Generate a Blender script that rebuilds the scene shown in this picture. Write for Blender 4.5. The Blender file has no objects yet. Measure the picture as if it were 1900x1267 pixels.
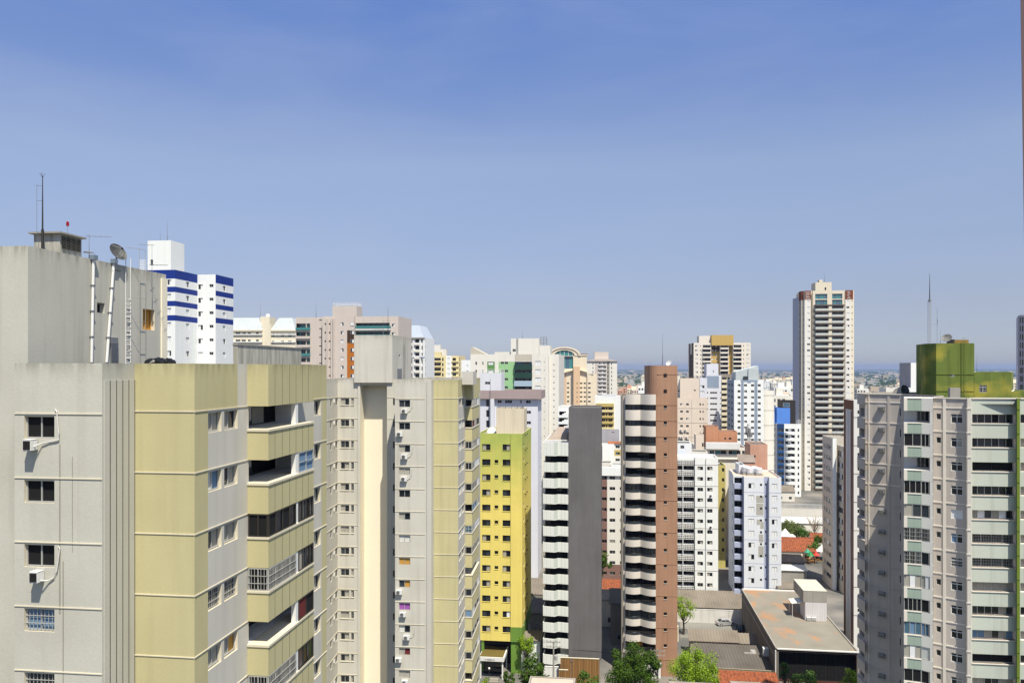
import bpy, math, random
from math import sin, cos, pi, radians as R, atan2, hypot
from mathutils import Vector
S = bpy.context.scene
COL = S.collection
rng = random.Random(7)
# ---------------------------------------------------------------- camera, sky, sun, exposure
F, CX, HY, H = 1455., 950., 683., 58.          # focal length in photo pixels, principal column, horizon row, eye height
cam = bpy.data.cameras.new('camera'); co = bpy.data.objects.new('camera', cam); COL.objects.link(co)
co.location = (0, 0, H); co.rotation_euler = (pi/2, 0, 0)
cam.sensor_width = 36; cam.lens = 36*F/1900; cam.shift_y = (HY-633.5)/1900
cam.clip_start = .1; cam.clip_end = 60000
S.camera = co
SUN = Vector((.43, -1, 2.0)).normalized()
w = bpy.data.worlds.new('World'); S.world = w; w.use_nodes = True
nt = w.node_tree; bg = nt.nodes['Background']
sky = nt.nodes.new('ShaderNodeTexSky'); sky.sky_type = 'NISHITA'; sky.sun_disc = False
sky.sun_elevation = math.asin(SUN.z); sky.sun_rotation = atan2(SUN.x, SUN.y)
sky.altitude = 700; sky.air_density = 1.0; sky.dust_density = .3; sky.ozone_density = 6.0
tcw = nt.nodes.new('ShaderNodeTexCoord'); sep = nt.nodes.new('ShaderNodeSeparateXYZ'); nt.links.new(tcw.outputs['Generated'], sep.inputs[0])
rmp = nt.nodes.new('ShaderNodeValToRGB'); nt.links.new(sep.outputs[2], rmp.inputs[0]); el = rmp.color_ramp.elements
el[0].position = 0; el[0].color = (0.262, 0.247, 0.292, 1); el[1].position = 1; el[1].color = (1, .76, .52, 1)
for ps, cl in ((.019, (.285, .270, .322)), (.074, (0.39, 0.305, 0.308)), (.245, (0.741, 0.551, 0.473)), (.335, (.605, .515, .535)), (.42, (0.543, 0.518, 0.609)), (.62, (.95, .76, .60))): e_ = el.new(ps); e_.color = (*cl, 1)
mpw = nt.nodes.new('ShaderNodeMapping'); mpw.inputs['Scale'].default_value = (1.2, 1.2, 6); mpw.inputs['Rotation'].default_value = (.25, .18, .4); nt.links.new(tcw.outputs['Generated'], mpw.inputs[0])
cir = nt.nodes.new('ShaderNodeTexNoise'); cir.inputs['Scale'].default_value = 1.6; cir.inputs['Detail'].default_value = 7; cir.inputs['Roughness'].default_value = .55; cir.inputs['Distortion'].default_value = .6; nt.links.new(mpw.outputs[0], cir.inputs['Vector'])
cmr = nt.nodes.new('ShaderNodeMapRange'); cmr.inputs[1].default_value = .42; cmr.inputs[2].default_value = .8; cmr.inputs[4].default_value = .24; nt.links.new(cir.outputs['Fac'], cmr.inputs[0])     # thin high cirrus
mul = nt.nodes.new('ShaderNodeMix'); mul.data_type = 'RGBA'; mul.blend_type = 'MULTIPLY'; mul.inputs[0].default_value = 1; nt.links.new(sky.outputs[0], mul.inputs[6]); nt.links.new(rmp.outputs[0], mul.inputs[7])
cmx = nt.nodes.new('ShaderNodeMix'); cmx.data_type = 'RGBA'; nt.links.new(cmr.outputs[0], cmx.inputs[0]); nt.links.new(mul.outputs[2], cmx.inputs[6]); cmx.inputs[7].default_value = (1.8, 2.0, 2.65, 1)
nt.links.new(cmx.outputs[2], bg.inputs[0]); bg.inputs[1].default_value = .15
sl = bpy.data.lights.new('sun', 'SUN'); so = bpy.data.objects.new('sun', sl); COL.objects.link(so)
sl.energy = 3.75; sl.angle = R(.5); sl.color = (1, .935, .79)
so.rotation_euler = SUN.to_track_quat('Z', 'Y').to_euler(); so.location = (60, -140, 300)
S.view_settings.view_transform = 'Standard'; S.view_settings.look = 'None'
S.view_settings.exposure = 0.92; S.view_settings.gamma = 1; S.view_settings.use_curve_mapping = False
# ---------------------------------------------------------------- materials
def lin(c): return tuple((x/255/12.92 if x <= 10 else ((x/255+.055)/1.055)**2.4) for x in c)
MC = {}
def pm(name, rgb, rough=.8, k=.85, dirt=.0, streak=.0, bump=.0, scale=1., metal=0., spec=.3, vary=0., mott=0., top=None):
    """plain, weathered paint: fine mottling, wide blotches of dirt and vertical rain streaks"""
    key = (name, rgb, rough, k, dirt, streak, bump, scale, metal, vary, mott, top)
    if key in MC: return MC[key]
    m = bpy.data.materials.new(name); m.use_nodes = True; MC[key] = m
    n = m.node_tree.nodes; l = m.node_tree.links; p = n['Principled BSDF']
    c = tuple(min(.86, x*k) for x in lin(rgb))+(1,)
    p.inputs['Base Color'].default_value = c; p.inputs['Roughness'].default_value = rough
    p.inputs['Metallic'].default_value = metal; p.inputs['Specular IOR Level'].default_value = spec
    if not (dirt or streak or bump or vary or mott): return m
    tc = n.new('ShaderNodeTexCoord'); cur = None
    def noise(sc, det, mp=(1, 1, 1), lo=.35, hi=.7):
        mpn = n.new('ShaderNodeMapping'); mpn.inputs['Scale'].default_value = mp
        l.new(tc.outputs['Object'], mpn.inputs[0])
        t = n.new('ShaderNodeTexNoise'); t.inputs['Scale'].default_value = sc; t.inputs['Detail'].default_value = det
        l.new(mpn.outputs[0], t.inputs['Vector'])
        r = n.new('ShaderNodeMapRange'); r.inputs[1].default_value = lo; r.inputs[2].default_value = hi
        l.new(t.outputs['Fac'], r.inputs[0]); return r.outputs[0], t.outputs['Fac']
    rgbn = n.new('ShaderNodeRGB'); rgbn.outputs[0].default_value = c; cur = rgbn.outputs[0]
    def mix(fac, amt, col, mode='MIX'):
        nonlocal cur
        mm = n.new('ShaderNodeMath'); mm.operation = 'MULTIPLY'; mm.inputs[1].default_value = amt; l.new(fac, mm.inputs[0])
        x = n.new('ShaderNodeMix'); x.data_type = 'RGBA'; x.blend_type = mode
        l.new(mm.outputs[0], x.inputs[0]); l.new(cur, x.inputs[6]); x.inputs[7].default_value = col; cur = x.outputs[2]
    dk = (c[0]*.45, c[1]*.43, c[2]*.40, 1)
    if dirt: mix(noise(.25*scale, 6)[0], dirt, dk)
    if streak: mix(noise(1.6*scale, 5, (1, 1, .045), .48, .78)[0], streak, dk)
    if top:                                        # grime washed down from the coping
        sz = n.new('ShaderNodeSeparateXYZ'); l.new(tc.outputs['Object'], sz.inputs[0]); mz = n.new('ShaderNodeMapRange'); mz.inputs[1].default_value = top-1.1; mz.inputs[2].default_value = top
        l.new(sz.outputs[2], mz.inputs[0]); pw = n.new('ShaderNodeMath'); pw.operation = 'POWER'; pw.inputs[1].default_value = 2.2; l.new(mz.outputs[0], pw.inputs[0])
        nn = noise(3.2, 5, (1, 1, .12), .36, .62)[0]; mq = n.new('ShaderNodeMath'); mq.operation = 'MULTIPLY'; l.new(pw.outputs[0], mq.inputs[0]); l.new(nn, mq.inputs[1]); mix(mq.outputs[0], .55, (c[0]*.3, c[1]*.29, c[2]*.24, 1))
    if mott: mix(noise(9*scale, 4, (1, 1, 1), .3, .75)[0], mott, dk)
    if vary:
        g = n.new('ShaderNodeNewGeometry'); mix(g.outputs['Random Per Island'], vary, (c[0]*.3, c[1]*.35, c[2]*.3, 1))
    l.new(cur, p.inputs['Base Color'])
    if bump:
        b = n.new('ShaderNodeBump'); b.inputs['Strength'].default_value = bump; b.inputs['Distance'].default_value = .02
        l.new(noise(14*scale, 5)[1], b.inputs['Height']); l.new(b.outputs[0], p.inputs['Normal'])
    return m
def paint(name, rgb, d=.14, s=.22, k=.85, **kw): return pm(name, rgb, .85, k, d, s, .25, mott=.07, **kw)
def glassm(name, rgb, rough=.06, k=1.): return pm(name, rgb, rough, k, spec=.6)
GL = glassm('dark_glass', (28, 32, 38)); GL2 = glassm('grey_glass', (52, 58, 64), .1); GLB = glassm('blue_glass', (70, 100, 120), .08)
GLT = glassm('teal_glass', (60, 125, 125), .08); BLK = pm('dark_void', (22, 22, 24), .9)
ALU = pm('aluminium', (190, 190, 186), .45, metal=.3); WHT = paint('white_paint', (238, 238, 236), .1, .15); DKF = pm('dark_frame', (58, 54, 50), .5)
CUR = pm('curtain', (176, 172, 160), .9, mott=.3); CURW = pm('white_curtain', (222, 222, 215), .9, mott=.2)
SHU = pm('white_shutter', (236, 237, 238), .6); CONC = paint('concrete', (168, 164, 156), .35, .35); STL = pm('galvanised_steel', (150, 152, 155), .5, metal=.6)
BLKP = pm('black_plastic', (24, 25, 28), .35); SOOT = pm('roof_membrane', (120, 118, 114), .9, dirt=.5, mott=.3)
MAROON = pm('maroon_curtain', (110, 40, 40), .9); PURP = pm('purple_curtain', (160, 90, 170), .9); OCH = pm('ochre_curtain', (200, 150, 70), .9); BLUC = pm('blue_curtain', (110, 140, 170), .9)
# ---------------------------------------------------------------- mesh helpers
class MB:
    def __init__(s): s.v = []; s.f = []; s.m = []; s.ms = []
    def mi(s, m):
        if m not in s.ms: s.ms.append(m)
        return s.ms.index(m)
    def poly(s, pts, m):
        k = len(s.v); s.v += [tuple(p) for p in pts]; s.f.append(tuple(range(k, k+len(pts)))); s.m.append(s.mi(m))
    def box(s, x0, x1, y0, y1, z0, z1, m, top=None):
        a = [(x0, y0), (x1, y0), (x1, y1), (x0, y1)]; s.prism(a, z0, z1, m, top)
    def prism(s, a, z0, z1, m, top=None, bot=True):
        n = len(a)
        for i in range(n):
            p, q = a[i], a[(i+1) % n]
            s.poly([(p[0], p[1], z0), (q[0], q[1], z0), (q[0], q[1], z1), (p[0], p[1], z1)], m)
        s.poly([(p[0], p[1], z1) for p in a], top or m)
        if bot: s.poly([(p[0], p[1], z0) for p in reversed(a)], m)
    def hull(s, bot, top, m):                      # two rings of equal length joined
        n = len(bot)
        for i in range(n): s.poly([bot[i], bot[(i+1) % n], top[(i+1) % n], top[i]], m)
        s.poly(top, m); s.poly(bot[::-1], m)
    def tube(s, pts, r, m, n=6, r1=None):
        pts = [Vector(p) for p in pts]; rings = []
        for i, p in enumerate(pts):
            d = (pts[min(i+1, len(pts)-1)]-pts[max(i-1, 0)]).normalized()
            a = d.cross(Vector((0, 0, 1)) if abs(d.z) < .9 else Vector((1, 0, 0))).normalized(); c = d.cross(a)
            rr = r if r1 is None else r+(r1-r)*i/max(1, len(pts)-1)
            rings.append([p+(a*cos(2*pi*j/n)+c*sin(2*pi*j/n))*rr for j in range(n)])
        k = len(s.v); s.v += [tuple(p) for q in rings for p in q]; mi = s.mi(m)
        for i in range(len(pts)-1):
            for j in range(n):
                s.f.append((k+i*n+j, k+i*n+(j+1) % n, k+(i+1)*n+(j+1) % n, k+(i+1)*n+j)); s.m.append(mi)
        s.f.append(tuple(k+j for j in range(n))[::-1]); s.m.append(mi)
        s.f.append(tuple(k+(len(pts)-1)*n+j for j in range(n))); s.m.append(mi)
    def lathe(s, prof, m, c=(0, 0, 0), n=14):      # profile of (r, z)
        k = len(s.v); mi = s.mi(m)
        for r, z in prof: s.v += [(c[0]+r*cos(2*pi*j/n), c[1]+r*sin(2*pi*j/n), c[2]+z) for j in range(n)]
        for i in range(len(prof)-1):
            for j in range(n): s.f.append((k+i*n+j, k+i*n+(j+1) % n, k+(i+1)*n+(j+1) % n, k+(i+1)*n+j)); s.m.append(mi)
    def data(s, name):
        me = bpy.data.meshes.new(name); me.from_pydata(s.v, [], s.f)
        for m in s.ms: me.materials.append(m)
        me.polygons.foreach_set('material_index', s.m); me.update(); return me
    def build(s, name, parent=None, loc=(0, 0, 0), rot=0):
        return link(name, s.data(name), parent, loc, rot)
def link(name, me, parent=None, loc=(0, 0, 0), rot=0):
    o = bpy.data.objects.new(name, me); COL.objects.link(o); o.parent = parent; o.location = loc; o.rotation_euler = (0, 0, rot); return o
def tag(o, label=None, cat=None, group=None, kind=None):
    for k, v in (('label', label), ('category', cat), ('group', group), ('kind', kind)):
        if v: o[k] = v
    return o
def empty(name, label, cat, loc, rot=0, group=None):
    return tag(link(name, None, None, loc, rot), label, cat, group)
def copy_tree(o, parent=None):
    c = o.copy(); COL.objects.link(c)
    if parent: c.parent = parent
    for ch in o.children: copy_tree(ch, c)
    return c
def gx(px, Y): return (px-CX)/F*Y
def gz(py, Y): return H-(py-HY)/F*Y
# ---------------------------------------------------------------- windows (shared meshes)
PAN = {'d': GL, 'g': GL2, 'b': GLB, 't': GLT, 'w': SHU, 'c': CUR, 'v': CURW, 'k': BLK, 'm': MAROON, 'p': PURP, 'o': OCH, 'u': BLUC}
WC = {}
def win_mesh(w, h, style, fm):
    key = (round(w, 2), round(h, 2), style, fm.name)
    if key in WC: return WC[key]
    pan, _, opt = style.partition('|'); g = MB(); f = MB(); n = len(pan); e = min(.06, w*.08)
    for i, c in enumerate(pan):
        x0, x1 = w*i/n, w*(i+1)/n; y = -.025 if c == 'w' else (.02 if i % 2 else 0)
        g.poly([(x0, y, 0), (x1, y, 0), (x1, y, h), (x0, y, h)], PAN[c])
        if i and 'n' not in opt: f.box(x0-e*.5, x0+e*.5, -.05, -.003, e, h-e, fm)
    if 'f' not in opt:
        f.box(0, w, -.06, -.002, 0, e, fm); f.box(0, w, -.06, -.002, h-e, h, fm)
        f.box(0, e, -.055, -.002, e, h-e, fm); f.box(w-e, w, -.055, -.002, e, h-e, fm)
    if 't' in opt: f.box(e, w-e, -.05, -.003, h*.68, h*.68+e*1.2, fm)
    if 'r' in opt: f.box(e, w-e, -.07, -.03, h*.5, h*.5+.04, fm)
    if 'b' in opt:
        k = max(3, int(w/.17))
        for i in range(1, k): f.box(w*i/k-.012, w*i/k+.012, -.09, -.065, e, h-e, fm)
        for zz in (.33, .66): f.box(0, w, -.1, -.06, h*zz-.012, h*zz+.012, fm)
    WC[key] = (g, f); return WC[key]
WM = {}
def window(parent, loc, rot, w, h, style, fm=ALU, sub=False, sill=None, name='window'):
    g, f = win_mesh(w, h, style, fm); key = (id(g), sub, name)
    if key not in WM:
        if sub: WM[key] = (g.data(name), f.data('window_frame'))
        else:
            a = MB(); 
            for s in (g, f):
                k = len(a.v); a.v += s.v; a.f += [tuple(i+k for i in q) for q in s.f]; a.m += [a.mi(s.ms[i]) for i in s.m]
            WM[key] = (a.data(name), None)
    o = link(name, WM[key][0], parent, loc, rot)
    if sub:
        link('window_frame', WM[key][1], o)
        if sill:
            k2 = (round(w, 2), sill[1].name)
            if k2 not in WM:
                s = MB(); s.box(-.06, w+.06, -sill[0]-.1, -.061, -.09, 0, sill[1]); WM[k2] = s.data('sill')
            link('sill', WM[k2], o)
    return o
# ---------------------------------------------------------------- buildings
ANG = R(-7.36)
class B:
    def __init__(s, name, label, px, Y, ang=ANG, cat='apartment building', group=None):
        s.X, s.Y = gx(px, Y), Y; s.c, s.s = cos(ang), sin(ang); s.ang = ang
        s.o = empty(name, label, cat, (s.X, s.Y, 0), ang, group); s.mb = MB()
    def wd(s, p): return (s.X+p[0]*s.c-p[1]*s.s, s.Y+p[0]*s.s+p[1]*s.c)
    def loc(s, X, Y): X -= s.X; Y -= s.Y; return (X*s.c+Y*s.s, -X*s.s+Y*s.c)
    def P(s, px, Y): return s.loc(gx(px, Y), Y)
    def u(s, px, w=0.): k = (px-CX)/F; return (k*(s.Y+w*s.c)-s.X+w*s.s)/(s.c-k*s.s)
    def d(s, px, x=0.): k = (px-CX)/F; return (k*(s.Y+x*s.s)-s.X-x*s.c)/(-s.s-k*s.c)
    def eu(s, p0, p1, px):
        a, b = s.wd(p0), s.wd(p1); L = hypot(b[0]-a[0], b[1]-a[1]); D = ((b[0]-a[0])/L, (b[1]-a[1])/L); k = (px-CX)/F
        return (k*a[1]-a[0])/(D[0]-k*D[1])
    def z(s, py, p=(0, 0)): return gz(py, s.wd(p)[1])
    def rect(s, px0, px1, D, w=0.): a, c = s.u(px0, w), s.u(px1, w); return [(a, w), (c, w), (c, w+D), (a, w+D)]
    def R(s, y0, y1, pitch, n, p=(0, 0)):
        Y = s.wd(p)[1]; a, b, q = gz(y0, Y), gz(y1, Y), pitch*Y/F
        return [(b-q*i, a-q*i) for i in range(n)]
    def done(s, name='wall'):
        if s.mb.v: s.mb.build(name, s.o)
        s.mb = MB(); return s.o
def face(b, p0, p1, z0, z1, m, wins=(), zones=(), fm=ALU, rm=None):
    """one wall plane with real openings; wins = (cols in photo columns, rows of z, styles, depth, opts)"""
    mb = b.mb; dx, dy = p1[0]-p0[0], p1[1]-p0[1]; L = hypot(dx, dy); dx /= L; dy /= L; nx, ny = dy, -dx
    def pt(u, z, o=0): return (p0[0]+dx*u+nx*o, p0[1]+dy*u+ny*o, z)
    holes = []; Z = []
    for wn in wins:
        cols, rows, st = wn[0], wn[1], wn[2]; dep = wn[3] if len(wn) > 3 else .16; op = wn[4] if len(wn) > 4 else {}
        for ci, c in enumerate(cols):
            ua, ub = (c if op.get('m') else sorted((b.eu(p0, p1, c[0]), b.eu(p0, p1, c[1]))))
            ua = max(.02, ua); ub = min(L-.02, ub)
            if ub-ua < .1: continue
            for ri, r in enumerate(rows):
                if (ci, ri) in op.get('skip', ()) or r[0] < z0: continue
                stl = st[(ri, ci)] if isinstance(st, dict) and (ri, ci) in st else (rng.choice(st['*']) if isinstance(st, dict) else rng.choice(st))
                holes.append((ua, ub, r[0], min(r[1], z1-.02), stl, dep, op))
    for zn in zones:
        a = 0 if zn[0] is None else b.eu(p0, p1, zn[0]); c = L if zn[1] is None else b.eu(p0, p1, zn[1]); a, c = sorted((a, c))
        Z.append((max(0, a), min(L, c), z0 if zn[2] is None else max(z0, zn[2]), z1 if zn[3] is None else min(z1, zn[3]), zn[4]))
    us = sorted({0, L} | {round(v, 4) for h in holes+Z for v in h[:2]}); vs = sorted({z0, z1} | {round(v, 4) for h in holes+Z for v in h[2:4]})
    us = [v for i, v in enumerate(us) if i == 0 or v-us[i-1] > 1e-3]; vs = [v for i, v in enumerate(vs) if i == 0 or v-vs[i-1] > 1e-3]
    for j in range(len(vs)-1):
        run = None; vc = (vs[j]+vs[j+1])/2; hj = [h for h in holes if h[2] < vc < h[3]]; zj = [q for q in Z if q[2] < vc < q[3]]
        for i in range(len(us)):
            mm = None
            if i < len(us)-1:
                uc = (us[i]+us[i+1])/2
                if not any(h[0] < uc < h[1] for h in hj):
                    mm = m
                    for q in zj:
                        if q[0] < uc < q[1]: mm = q[4]
            if run and mm is not run[1]:
                a = us[run[0]]; c = us[i]
                mb.poly([pt(a, vs[j]), pt(c, vs[j]), pt(c, vs[j+1]), pt(a, vs[j+1])], run[1]); run = None
            if mm is not None and run is None: run = (i, mm)
    rot = atan2(dy, dx)
    for a, c, v0, v1, st, dep, op in holes:
        r = op.get('rm', rm) or m
        if rm is None and not op.get('rm'):
            for q in Z:
                if q[0] < (a+c)/2 < q[1] and q[2] < (v0+v1)/2 < q[3]: r = q[4]
        d = -dep
        mb.poly([pt(a, v0), pt(a, v0, d), pt(a, v1, d), pt(a, v1)][::-1], r); mb.poly([pt(c, v0), pt(c, v0, d), pt(c, v1, d), pt(c, v1)], r)
        mb.poly([pt(a, v0), pt(c, v0), pt(c, v0, d), pt(a, v0, d)], r); mb.poly([pt(a, v1), pt(c, v1), pt(c, v1, d), pt(a, v1, d)][::-1], r)
        q = pt(a, v0, d)
        if op.get('sillb'): bandu(mb, p0, p1, a-.05, c+.05, v0-.07, v0, .07, op['sillb'])
        if st: window(b.o, q, rot, c-a, v1-v0, st, op.get('fm', fm), op.get('sub'), op.get('sill'), op.get('name', 'window'))
        else: mb.poly([pt(a, v0, d), pt(c, v0, d), pt(c, v1, d), pt(a, v1, d)], r)
def bandu(mb, p0, p1, u0, u1, z0, z1, out, m):
    dx, dy = p1[0]-p0[0], p1[1]-p0[1]; L = hypot(dx, dy); dx /= L; dy /= L; nx, ny = dy, -dx
    if u1 is None: u1 = L
    a = (p0[0]+dx*u0, p0[1]+dy*u0); c = (p0[0]+dx*u1, p0[1]+dy*u1)
    a2 = (a[0]+nx*out, a[1]+ny*out); c2 = (c[0]+nx*out, c[1]+ny*out)
    mb.poly([(*a2, z0), (*c2, z0), (*c2, z1), (*a2, z1)], m); mb.poly([(*a2, z1), (*c2, z1), (*c, z1), (*a, z1)], m)
    mb.poly([(*a, z0), (*c, z0), (*c2, z0), (*a2, z0)], m); mb.poly([(*a, z0), (*a2, z0), (*a2, z1), (*a, z1)], m); mb.poly([(*c2, z0), (*c, z0), (*c, z1), (*c2, z1)], m)
def inset(poly, t):
    n = len(poly); out = []
    for i in range(n):
        a, p, c = poly[i-1], poly[i], poly[(i+1) % n]
        d1 = Vector((p[0]-a[0], p[1]-a[1])).normalized(); d2 = Vector((c[0]-p[0], c[1]-p[1])).normalized()
        n1 = Vector((-d1.y, d1.x)); n2 = Vector((-d2.y, d2.x)); k = 1+n1.dot(n2)
        v = (n1+n2)*(t/max(k, .3)); out.append((p[0]+v.x, p[1]+v.y))
    return out
def vol(b, poly, z0, z1, m, faces={}, par=.6, t=.18, rmat=None, cap=None, fm=ALU, open_top=False):
    n = len(poly)
    for i in range(n):
        fs = faces.get(i, {})
        face(b, poly[i], poly[(i+1) % n], z0, z1, fs.get('m', m), fs.get('w', ()), fs.get('zones', ()), fs.get('fm', fm), fs.get('rm'))
    if open_top: return
    inn = inset(poly, t); cap = cap or m
    for i in range(n):
        a, c, e, f = poly[i], poly[(i+1) % n], inn[(i+1) % n], inn[i]
        b.mb.poly([(*a, z1), (*c, z1), (*e, z1), (*f, z1)], cap)
        b.mb.poly([(*e, z1-par), (*f, z1-par), (*f, z1), (*e, z1)], m)
    b.mb.poly([(*p, z1-par) for p in inn], rmat or SOOT)
def ledges(b, p0, p1, zs, m, h=.1, out=.06, u0=0., u1=None):
    for z in zs: bandu(b.mb, p0, p1, u0, u1, z-h, z, out, m)
def edge(poly, i): return poly[i], poly[(i+1) % len(poly)]
def parapet(name, parent, path, z0, z1, t, m, slab=None, closed_to=None, rail=None):
    """a balcony front: a path of outer points, thickness t inwards, with its floor slab back to the wall points closed_to"""
    g = MB(); n = len(path); inn = []
    for i, p in enumerate(path):
        d1 = Vector(p)-Vector(path[i-1]) if i else Vector(path[1])-Vector(p); d2 = Vector(path[i+1])-Vector(p) if i < n-1 else d1
        d1.normalize(); d2.normalize(); n1 = Vector((-d1.y, d1.x)); n2 = Vector((-d2.y, d2.x)); v = (n1+n2)*(t/max(.3, 1+n1.dot(n2))); inn.append((p[0]+v.x, p[1]+v.y))
    for i in range(n-1):
        a, c, e, f = path[i], path[i+1], inn[i+1], inn[i]
        g.poly([(*a, z0), (*c, z0), (*c, z1), (*a, z1)], m); g.poly([(*e, z0), (*f, z0), (*f, z1), (*e, z1)], m)
        g.poly([(*a, z1), (*c, z1), (*e, z1), (*f, z1)], rail or m)
    for a, f in ((path[0], inn[0]), (path[-1], inn[-1])): g.poly([(*a, z0), (*f, z0), (*f, z1), (*a, z1)], m)
    if closed_to:
        ring = list(path)+list(closed_to); g.poly([(*p, z0) for p in ring][::-1], m); g.poly([(*p, z0+.15) for p in ring], slab or m)
    return g.build(name, parent)
ORD = ['topmost', 'second', 'third', 'fourth', 'fifth', 'sixth', 'seventh', 'eighth', 'ninth', 'tenth', 'eleventh', 'twelfth', 'thirteenth', 'fourteenth', 'fifteenth', 'sixteenth']
# ---------------------------------------------------------------- ground, streets
def sheet(name, pts, z, m, kind='structure'):
    g = MB(); g.poly([(*p, z) for p in pts], m); return tag(g.build(name), kind=kind)
# ================================================================ left tower (near, cream and yellow)
FLH = 2.9
GRY = pm('grey_stucco', (206, 204, 192), .9, .84, .2, .24, .3, mott=.12, top=58.25); GRYC = pm('grey_stucco_core', (206, 204, 192), .9, .84, .2, .4, .3, mott=.12, top=63.95); GRY2 = pm('grey_stucco_second', (214, 210, 198), .9, .86, .18, .3, .3, mott=.1, top=56.55)
YEL = pm('yellow_stucco', (208, 199, 154), .9, .8, .16, .17, .3, mott=.1, top=58.25); YEL2 = pm('yellow_stucco_second', (208, 199, 154), .9, .84, .16, .3, .3, mott=.1, top=56.55); LAV = pm('pale_stucco', (210, 206, 196), .9, .85, .14, .26, .2, mott=.08)
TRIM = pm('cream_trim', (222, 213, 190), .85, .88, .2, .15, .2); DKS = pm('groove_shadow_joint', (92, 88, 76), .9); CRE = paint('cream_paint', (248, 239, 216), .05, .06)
STN = pm('drip_stain', (170, 166, 152), .9, .84, .3, .5, .3, mott=.15)
def left_tower():
    b = B('apartment_tower', 'nearest cream and yellow apartment tower at the left with balconies and a tall rooftop block', 361, 37., cat='tower block'); mb = b.mb
    xy = b.u(250, 0); x0 = b.u(27, -2.4); W = b.d(606, 0); zt = 58.22; L0 = gz(764.5, 37.)
    poly = [(x0, -2.4), (xy, -2.4), (xy, 0), (0, 0), (0, W), (x0, W)]
    zs = [L0-FLH*k for k in range(8)]
    rg = [(z-1.1, z-.08) for z in zs]; sill = (.03, TRIM)
    stg = {(0, 0): 'kk', (1, 0): 'kk', (2, 0): 'kk', (3, 0): 'uu|b', (4, 0): 'gg|b', '*': ('kk', 'gk', 'dd|b')}
    ob = dict(sub=True, sill=sill, rm=TRIM)
    # right side: a yellow strip, a pale bay with two windows, balconies, a last bay
    wb = b.d(459, 0); xo = b.u(498, wb); we = b.d(582, xo); Yb = b.wd((0, wb))[1]
    bt = gz(796, Yb); bb = gz(853, Yb); op = [(bt-FLH*k-.02, bb+FLH-FLH*k) for k in range(8)]
    rw = [(z-1.08, z-.1) for z in zs]
    stR = {(0, 0): 'cc', (0, 1): 'cd', (1, 0): 'vu', (1, 1): 'dc', (2, 0): 'dc', (2, 1): 'cc', (3, 0): 'dd|b', (3, 1): 'dd|b', (4, 0): 'cc', (4, 1): 'co', '*': ('cc', 'dc')}
    so_ = {'*': ('dd', 'cd', 'dc', 'gg')}
    ub = wb+.15; ue = we-.12
    vol(b, poly, 0, zt, GRY, {
        0: dict(w=[([(45, 101)], rg, stg, .2, ob)], zones=[(109.5, 112.5, L0-9, L0-1.35, STN), (133.5, 135.2, L0-6.2, L0-1.9, STN), (116, 118.5, L0-13, L0-6.6, STN)]),
        2: dict(m=YEL),
        3: dict(m=LAV, zones=[(None, 386, None, None, YEL), (386, 441, L0+.05, None, YEL), (582, None, L0-.1, None, YEL), (597, None, None, None, YEL)],
                w=[([(386, 411), (416, 441)], rw, stR, .22, ob), ([(583, 595)], rw, so_, .22, ob),
                   ([(ub, ue)], op, ('kgck|n', 'kkgk|n', 'kgkk|n'), 1.3, dict(m=1, rm=WHT, name='balcony_door', fm=DKF))])}, par=.9, t=.15, rmat=SOOT, cap=CONC)
    for k, z in enumerate(zs):                       # string courses over every storey
        bandu(mb, *edge(poly, 0), 0, None, z, z+.05, .035, TRIM)
        bandu(mb, *edge(poly, 2), 0, None, z, z+.05, .035, TRIM); bandu(mb, (0, 0), (0, W), 0, wb-.02, z, z+.05, .035, TRIM)
        bandu(mb, (0, 0), (0, W), we+.05, None, z, z+.05, .035, TRIM)
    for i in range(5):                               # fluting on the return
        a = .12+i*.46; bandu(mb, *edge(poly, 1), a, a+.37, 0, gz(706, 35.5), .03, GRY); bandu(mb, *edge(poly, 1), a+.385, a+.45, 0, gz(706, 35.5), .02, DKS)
    b.done()
    # balcony fronts
    path = [(0, wb), (xo, wb), (xo, we), (0, we)]
    t = MB(); t.prism([(.0, wb), (xo, wb), (xo, we), (0, we)], bb+FLH, zt-.01, YEL)
    for px in (510, 524, 537, 549, 561, 572): y = b.d(px, xo); bandu(t, (xo, y), (xo, y+1), 0, .035, bb+FLH+.01, zt-.02, .004, DKS)
    t.build('balcony_canopy', b.o)
    g = MB()
    g.prism([(0.004, wb), (xo, wb), (xo, we), (0.004, we)], 0, bt-bb-.12, YEL)
    for px in (510, 524, 537, 549, 561, 572): y = b.d(px, xo); bandu(g, (xo, y), (xo, y+1), 0, .035, .01, bt-bb-.13, .004, DKS)
    g.prism([(0.004, wb-.05), (xo+.05, wb-.05), (xo+.05, we+.03), (0.004, we+.03)], bt-bb-.12, bt-bb, TRIM)
    bal = g.data('balcony_parapet')
    p = MB(); y0 = b.d(549.5, xo); y1 = b.d(554, xo); p.box(xo-.3, xo-.03, y0, y1, 0, FLH-(bt-bb), WHT); pil = p.data('balcony_pillar')
    hh = FLH-(bt-bb)-.02; ya, yb_, yc = wb+.04, y0-.02, y1+.02
    stf = ['', '', 'kk', 'kk|b', '', 'dk|b', 'kd', 'dd']; sta = ['', '', 'kdkd', 'dgdd|b', '', 'dkdk|b', 'dddd', 'dddd']; stb = ['', 'uu|r', 'dgkd', 'cgdd', 'mk', 'gdd', 'dd', 'dd']
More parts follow.
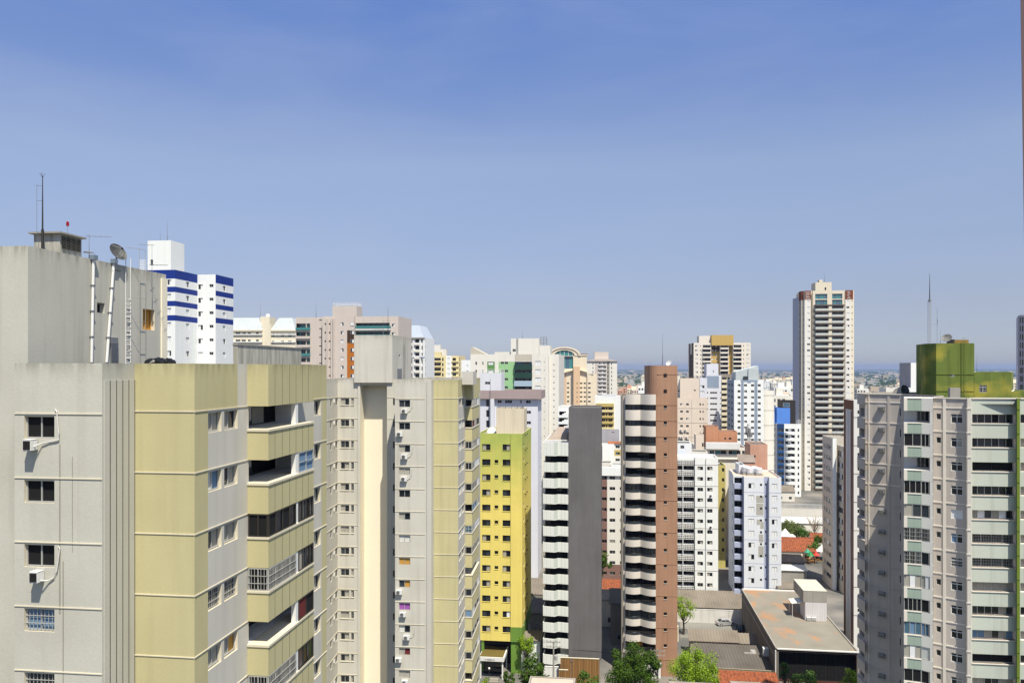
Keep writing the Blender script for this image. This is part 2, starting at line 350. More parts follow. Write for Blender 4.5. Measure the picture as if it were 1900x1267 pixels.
    for k in range(8):
        z = bb-FLH*k
        o = link('balcony_parapet', bal, b.o, (0, 0, z)); link('balcony_pillar', pil, o, (0, 0, bt-bb))
        for st, loc, rot, ww in ((stf[k], (.05, wb+.06, bt-FLH*k), 0, xo-.1), (sta[k], (xo-.04, ya, bt-FLH*k), pi/2, yb_-ya), (stb[k], (xo-.04, yc, bt-FLH*k), pi/2, we-yc-.05)):
            if st: window(b.o, loc, rot, ww, hh, st, ALU if 'b' in st or 'r' in st else DKF, True, name='balcony_glazing')
    # rooftop block, its pipes, ladder and openings
    xc = b.u(52, .6); D = b.d(308, xc); Yc = b.wd((xc, .6))[1]; zc = gz(456, Yc)
    cp = [(xc-9, .6), (xc, .6), (xc, D), (xc-9, D)]
    v1, v2 = [(gz(581, b.wd((xc, b.d(188, xc)))[1]), gz(562, b.wd((xc, b.d(188, xc)))[1]))], [(gz(612, b.wd((xc, b.d(276, xc)))[1]), gz(574, b.wd((xc, b.d(276, xc)))[1]))]
    vol(b, cp, 0, zc, GRYC, {1: dict(w=[([(180, 194.5)], v1, ('k',), .3, dict(name='vent_opening')), ([(265, 287)], v2, ('oo|r',), .3, dict(name='louvre_window', rm=TRIM, fm=OCH))])}, par=.3)
    bandu(b.mb, (xc, 0), (xc, D), D-.6, D-.02, 57.6, zc-.3, .1, CRE)
    b.done('rooftop_block')
    def on(px, py, o=.06): y = b.d(px, xc+o); return (xc+o, y, b.z(py, (xc+o, y)))
    for (a, c) in (((173.5, 482), (170, 672)), ((211, 489), (198, 672))):
        p = MB(); q0, q1 = on(*a, .1), on(*c, .1); p.tube([q0, q1], .075, WHT, 8); p.box(q0[0]-.1, q0[0]+.16, q0[1]-.16, q0[1]+.16, q0[2], q0[2]+.25, pm('blue_grey_hopper', (120, 135, 150)))
        for f in (.25, .5, .75): m_ = Vector(q0).lerp(Vector(q1), f); p.box(m_.x-.11, m_.x+.09, m_.y-.1, m_.y+.1, m_.z-.03, m_.z+.03, STL)
        p.build('drainpipe', b.o)
    p = MB(); y = b.d(210, xc); p.box(xc+.003, xc+.08, b.d(204, xc), b.d(217, xc), 57.5, b.z(626, (xc, y)), STL)
    for i in range(14): z = 57.6+i*.14; p.box(xc+.08, xc+.12, b.d(204.5, xc), b.d(216.5, xc), z, z+.05, STL)
    p.build('louvre_panel', b.o)
    p = MB(); ya, yb2 = b.d(229, xc), b.d(238, xc); zl = b.z(487, (xc, ya))
    for y in (ya, yb2): p.tube([(xc+.15, y, 57.4), (xc+.15, y, zl+.3)], .022, WHT, 5)
    for i in range(18): z = 57.5+i*.27; p.tube([(xc+.15, ya, z), (xc+.15+.03*sin(i*2.3), yb2, z+.05*sin(i*5))], .02, WHT, 4)
    for y in (b.d(243, xc), b.d(254, xc)): p.tube([(xc+.55, y, 58.1), (xc+.55, y, zl+.9)], .015, CONC, 4)
    for z in (59.2, 60.8, 62.2, zl+.9): p.tube([(xc+.15, ya, z), (xc+.55, b.d(243, xc), z), (xc+.55, b.d(254, xc), z)], .014, CONC, 4)
    p.build('wall_ladder', b.o)
    p = MB(); vx = b.loc(gx(83, 41.5), 41.5); vz = zc+.3
    vx = (min(vx[0], xc-1.78), vx[1]); p.box(vx[0], vx[0]+1.5, vx[1], vx[1]+1.7, vz-.9, vz+.75, GRYC); p.box(vx[0]-.18, vx[0]+1.66, vx[1]-.2, vx[1]+1.9, vz+.75, vz+.84, CONC)
    hv = p.build('vent_house', b.o)
    for j in range(4):
        q = MB(); y = vx[1]+.12+j*.39
        for i in range(8): q.hull([(vx[0]+1.505, y, vz+.02+i*.085), (vx[0]+1.57, y, vz+i*.085), (vx[0]+1.57, y+.33, vz+i*.085), (vx[0]+1.505, y+.33, vz+.02+i*.085)], [(vx[0]+1.505, y, vz+.055+i*.085), (vx[0]+1.52, y, vz+.055+i*.085), (vx[0]+1.52, y+.33, vz+.055+i*.085), (vx[0]+1.505, y+.33, vz+.055+i*.085)], DKF)
        q.build('louvre', hv)
    p = MB(); xs = -3.2; a = b.d(441, xs); c = b.d(559, xs); zz = b.z(640, (xs, a)); p.box(xs-.3, xs, a, c, 57.2, zz, GRY); p.box(xs-.34, xs+.05, a-.04, c, zz, zz+.08, CONC)
    p.build('roof_screen_wall', b.o)
    b.zs, b.zt, b.x0, b.xc, b.zc, b.D = zs, zt, x0, xc, zc, D
    return b
LT = left_tower()
# ---- air conditioners
def ac_mesh(w=.78, h=.56, d=.34):
    g = MB(); g.box(-w/2, w/2, -d-.06, -.06, .03, h, WHT); g.box(-w/2-.01, w/2+.01, -d-.07, -.05, h, h+.02, WHT)
    g.box(-w/2+.02, -w/2+.06, -d-.02, 0, 0, .03, STL); g.box(w/2-.06, w/2-.02, -d-.02, 0, 0, .03, STL)
    f = MB(); c = (-w*.12, -d-.085, h*.52); r = h*.4; f.tube([(c[0], -d-.061, c[2]), (c[0], -d-.08, c[2])], r, BLKP, 16)
    for k in range(8): f.box(c[0]-r*.95, c[0]+r*.95, -d-.095, -d-.081, c[2]-r+r*2*(k+.35)/8, c[2]-r+r*2*(k+.6)/8, ALU)
    return g.data('ac_casing'), f.data('fan_grille')
ACM = ac_mesh(); AC2 = ac_mesh(.4, .5, .42); g_ = MB(); g_.box(-.17, .17, -.5, -.481, .07, .46, BLKP)
for k_ in range(7): g_.box(-.17, .17, -.508, -.5001, .09+.053*k_, .105+.053*k_, DKF)
AC2 = (AC2[0], g_.data('fan_grille'))
def ac_unit(b, p, rot, label, group, mesh=ACM, hose=None):
    x, y = b.wd(p[:2]); o = empty('air_conditioner', label, 'air conditioner', (x, y, p[2]), b.ang+rot, group)
    link('casing', mesh[0], o); link('fan_grille', mesh[1], o)
    if hose:
        h = MB(); h.tube(hose, .022, WHT, 6); h.tube([(q[0]+.03, q[1], q[2]-.04) for q in hose], .012, CONC, 5); h.build('hose', o)
    return o
def t1ac(px, py, label, hose):
    x = LT.u(px, -2.4); ac_unit(LT, (x, -2.402, LT.z(py, (x, -2.4))), 0, label, 'air conditioners on the left tower', AC2, hose)
t1ac(64, 835, 'white air conditioner with looping hose under the topmost window of the grey wall', [(.2, -.3, .2), (.4, -.08, .32), (.75, -.05, .4), (1.05, -.05, .45), (1.22, -.05, .5), (1.24, -.05, .8), (1.18, -.05, 1.3), (1.14, -.05, 1.75), (1.05, -.05, 1.86)])
t1ac(76, 1077, 'white air conditioner with hanging hose under the third window of the grey wall', [(.2, -.3, .1), (.42, -.08, .05), (.65, -.05, .18), (.8, -.05, .45), (.88, -.05, .9), (.96, -.05, 1.5), (.9, -.05, 1.6)])
# ---- things on its roof
def at(b, px, Y, z): return (gx(px, Y), Y, z)
def mast(name, label, px, Y, z0, z1, r=.05, extra=None, cat='antenna', m=STL, group=None):
    o = empty(name, label, cat, (gx(px, Y), Y, z0), 0, group); g = MB(); h = z1-z0
    g.tube([(0, 0, 0), (0, 0, h*.35)], r, m, 6); g.tube([(0, 0, h*.35), (0, 0, h)], r*.6, m, 6, r*.25); g.box(-r*2.5, r*2.5, -r*2.5, r*2.5, 0, r, m); g.build('pole', o)
    if extra: extra(o, h)
    return o
def yagi(o, h, d=(1, 0), L=1.2, n=6, z=None):
    g = MB(); z = h-.1 if z is None else z; g.tube([(-.2*d[0], -.2*d[1], z), (L*d[0], L*d[1], z)], .012, STL, 4)
    for i in range(n): t = L*i/n; s = .32-.02*i; g.tube([(t*d[0]-s*d[1], t*d[1]+s*d[0], z), (t*d[0]+s*d[1], t*d[1]-s*d[0], z)], .008, STL, 4)
    g.build('aerial', o)
def dish(name, label, loc, aim, rad=.6, m=None, group=None, h=.7):
    o = empty(name, label, 'satellite dish', loc, 0, group); m = m or STL; g = MB(); pr = [(rad*t, rad*.32*t*t) for t in (0.02, .3, .55, .8, 1)]; pr += [(rad*.99, rad*.34), (.8*rad, rad*.24), (.4*rad, rad*.08), (.02, .03)]
    g.lathe(pr, m, n=18); c = g.build('reflector', o, (0, 0, h)); v = Vector(aim).normalized(); c.rotation_euler = v.to_track_quat('Z', 'Y').to_euler()
    f = MB(); f.tube([(0, 0, 0), (0, 0, h-.02)], .045, STL, 6); f.box(-.2, .2, -.2, .2, 0, .03, STL); f.build('stand', o)
    a = MB()
    for k in range(3): q = 2*pi*k/3; a.tube([(rad*.9*cos(q), rad*.9*sin(q), rad*.26), (0, 0, rad*.95)], .012, STL, 4)
    a.box(-.05, .05, -.05, .05, rad*.9, rad*1.0, BLKP); a.build('feed_arm', c)
    return o
zr = LT.zc-.3
def whisk(o, h):
    g = MB(); 
    for k in range(5): q = k*1.25; g.tube([(0, 0, h-.1), (.13*cos(q), .13*sin(q), h+.14)], .008, DKF, 4)
    g.tube([(-.3, 0, 1.2), (-.3, 0, h-.4)], .012, STL, 4)
    for z in (1.3, 3., h-.5): g.tube([(-.3, 0, z), (0, 0, z)], .012, STL, 4)
    g.build('lightning_spike', o)
mast('lightning_mast', 'tall dark lightning mast on the left edge of the nearest rooftop', 79, 41, zr, gz(327, 41), .07, whisk, 'mast', DKF)
o = mast('obstruction_light', 'small red obstruction light on the louvred vent house', 125.5, 43, LT.zc+1.14, LT.zc+1.75, .025, None, 'beacon'); g = MB(); g.lathe([(.02, .6), (.075, .6), (.075, .8), (.03, .85), (.005, .86)], pm('red_lens', (150, 20, 30), .2)); g.build('red_lamp', o)
def tvx(o, h): yagi(o, h, (.97, .2), 1.2, 4); yagi(o, h, (.4, -.9), .7, 7, h*.4)
mast('tv_antenna', 'thin television antenna with two aerials between vent house and mesh dish', 165.5, 44, zr, gz(435, 44), .03, tvx)
dish('satellite_dish', 'large dented mesh satellite dish on the nearest rooftop', at(0, 216, 45.8, LT.zc-.35), (.75, -.3, .45), .56, pm('dark_mesh', (96, 96, 94), .6, metal=.4), h=1.0)
mast('tv_antenna', 'slim television antenna right of the mesh dish on the nearest rooftop', 282, 48.5, zr-1, gz(452, 48.5), .025, lambda o, h: (yagi(o, h, (-.8, -.3), .9, 4), yagi(o, h, (1, 0), 1.0, 5, h*.55)))
g = MB()
for i, (px, r) in enumerate(((281, .28), (290, .33), (300, .25), (309, .3), (316, .24))):
    c = (gx(px, 39.6), 39.6+.2*(i % 2), 58.22); pts = [(r*f, hgt*r*.9) for f, hgt in ((1.25, 0), (1.2, .35), (.9, .7), (.5, .95), (.05, 1))]
    k = len(g.v); g.lathe(pts, BLKP, c, 9)
    for j in range(k, len(g.v)): v = g.v[j]; g.v[j] = (v[0]+rng.uniform(-.05, .05), v[1]+rng.uniform(-.05, .05), v[2]+(rng.uniform(-.03, .06) if v[2] > c[2]+.01 else 0))
tag(g.build('tarpaulin'), 'crumpled black plastic tarpaulin lying on the parapet of the nearest tower', 'tarpaulin')
# ================================================================ second tower (cream and yellow, with the tall slot)
def second_tower():
    b = B('apartment_tower', 'second cream and yellow apartment tower with a tall recessed slot and wall of air conditioners', 850, 102., R(-5), 'tower block'); mb = b.mb
    zt = 56.5; L0 = 54.03; zs = [L0-FLH*k for k in range(19)]; g0 = 19
    def q(px, Y): return b.P(px, Y)
    xg1 = b.u(805, 0); xg0 = b.u(733, -1.6); W = b.d(891, 0)
    wst = 3.2; xs0 = b.u(664, wst); Wl = b.d(606, 0) if 0 else 16
    xl0 = b.u(631, wst+1.2); 
    xa_ = b.P(606, b.wd((xl0, wst+.15))[1]/1.05)
    poly = [(xg0, -1.6), (xg1, -1.6), (xg1, 0), (0, 0), (0, W), (xa_[0]-3, W+6), (xa_[0]-3, xa_[1]), xa_, (xl0, wst+.15), (xs0, wst+.15), (xs0, wst), (xg0, wst)]
    sl_ = [(z-1.05, z-.12) for z in zs]; sill = (.03, TRIM)
    stg = {(0, 0): 'gd', (1, 0): 'dd', (2, 0): 'cd', (3, 0): 'cc', (4, 0): 'dd', (5, 0): 'cd', (6, 0): 'vv', (7, 0): 'oo', (8, 0): 'go', (9, 0): 'pp', (10, 0): 'vd', (11, 0): 'cm', (12, 0): 'cc', (13, 0): 'dd|t', '*': ('cd', 'cc', 'dd')}
    ob = dict(sub=True, sill=sill, rm=TRIM); o2 = dict(sillb=TRIM, rm=TRIM)
    wb = b.d(863, 0); xo = b.u(876, wb); we = b.d(889, xo)
    bt = gz(754, b.wd((0, wb))[1]); bh = gz(754, 102)-gz(781, 102)
    opn = [(bt-FLH*k-.02, bt+FLH-bh-FLH*k) for k in range(18)]
    slot0, slot1 = b.u(668, wst), b.u(718, wst); ztop = zt-.45
    vol(b, poly, 0, zt, GRY2, {
        0: dict(w=[([(740, 761)], sl_, stg, .16, ob)]),
        2: dict(m=YEL2), 3: dict(m=LAV, w=[([(851.5, 856), (857, 861.5)], sl_, ('cc', 'vc', 'ww'), .12, dict(rm=TRIM)), ([(wb+.12, we-.1)], opn, ('kgk|n', 'dgk|n'), 1.2, dict(m=1, rm=WHT, fm=DKF, name='balcony_door'))], zones=[(None, None, L0+.1, None, YEL2)]),
        7: dict(w=[([(613, 616), (622.5, 626.5)], sl_, ('d',), .1, dict(rm=TRIM))]),
        8: dict(w=[([(632, 648), (651.5, 656.5)], sl_, {'*': ('gd', 'dc', 'cc', 'cd', 'dd')}, .14, o2)]),
        10: dict(w=[([(slot0-xs0, slot1-xs0)], [(0.05, zt-.5)], ('',), 2.2, dict(m=1, rm=CRE)), ([(729, 732.6)], sl_, ('d',), .1, dict(rm=TRIM))]),
    }, par=.8, cap=TRIM)
    for z in zs:
        for i, (u0, u1) in {0: (0, 3.9), 2: (0, None), 3: (0, wb), 7: (0, None), 8: (0, None)}.items():
            bandu(mb, *edge(poly, i), u0, u1, z, z+.07, .045, TRIM)
        bandu(mb, poly[10], poly[11], slot1-xs0+.02, None, z, z+.07, .04, TRIM)
    bandu(mb, (xg0, -1.6), (xg1, -1.6), b.u(792, -1.6)-xg0, xg1-xg0-.01, 0, zt-.02, .1, LAV)
    # tall block over the slot
    GRB = pm('grey_stucco_block', (214, 210, 198), .9, .86, .18, .34, .3, mott=.1, top=62.45)
    a, c = b.u(657, wst-.25), b.u(728, wst-.25); zc = gz(622, b.wd((a, wst))[1]); dd = b.d(762, c)
    p2 = [(a, wst-.25), (c, wst-.25), (c, dd), (a, dd)]
    face(b, p2[0], p2[1], ztop, zc, GRB); face(b, p2[1], p2[2], ztop, zc, GRB, [([(740, 742.5)], [(gz(663, 108), gz(657, 108))], ('k',), .15)]); face(b, p2[2], p2[3], zt-1, zc, GRB); face(b, p2[3], p2[0], ztop, zc, GRB)
    mb.poly([(*p, zc) for p in p2], SOOT); mb.poly([(*p2[0], ztop), (p2[0][0], wst+.001, ztop), (p2[1][0], wst+.001, ztop), (*p2[1], ztop)], GRY)
    b.done()
    g = MB(); ya, yb2 = b.d(747, c), b.d(750.5, c)
    for y in (ya, yb2): g.tube([(c+.15, y, zt-.5), (c+.15, y, zc+.2)], .025, CONC, 4)
    for i in range(18): z = zt-.3+i*.33; g.tube([(c+.15, ya, z), (c+.15, yb2, z)], .02, CONC, 4)
    g.build('wall_ladder', b.o)
    g = MB(); g.box(c+.003, c+.06, b.d(737, c), b.d(745, c), zt-.7, gz(684, 107), STL); g.build('service_door', b.o)
    g = MB(); xq, xr = b.u(857, 3), b.u(878, 3); g.box(xq, xr, 3, 6.5, zt-.7, gz(689, 105), LAV); g.build('roof_tank', b.o)
    t = MB(); t.prism([(0, wb), (xo, wb), (xo, we), (0, we)], bt+FLH-bh, zt-.01, YEL2); t.build('balcony_canopy', b.o)
    g = MB(); g.prism([(.004, wb), (xo, wb), (xo, we), (.004, we)], 0, bh-.12, YEL2); g.prism([(.004, wb-.06), (xo+.06, wb-.06), (xo+.06, we+.04), (.004, we+.04)], bh-.12, bh, TRIM); bal = g.data('balcony_parapet')
    hh = FLH-bh-.04
    F1 = ['k', '', 'dk', 'kk', 'k', '', 'bb|r', 'k', '', 'd', 'u', 'k', 'd', '', 'k', 'k', 'd', 'k']; S1 = ['ddw', 'mdk', 'gdw', 'gww', 'ddw', 'uug', 'bww|r', 'gdd', '', 'ggw', 'wgd', 'ddd', 'dgw', 'ddd', 'ggg', 'ddd', 'gdw', 'dd']
    for k in range(18):
        link('balcony_parapet', bal, b.o, (0, 0, bt-bh-FLH*k))
        for st, loc, rot, ww in ((F1[k], (.06, wb+.05, bt-FLH*k+.01), 0, xo-.12), (S1[k], (xo-.04, wb+.08, bt-FLH*k+.01), pi/2, we-wb-.16)):
            if st: window(b.o, loc, rot, ww, hh, st, ALU, name='balcony_glazing')
    for k, px in ((0, 751), (1, 742), (2, 751), (3, 750), (8, 741), (9, 748), (10, 755), (11, 740), (12, 752), (13, 745)):
        x = b.u(px, -1.6); hz = [(.3, -.3, .3), (.45, -.06, .25), (.75, -.05, .4), (.95, -.05, .8), (1.0, -.05, 1.6)] if k in (0, 2, 3, 10) else None
        ac_unit(b, (x, -1.602, zs[k]-(1.9 if k % 3 else 1.85)), 0, ORD[k]+'-floor white air conditioner on the grey wall right of the tall slot' if k else 'highest white air conditioner on the grey wall right of the tall slot', 'air conditioners on the second tower', ACM, hz)
    pc = pm('white_stub', (235, 232, 222)); g = MB()                   # drain stubs on the inner corner
    for z in zs:
        for px in (619, 628): y = b.eu(poly[7], poly[8], px); e0, e1 = edge(poly, 7); bandu(g, e0, e1, y, y+.12, z-.62, z-.12, .14, pc)
    g.build('drain_stub', b.o)
    b.zc = zc
    return b
ST = second_tower()
mast('tv_antenna', 'rusty aerial cluster on top of the block over the tall slot', 711, 107, ST.zc-.02, gz(640, 107)+3.4, .035, lambda o, h: (yagi(o, h, (.8, .3), 1.2, 5), yagi(o, h, (-.9, .2), 1.6, 5, h*.4), yagi(o, h, (-.7, -.5), 1.2, 5, h*.55)))
mast('lightning_mast', 'thin dark mast on the block over the tall slot', 720, 108, ST.zc-.02, gz(569, 108), .05, None, 'mast', DKF)
def olive_paint():
    m = pm('weathered_green_paint', (118, 136, 62), .9, .78, .4, .7, .3, mott=.35).copy(); m.name = 'weathered_green_paint'; n = m.node_tree.nodes; l = m.node_tree.links; bc = n['Principled BSDF'].inputs['Base Color']; src = bc.links[0].from_socket
    tc = n.new('ShaderNodeTexCoord'); t = n.new('ShaderNodeTexNoise'); t.inputs['Scale'].default_value = .33; t.inputs['Detail'].default_value = 7; l.new(tc.outputs['Object'], t.inputs[0]); r = n.new('ShaderNodeMapRange'); r.inputs[1].default_value = .5; r.inputs[2].default_value = .66; r.inputs[4].default_value = .8; l.new(t.outputs['Fac'], r.inputs[0])
    x = n.new('ShaderNodeMix'); x.data_type = 'RGBA'; l.new(r.outputs[0], x.inputs[0]); l.new(src, x.inputs[6]); x.inputs[7].default_value = (.33, .29, .045, 1); l.new(x.outputs[2], bc); return m
# ================================================================ right tower (grey, mint balconies, green rooftop)
K3 = .93                                            # storeys of 2.7 m
def right_tower():
    b = B('apartment_tower', 'near grey apartment tower at the right with mint balcony fronts and a green rooftop', 1731, 97.*K3, R(-7.36), 'tower block'); mb = b.mb
    def gz(py, Y): return H-(py-HY)/F*Y*K3
    zt = 54.65
    MAU = pm('mauve_grey_stucco', (198, 189, 181), .9, .92, .2, .34, .3, mott=.12, top=54.7); MINT = pm('mint_paint', (204, 211, 200), .85, .77, .14, .36, .2, mott=.08); LT_ = pm('pale_trim', (228, 220, 208), .85, .9, .12, .15, .2)
    OLIV = olive_paint(); GPIPE = pm('green_pipe_paint', (110, 130, 40), .7, .8, .2, .3); BAYW = pm('bay_white', (234, 230, 222), .85, .95, .1, .15, .2); MNT2 = pm('mint_side', (168, 186, 172), .85, .8, .18, .4, .2, mott=.12)
    P = lambda px, Y: b.P(px, Y*K3)
    pl = [P(1594, 115.5), P(1605.5, 112.5), P(1672, 109.4), b.loc(52.2, 95.2), P(1732, 99.0), P(1731.5, 97.0), P(1793, 94.8), P(1795, 94.1), P(1802, 93.9), P(1802.5, 95.4), P(1886, 94.8), P(1887, 93.9), P(1892, 93.9), P(1892.5, 94.9), P(2010, 94), P(2040, 112), P(1652, 119)]
    n = len(pl)
    FP = 2.91*K3; L0 = gz(755.5, 97.); zs = [L0-FP*k for k in range(19)]
    wz = [(gz(785, 95.5)-FP*k, gz(768, 95.5)-FP*k) for k in range(18)]; sz = [(gz(778, 96.5)-FP*k, gz(767, 96.5)-FP*k) for k in range(18)]
    oz = [(gz(786, 94.5)-FP*k, gz(769, 94.5)-FP*k) for k in range(18)]
    acz = [(gz(762, 111)-FP*k, gz(753, 111)-FP*k) for k in range(18)]; nz = [(gz(771, 110)-FP*k, gz(757, 110)-FP*k) for k in range(18)]
    sill = (.03, LT_); wst = {(4, 0): 'ww|t', (5, 0): 'ud|t', (6, 0): 'dd|tb', (14, 0): 'dd|tb', '*': ('dd|t', 'dd|t', 'gd|t', 'dc|t')}
    bst = {(0, 0): 'gddkgd', (1, 0): 'dggdgd', (2, 0): 'kkkk|n', (3, 0): 'dgdgdd', (4, 0): 'cwgcwd', (5, 0): 'dddd|b', (6, 0): 'gdgd|b', (7, 0): 'cccccc', (8, 0): 'gdddcg', (9, 0): 'uucdcu', (10, 0): 'kkkk|n', '*': ('dgddcd', 'ccdgcc', 'dddd|b')}
    vol(b, pl, 0, zt, MAU, {
        0: dict(w=[([(1596, 1604)], [(z-1.1, z) for z in [zt-2.0-FP*k for k in range(18)]], ('k', 'd', 'kg'), .6)]),
        1: dict(w=[([(1669.5, 1671.5)], nz, ('d',), .1, dict(rm=LT_))]),
        5: dict(w=[([(1737.5, 1746)], sz, ('d', 'd', 'g'), .16, dict(sub=True, sill=sill, rm=LT_)), ([(1764.5, 1786.5)], wz, wst, .14, dict(sub=True, sill=sill, rm=LT_, fm=WHT))]),
        7: dict(m=LT_), 6: dict(m=LT_), 8: dict(m=LT_),
        9: dict(m=MINT, w=[([(1804, 1884)], oz, bst, .55, dict(rm=LT_, fm=ALU, sub=True, sill=(.55, LT_), name='balcony_glazing'))]),
        10: dict(m=GPIPE), 11: dict(m=GPIPE), 12: dict(m=GPIPE),
        13: dict(m=MINT, w=[([(1893.5, 1990)], oz, ('dggddgd', 'cdddggd'), .55, dict(rm=LT_, name='balcony_glazing'))]),
    }, par=.7, cap=LT_)
    for z in zs:
        bandu(mb, *edge(pl, 1), 0, None, z-.07, z+.07, .06, MAU if z < zs[0]-12 else LT_); bandu(mb, *edge(pl, 5), 0, None, z-.07, z+.07, .06, LT_); bandu(mb, *edge(pl, 7), -.1, None, z-.07, z+.07, .05, LT_)
        bandu(mb, pl[11], pl[12], 0, None, z-.1, z, .06, GPIPE)
    e = edge(pl, 1)
    for px, wdt in ((1612.5, .14), (1649, .3)): u = b.eu(*e, px); bandu(mb, *e, u-wdt/2, u+wdt/2, 0, zt-.05, .07, LT_ if px < 1620 else MAU)
    e = edge(pl, 5)
    for px in (1752.5,): u = b.eu(*e, px); bandu(mb, *e, u-.14, u+.14, 0, zt-.05, .1, LT_)
    for i in (1, 5, 9): bandu(mb, *edge(pl, i), 0, None, zt-.12, zt+.03, .12, LT_)
    e = edge(pl, 13); bandu(mb, *e, 0, None, zt-.12, zt+.03, .1, LT_)
    b.done()
    # projecting bay: mint front, white slanted cheek, one balcony a floor
    path = [P(1677, 97.4), P(1710, 96.7), P(1731, 95.8)]; back = [P(1731, 98.9), P(1678, 100.4)]
    zb = gz(762, 97); hb = gz(738, 97)-zb; fz = gz(784, 97)
    bands = [(zb, zt-.05)]+[(gz(804, 97)-FP*k, fz-FP*k) for k in range(18)]
    def bay(z0, z1):
        g = MB(); q = path+back; g.prism(q, z0, z1, BAYW)
        bandu(g, path[0], path[1], .06, None, z0+.02, z1-.1, .012, MNT2); bandu(g, path[0], path[1], 0, .35, z0, z1, .1, LT_); bandu(g, path[0], path[1], .36, None, z1-.09, z1, .07, LT_); return g.data('balcony_parapet')
    m0 = bay(0, bands[0][1]-bands[0][0]); m1 = bay(0, bands[1][1]-bands[1][0])
    stA = ['', 'kd', '', 'kkk', 'cg', 'ddd|b', 'ddg|b', 'cwc', 'kkkk', 'bub', 'cwc', 'kk', 'dd', 'cd', 'dd', 'dd', 'dd', 'dd']; stB = ['', 'kk', '', 'kk', 'g', 'd|b', 'd', 'cw', 'k', 'ub', 'v', 'k', 'd', 'd', 'd', 'd', 'd', 'd']
    wm = MB(); hgt = FP-(bands[1][1]-bands[1][0]); wl = [P(1678, 100.3), P(1731, 98.9)]
    mats = [MB(), MB()]
    for k, (z0, z1) in enumerate(bands):
        link('balcony_parapet', m0 if k == 0 else m1, b.o, (0, 0, z0))
        if k == len(bands)-1: break
        zo = bands[k+1][1]; L1 = hypot(path[1][0]-path[0][0], path[1][1]-path[0][1]); r1 = atan2(path[1][1]-path[0][1], path[1][0]-path[0][0]); L2 = hypot(path[2][0]-path[1][0], path[2][1]-path[1][1]); r2 = atan2(path[2][1]-path[1][1], path[2][0]-path[1][0]); hh = z0-zo-.02
        if stA[k]:
            window(b.o, (path[0][0]+.05, path[0][1]+.08, zo+.01), r1, L1-.05, hh, stA[k], ALU, True, name='balcony_glazing'); window(b.o, (path[1][0], path[1][1]+.08, zo+.01), r2, L2*.72, hh, stB[k], ALU, True, name='balcony_glazing')
        else:
            wr = atan2(wl[1][1]-wl[0][1], wl[1][0]-wl[0][0]); o = window(b.o, (wl[0][0]+1.3*cos(wr)+.08*sin(wr), wl[0][1]+1.3*sin(wr)-.08*cos(wr), zo+.02), wr, 1.3, hh-.1, 'gdk', ALU, True, name='balcony_door')
        g = wm; c = Vector((path[2][0]-path[1][0], path[2][1]-path[1][1])).normalized(); s0 = (path[1][0]+c.x*L2*.74, path[1][1]+c.y*L2*.74)
        g.prism([s0, (path[2][0]-.01, path[2][1]+.02), (back[0][0]-.01, back[0][1]-.02), (s0[0]+.3, s0[1]+.9)], zo+.005, z0-.005, BAYW)
    wm.build('bay_side_wall', b.o)
    face(b, wl[0], wl[1], 0, zt-.8, WHT); b.done('bay_back_wall')
    # open balconies at the far left corner
    pa = [P(1590.5, 114.6), P(1605, 111.6)]; g = MB(); g.prism([pa[0], pa[1], P(1605, 113.4), P(1592, 116)], 0, 1.45, MAU); me = g.data('balcony_parapet')
    for k in range(18):
        z = zt-2.0-FP*k; link('balcony_parapet', me, b.o, (0, 0, z if k else zt-1.5))
    # green rooftop block
    a = [P(1700, 111.5), P(1716, 106.6), P(1737, 104.9), P(1807, 104.2), P(1808, 113), P(1708, 117)]; z2 = gz(637, 105)
    vol(b, a, zt-1.5, z2, OLIV, {2: dict(w=[([(1763, 1772)], [(gz(698.5, 104.5), gz(693.5, 104.5))], ('gw',), .1, dict(fm=WHT))])}, par=.35, cap=DKF)
    bandu(b.mb, a[1], a[2], 0, None, gz(694, 105)-.1, gz(694, 105), .06, OLIV); bandu(b.mb, a[2], a[3], 0, None, gz(693.5, 104.5)-.1, gz(693.5, 104.5), .06, OLIV); bandu(b.mb, a[2], a[3], 0, None, gz(724, 104.5)-.12, gz(724, 104.5), .06, OLIV)
    c = [P(1807.5, 104.4), P(1876, 103.6), P(1880, 112), P(1808.2, 112.9)]; z3 = gz(690, 104)
    vol(b, c, zt-1.5, z3, OLIV, {0: dict(w=[([(1817, 1831)], [(gz(728, 104), gz(714.5, 104))], ('kg|tb',), .12, dict(fm=ALU))])}, par=.3, cap=LT_)
    d = [P(1876.2, 103.7), P(1990, 102.6), P(1990, 111), P(1880.2, 111.9)]; vol(b, d, zt-1.5, gz(726, 104), OLIV, {}, par=.3, cap=LT_)
    b.done('rooftop_block')
    g = MB(); q = [P(1785, 104.25), P(1791, 104.2)]
    for x, y in q: g.tube([(x, y, zt-.5), (x, y, z2+.3)], .03, OLIV, 5)
    for i in range(24): z = zt-.3+i*.32; g.tube([(*q[0], z), (*q[1], z)], .025, OLIV, 4)
    g.build('wall_ladder', b.o)
    g = MB(); p = P(1768, 108); g.box(p[0], p[0]+1.9, p[1], p[1]+1.6, z2-.4, z2+.55, pm('ochre_brown_render', (170, 140, 70), .9, .7, .4, .4)); g.box(p[0]-.02, p[0]+.2, p[1]-.02, p[1]+1.62, z2-.3, z2+.6, DKF); g.build('vent_house', b.o)
    g = MB(); p = P(1763, 101); g.box(p[0], p[0]+1.15, p[1], p[1]+.6, zt-.7, zt+1.0, CONC); g.build('roof_hatch', b.o)
    # column of air conditioners in the grazing light
    e0, e1 = edge(pl, 1); dx, dy = e1[0]-e0[0], e1[1]-e0[1]; L = hypot(dx, dy)
    u = b.eu(e0, e1, 1636.5); p = (e0[0]+dx/L*u, e0[1]+dy/L*u)
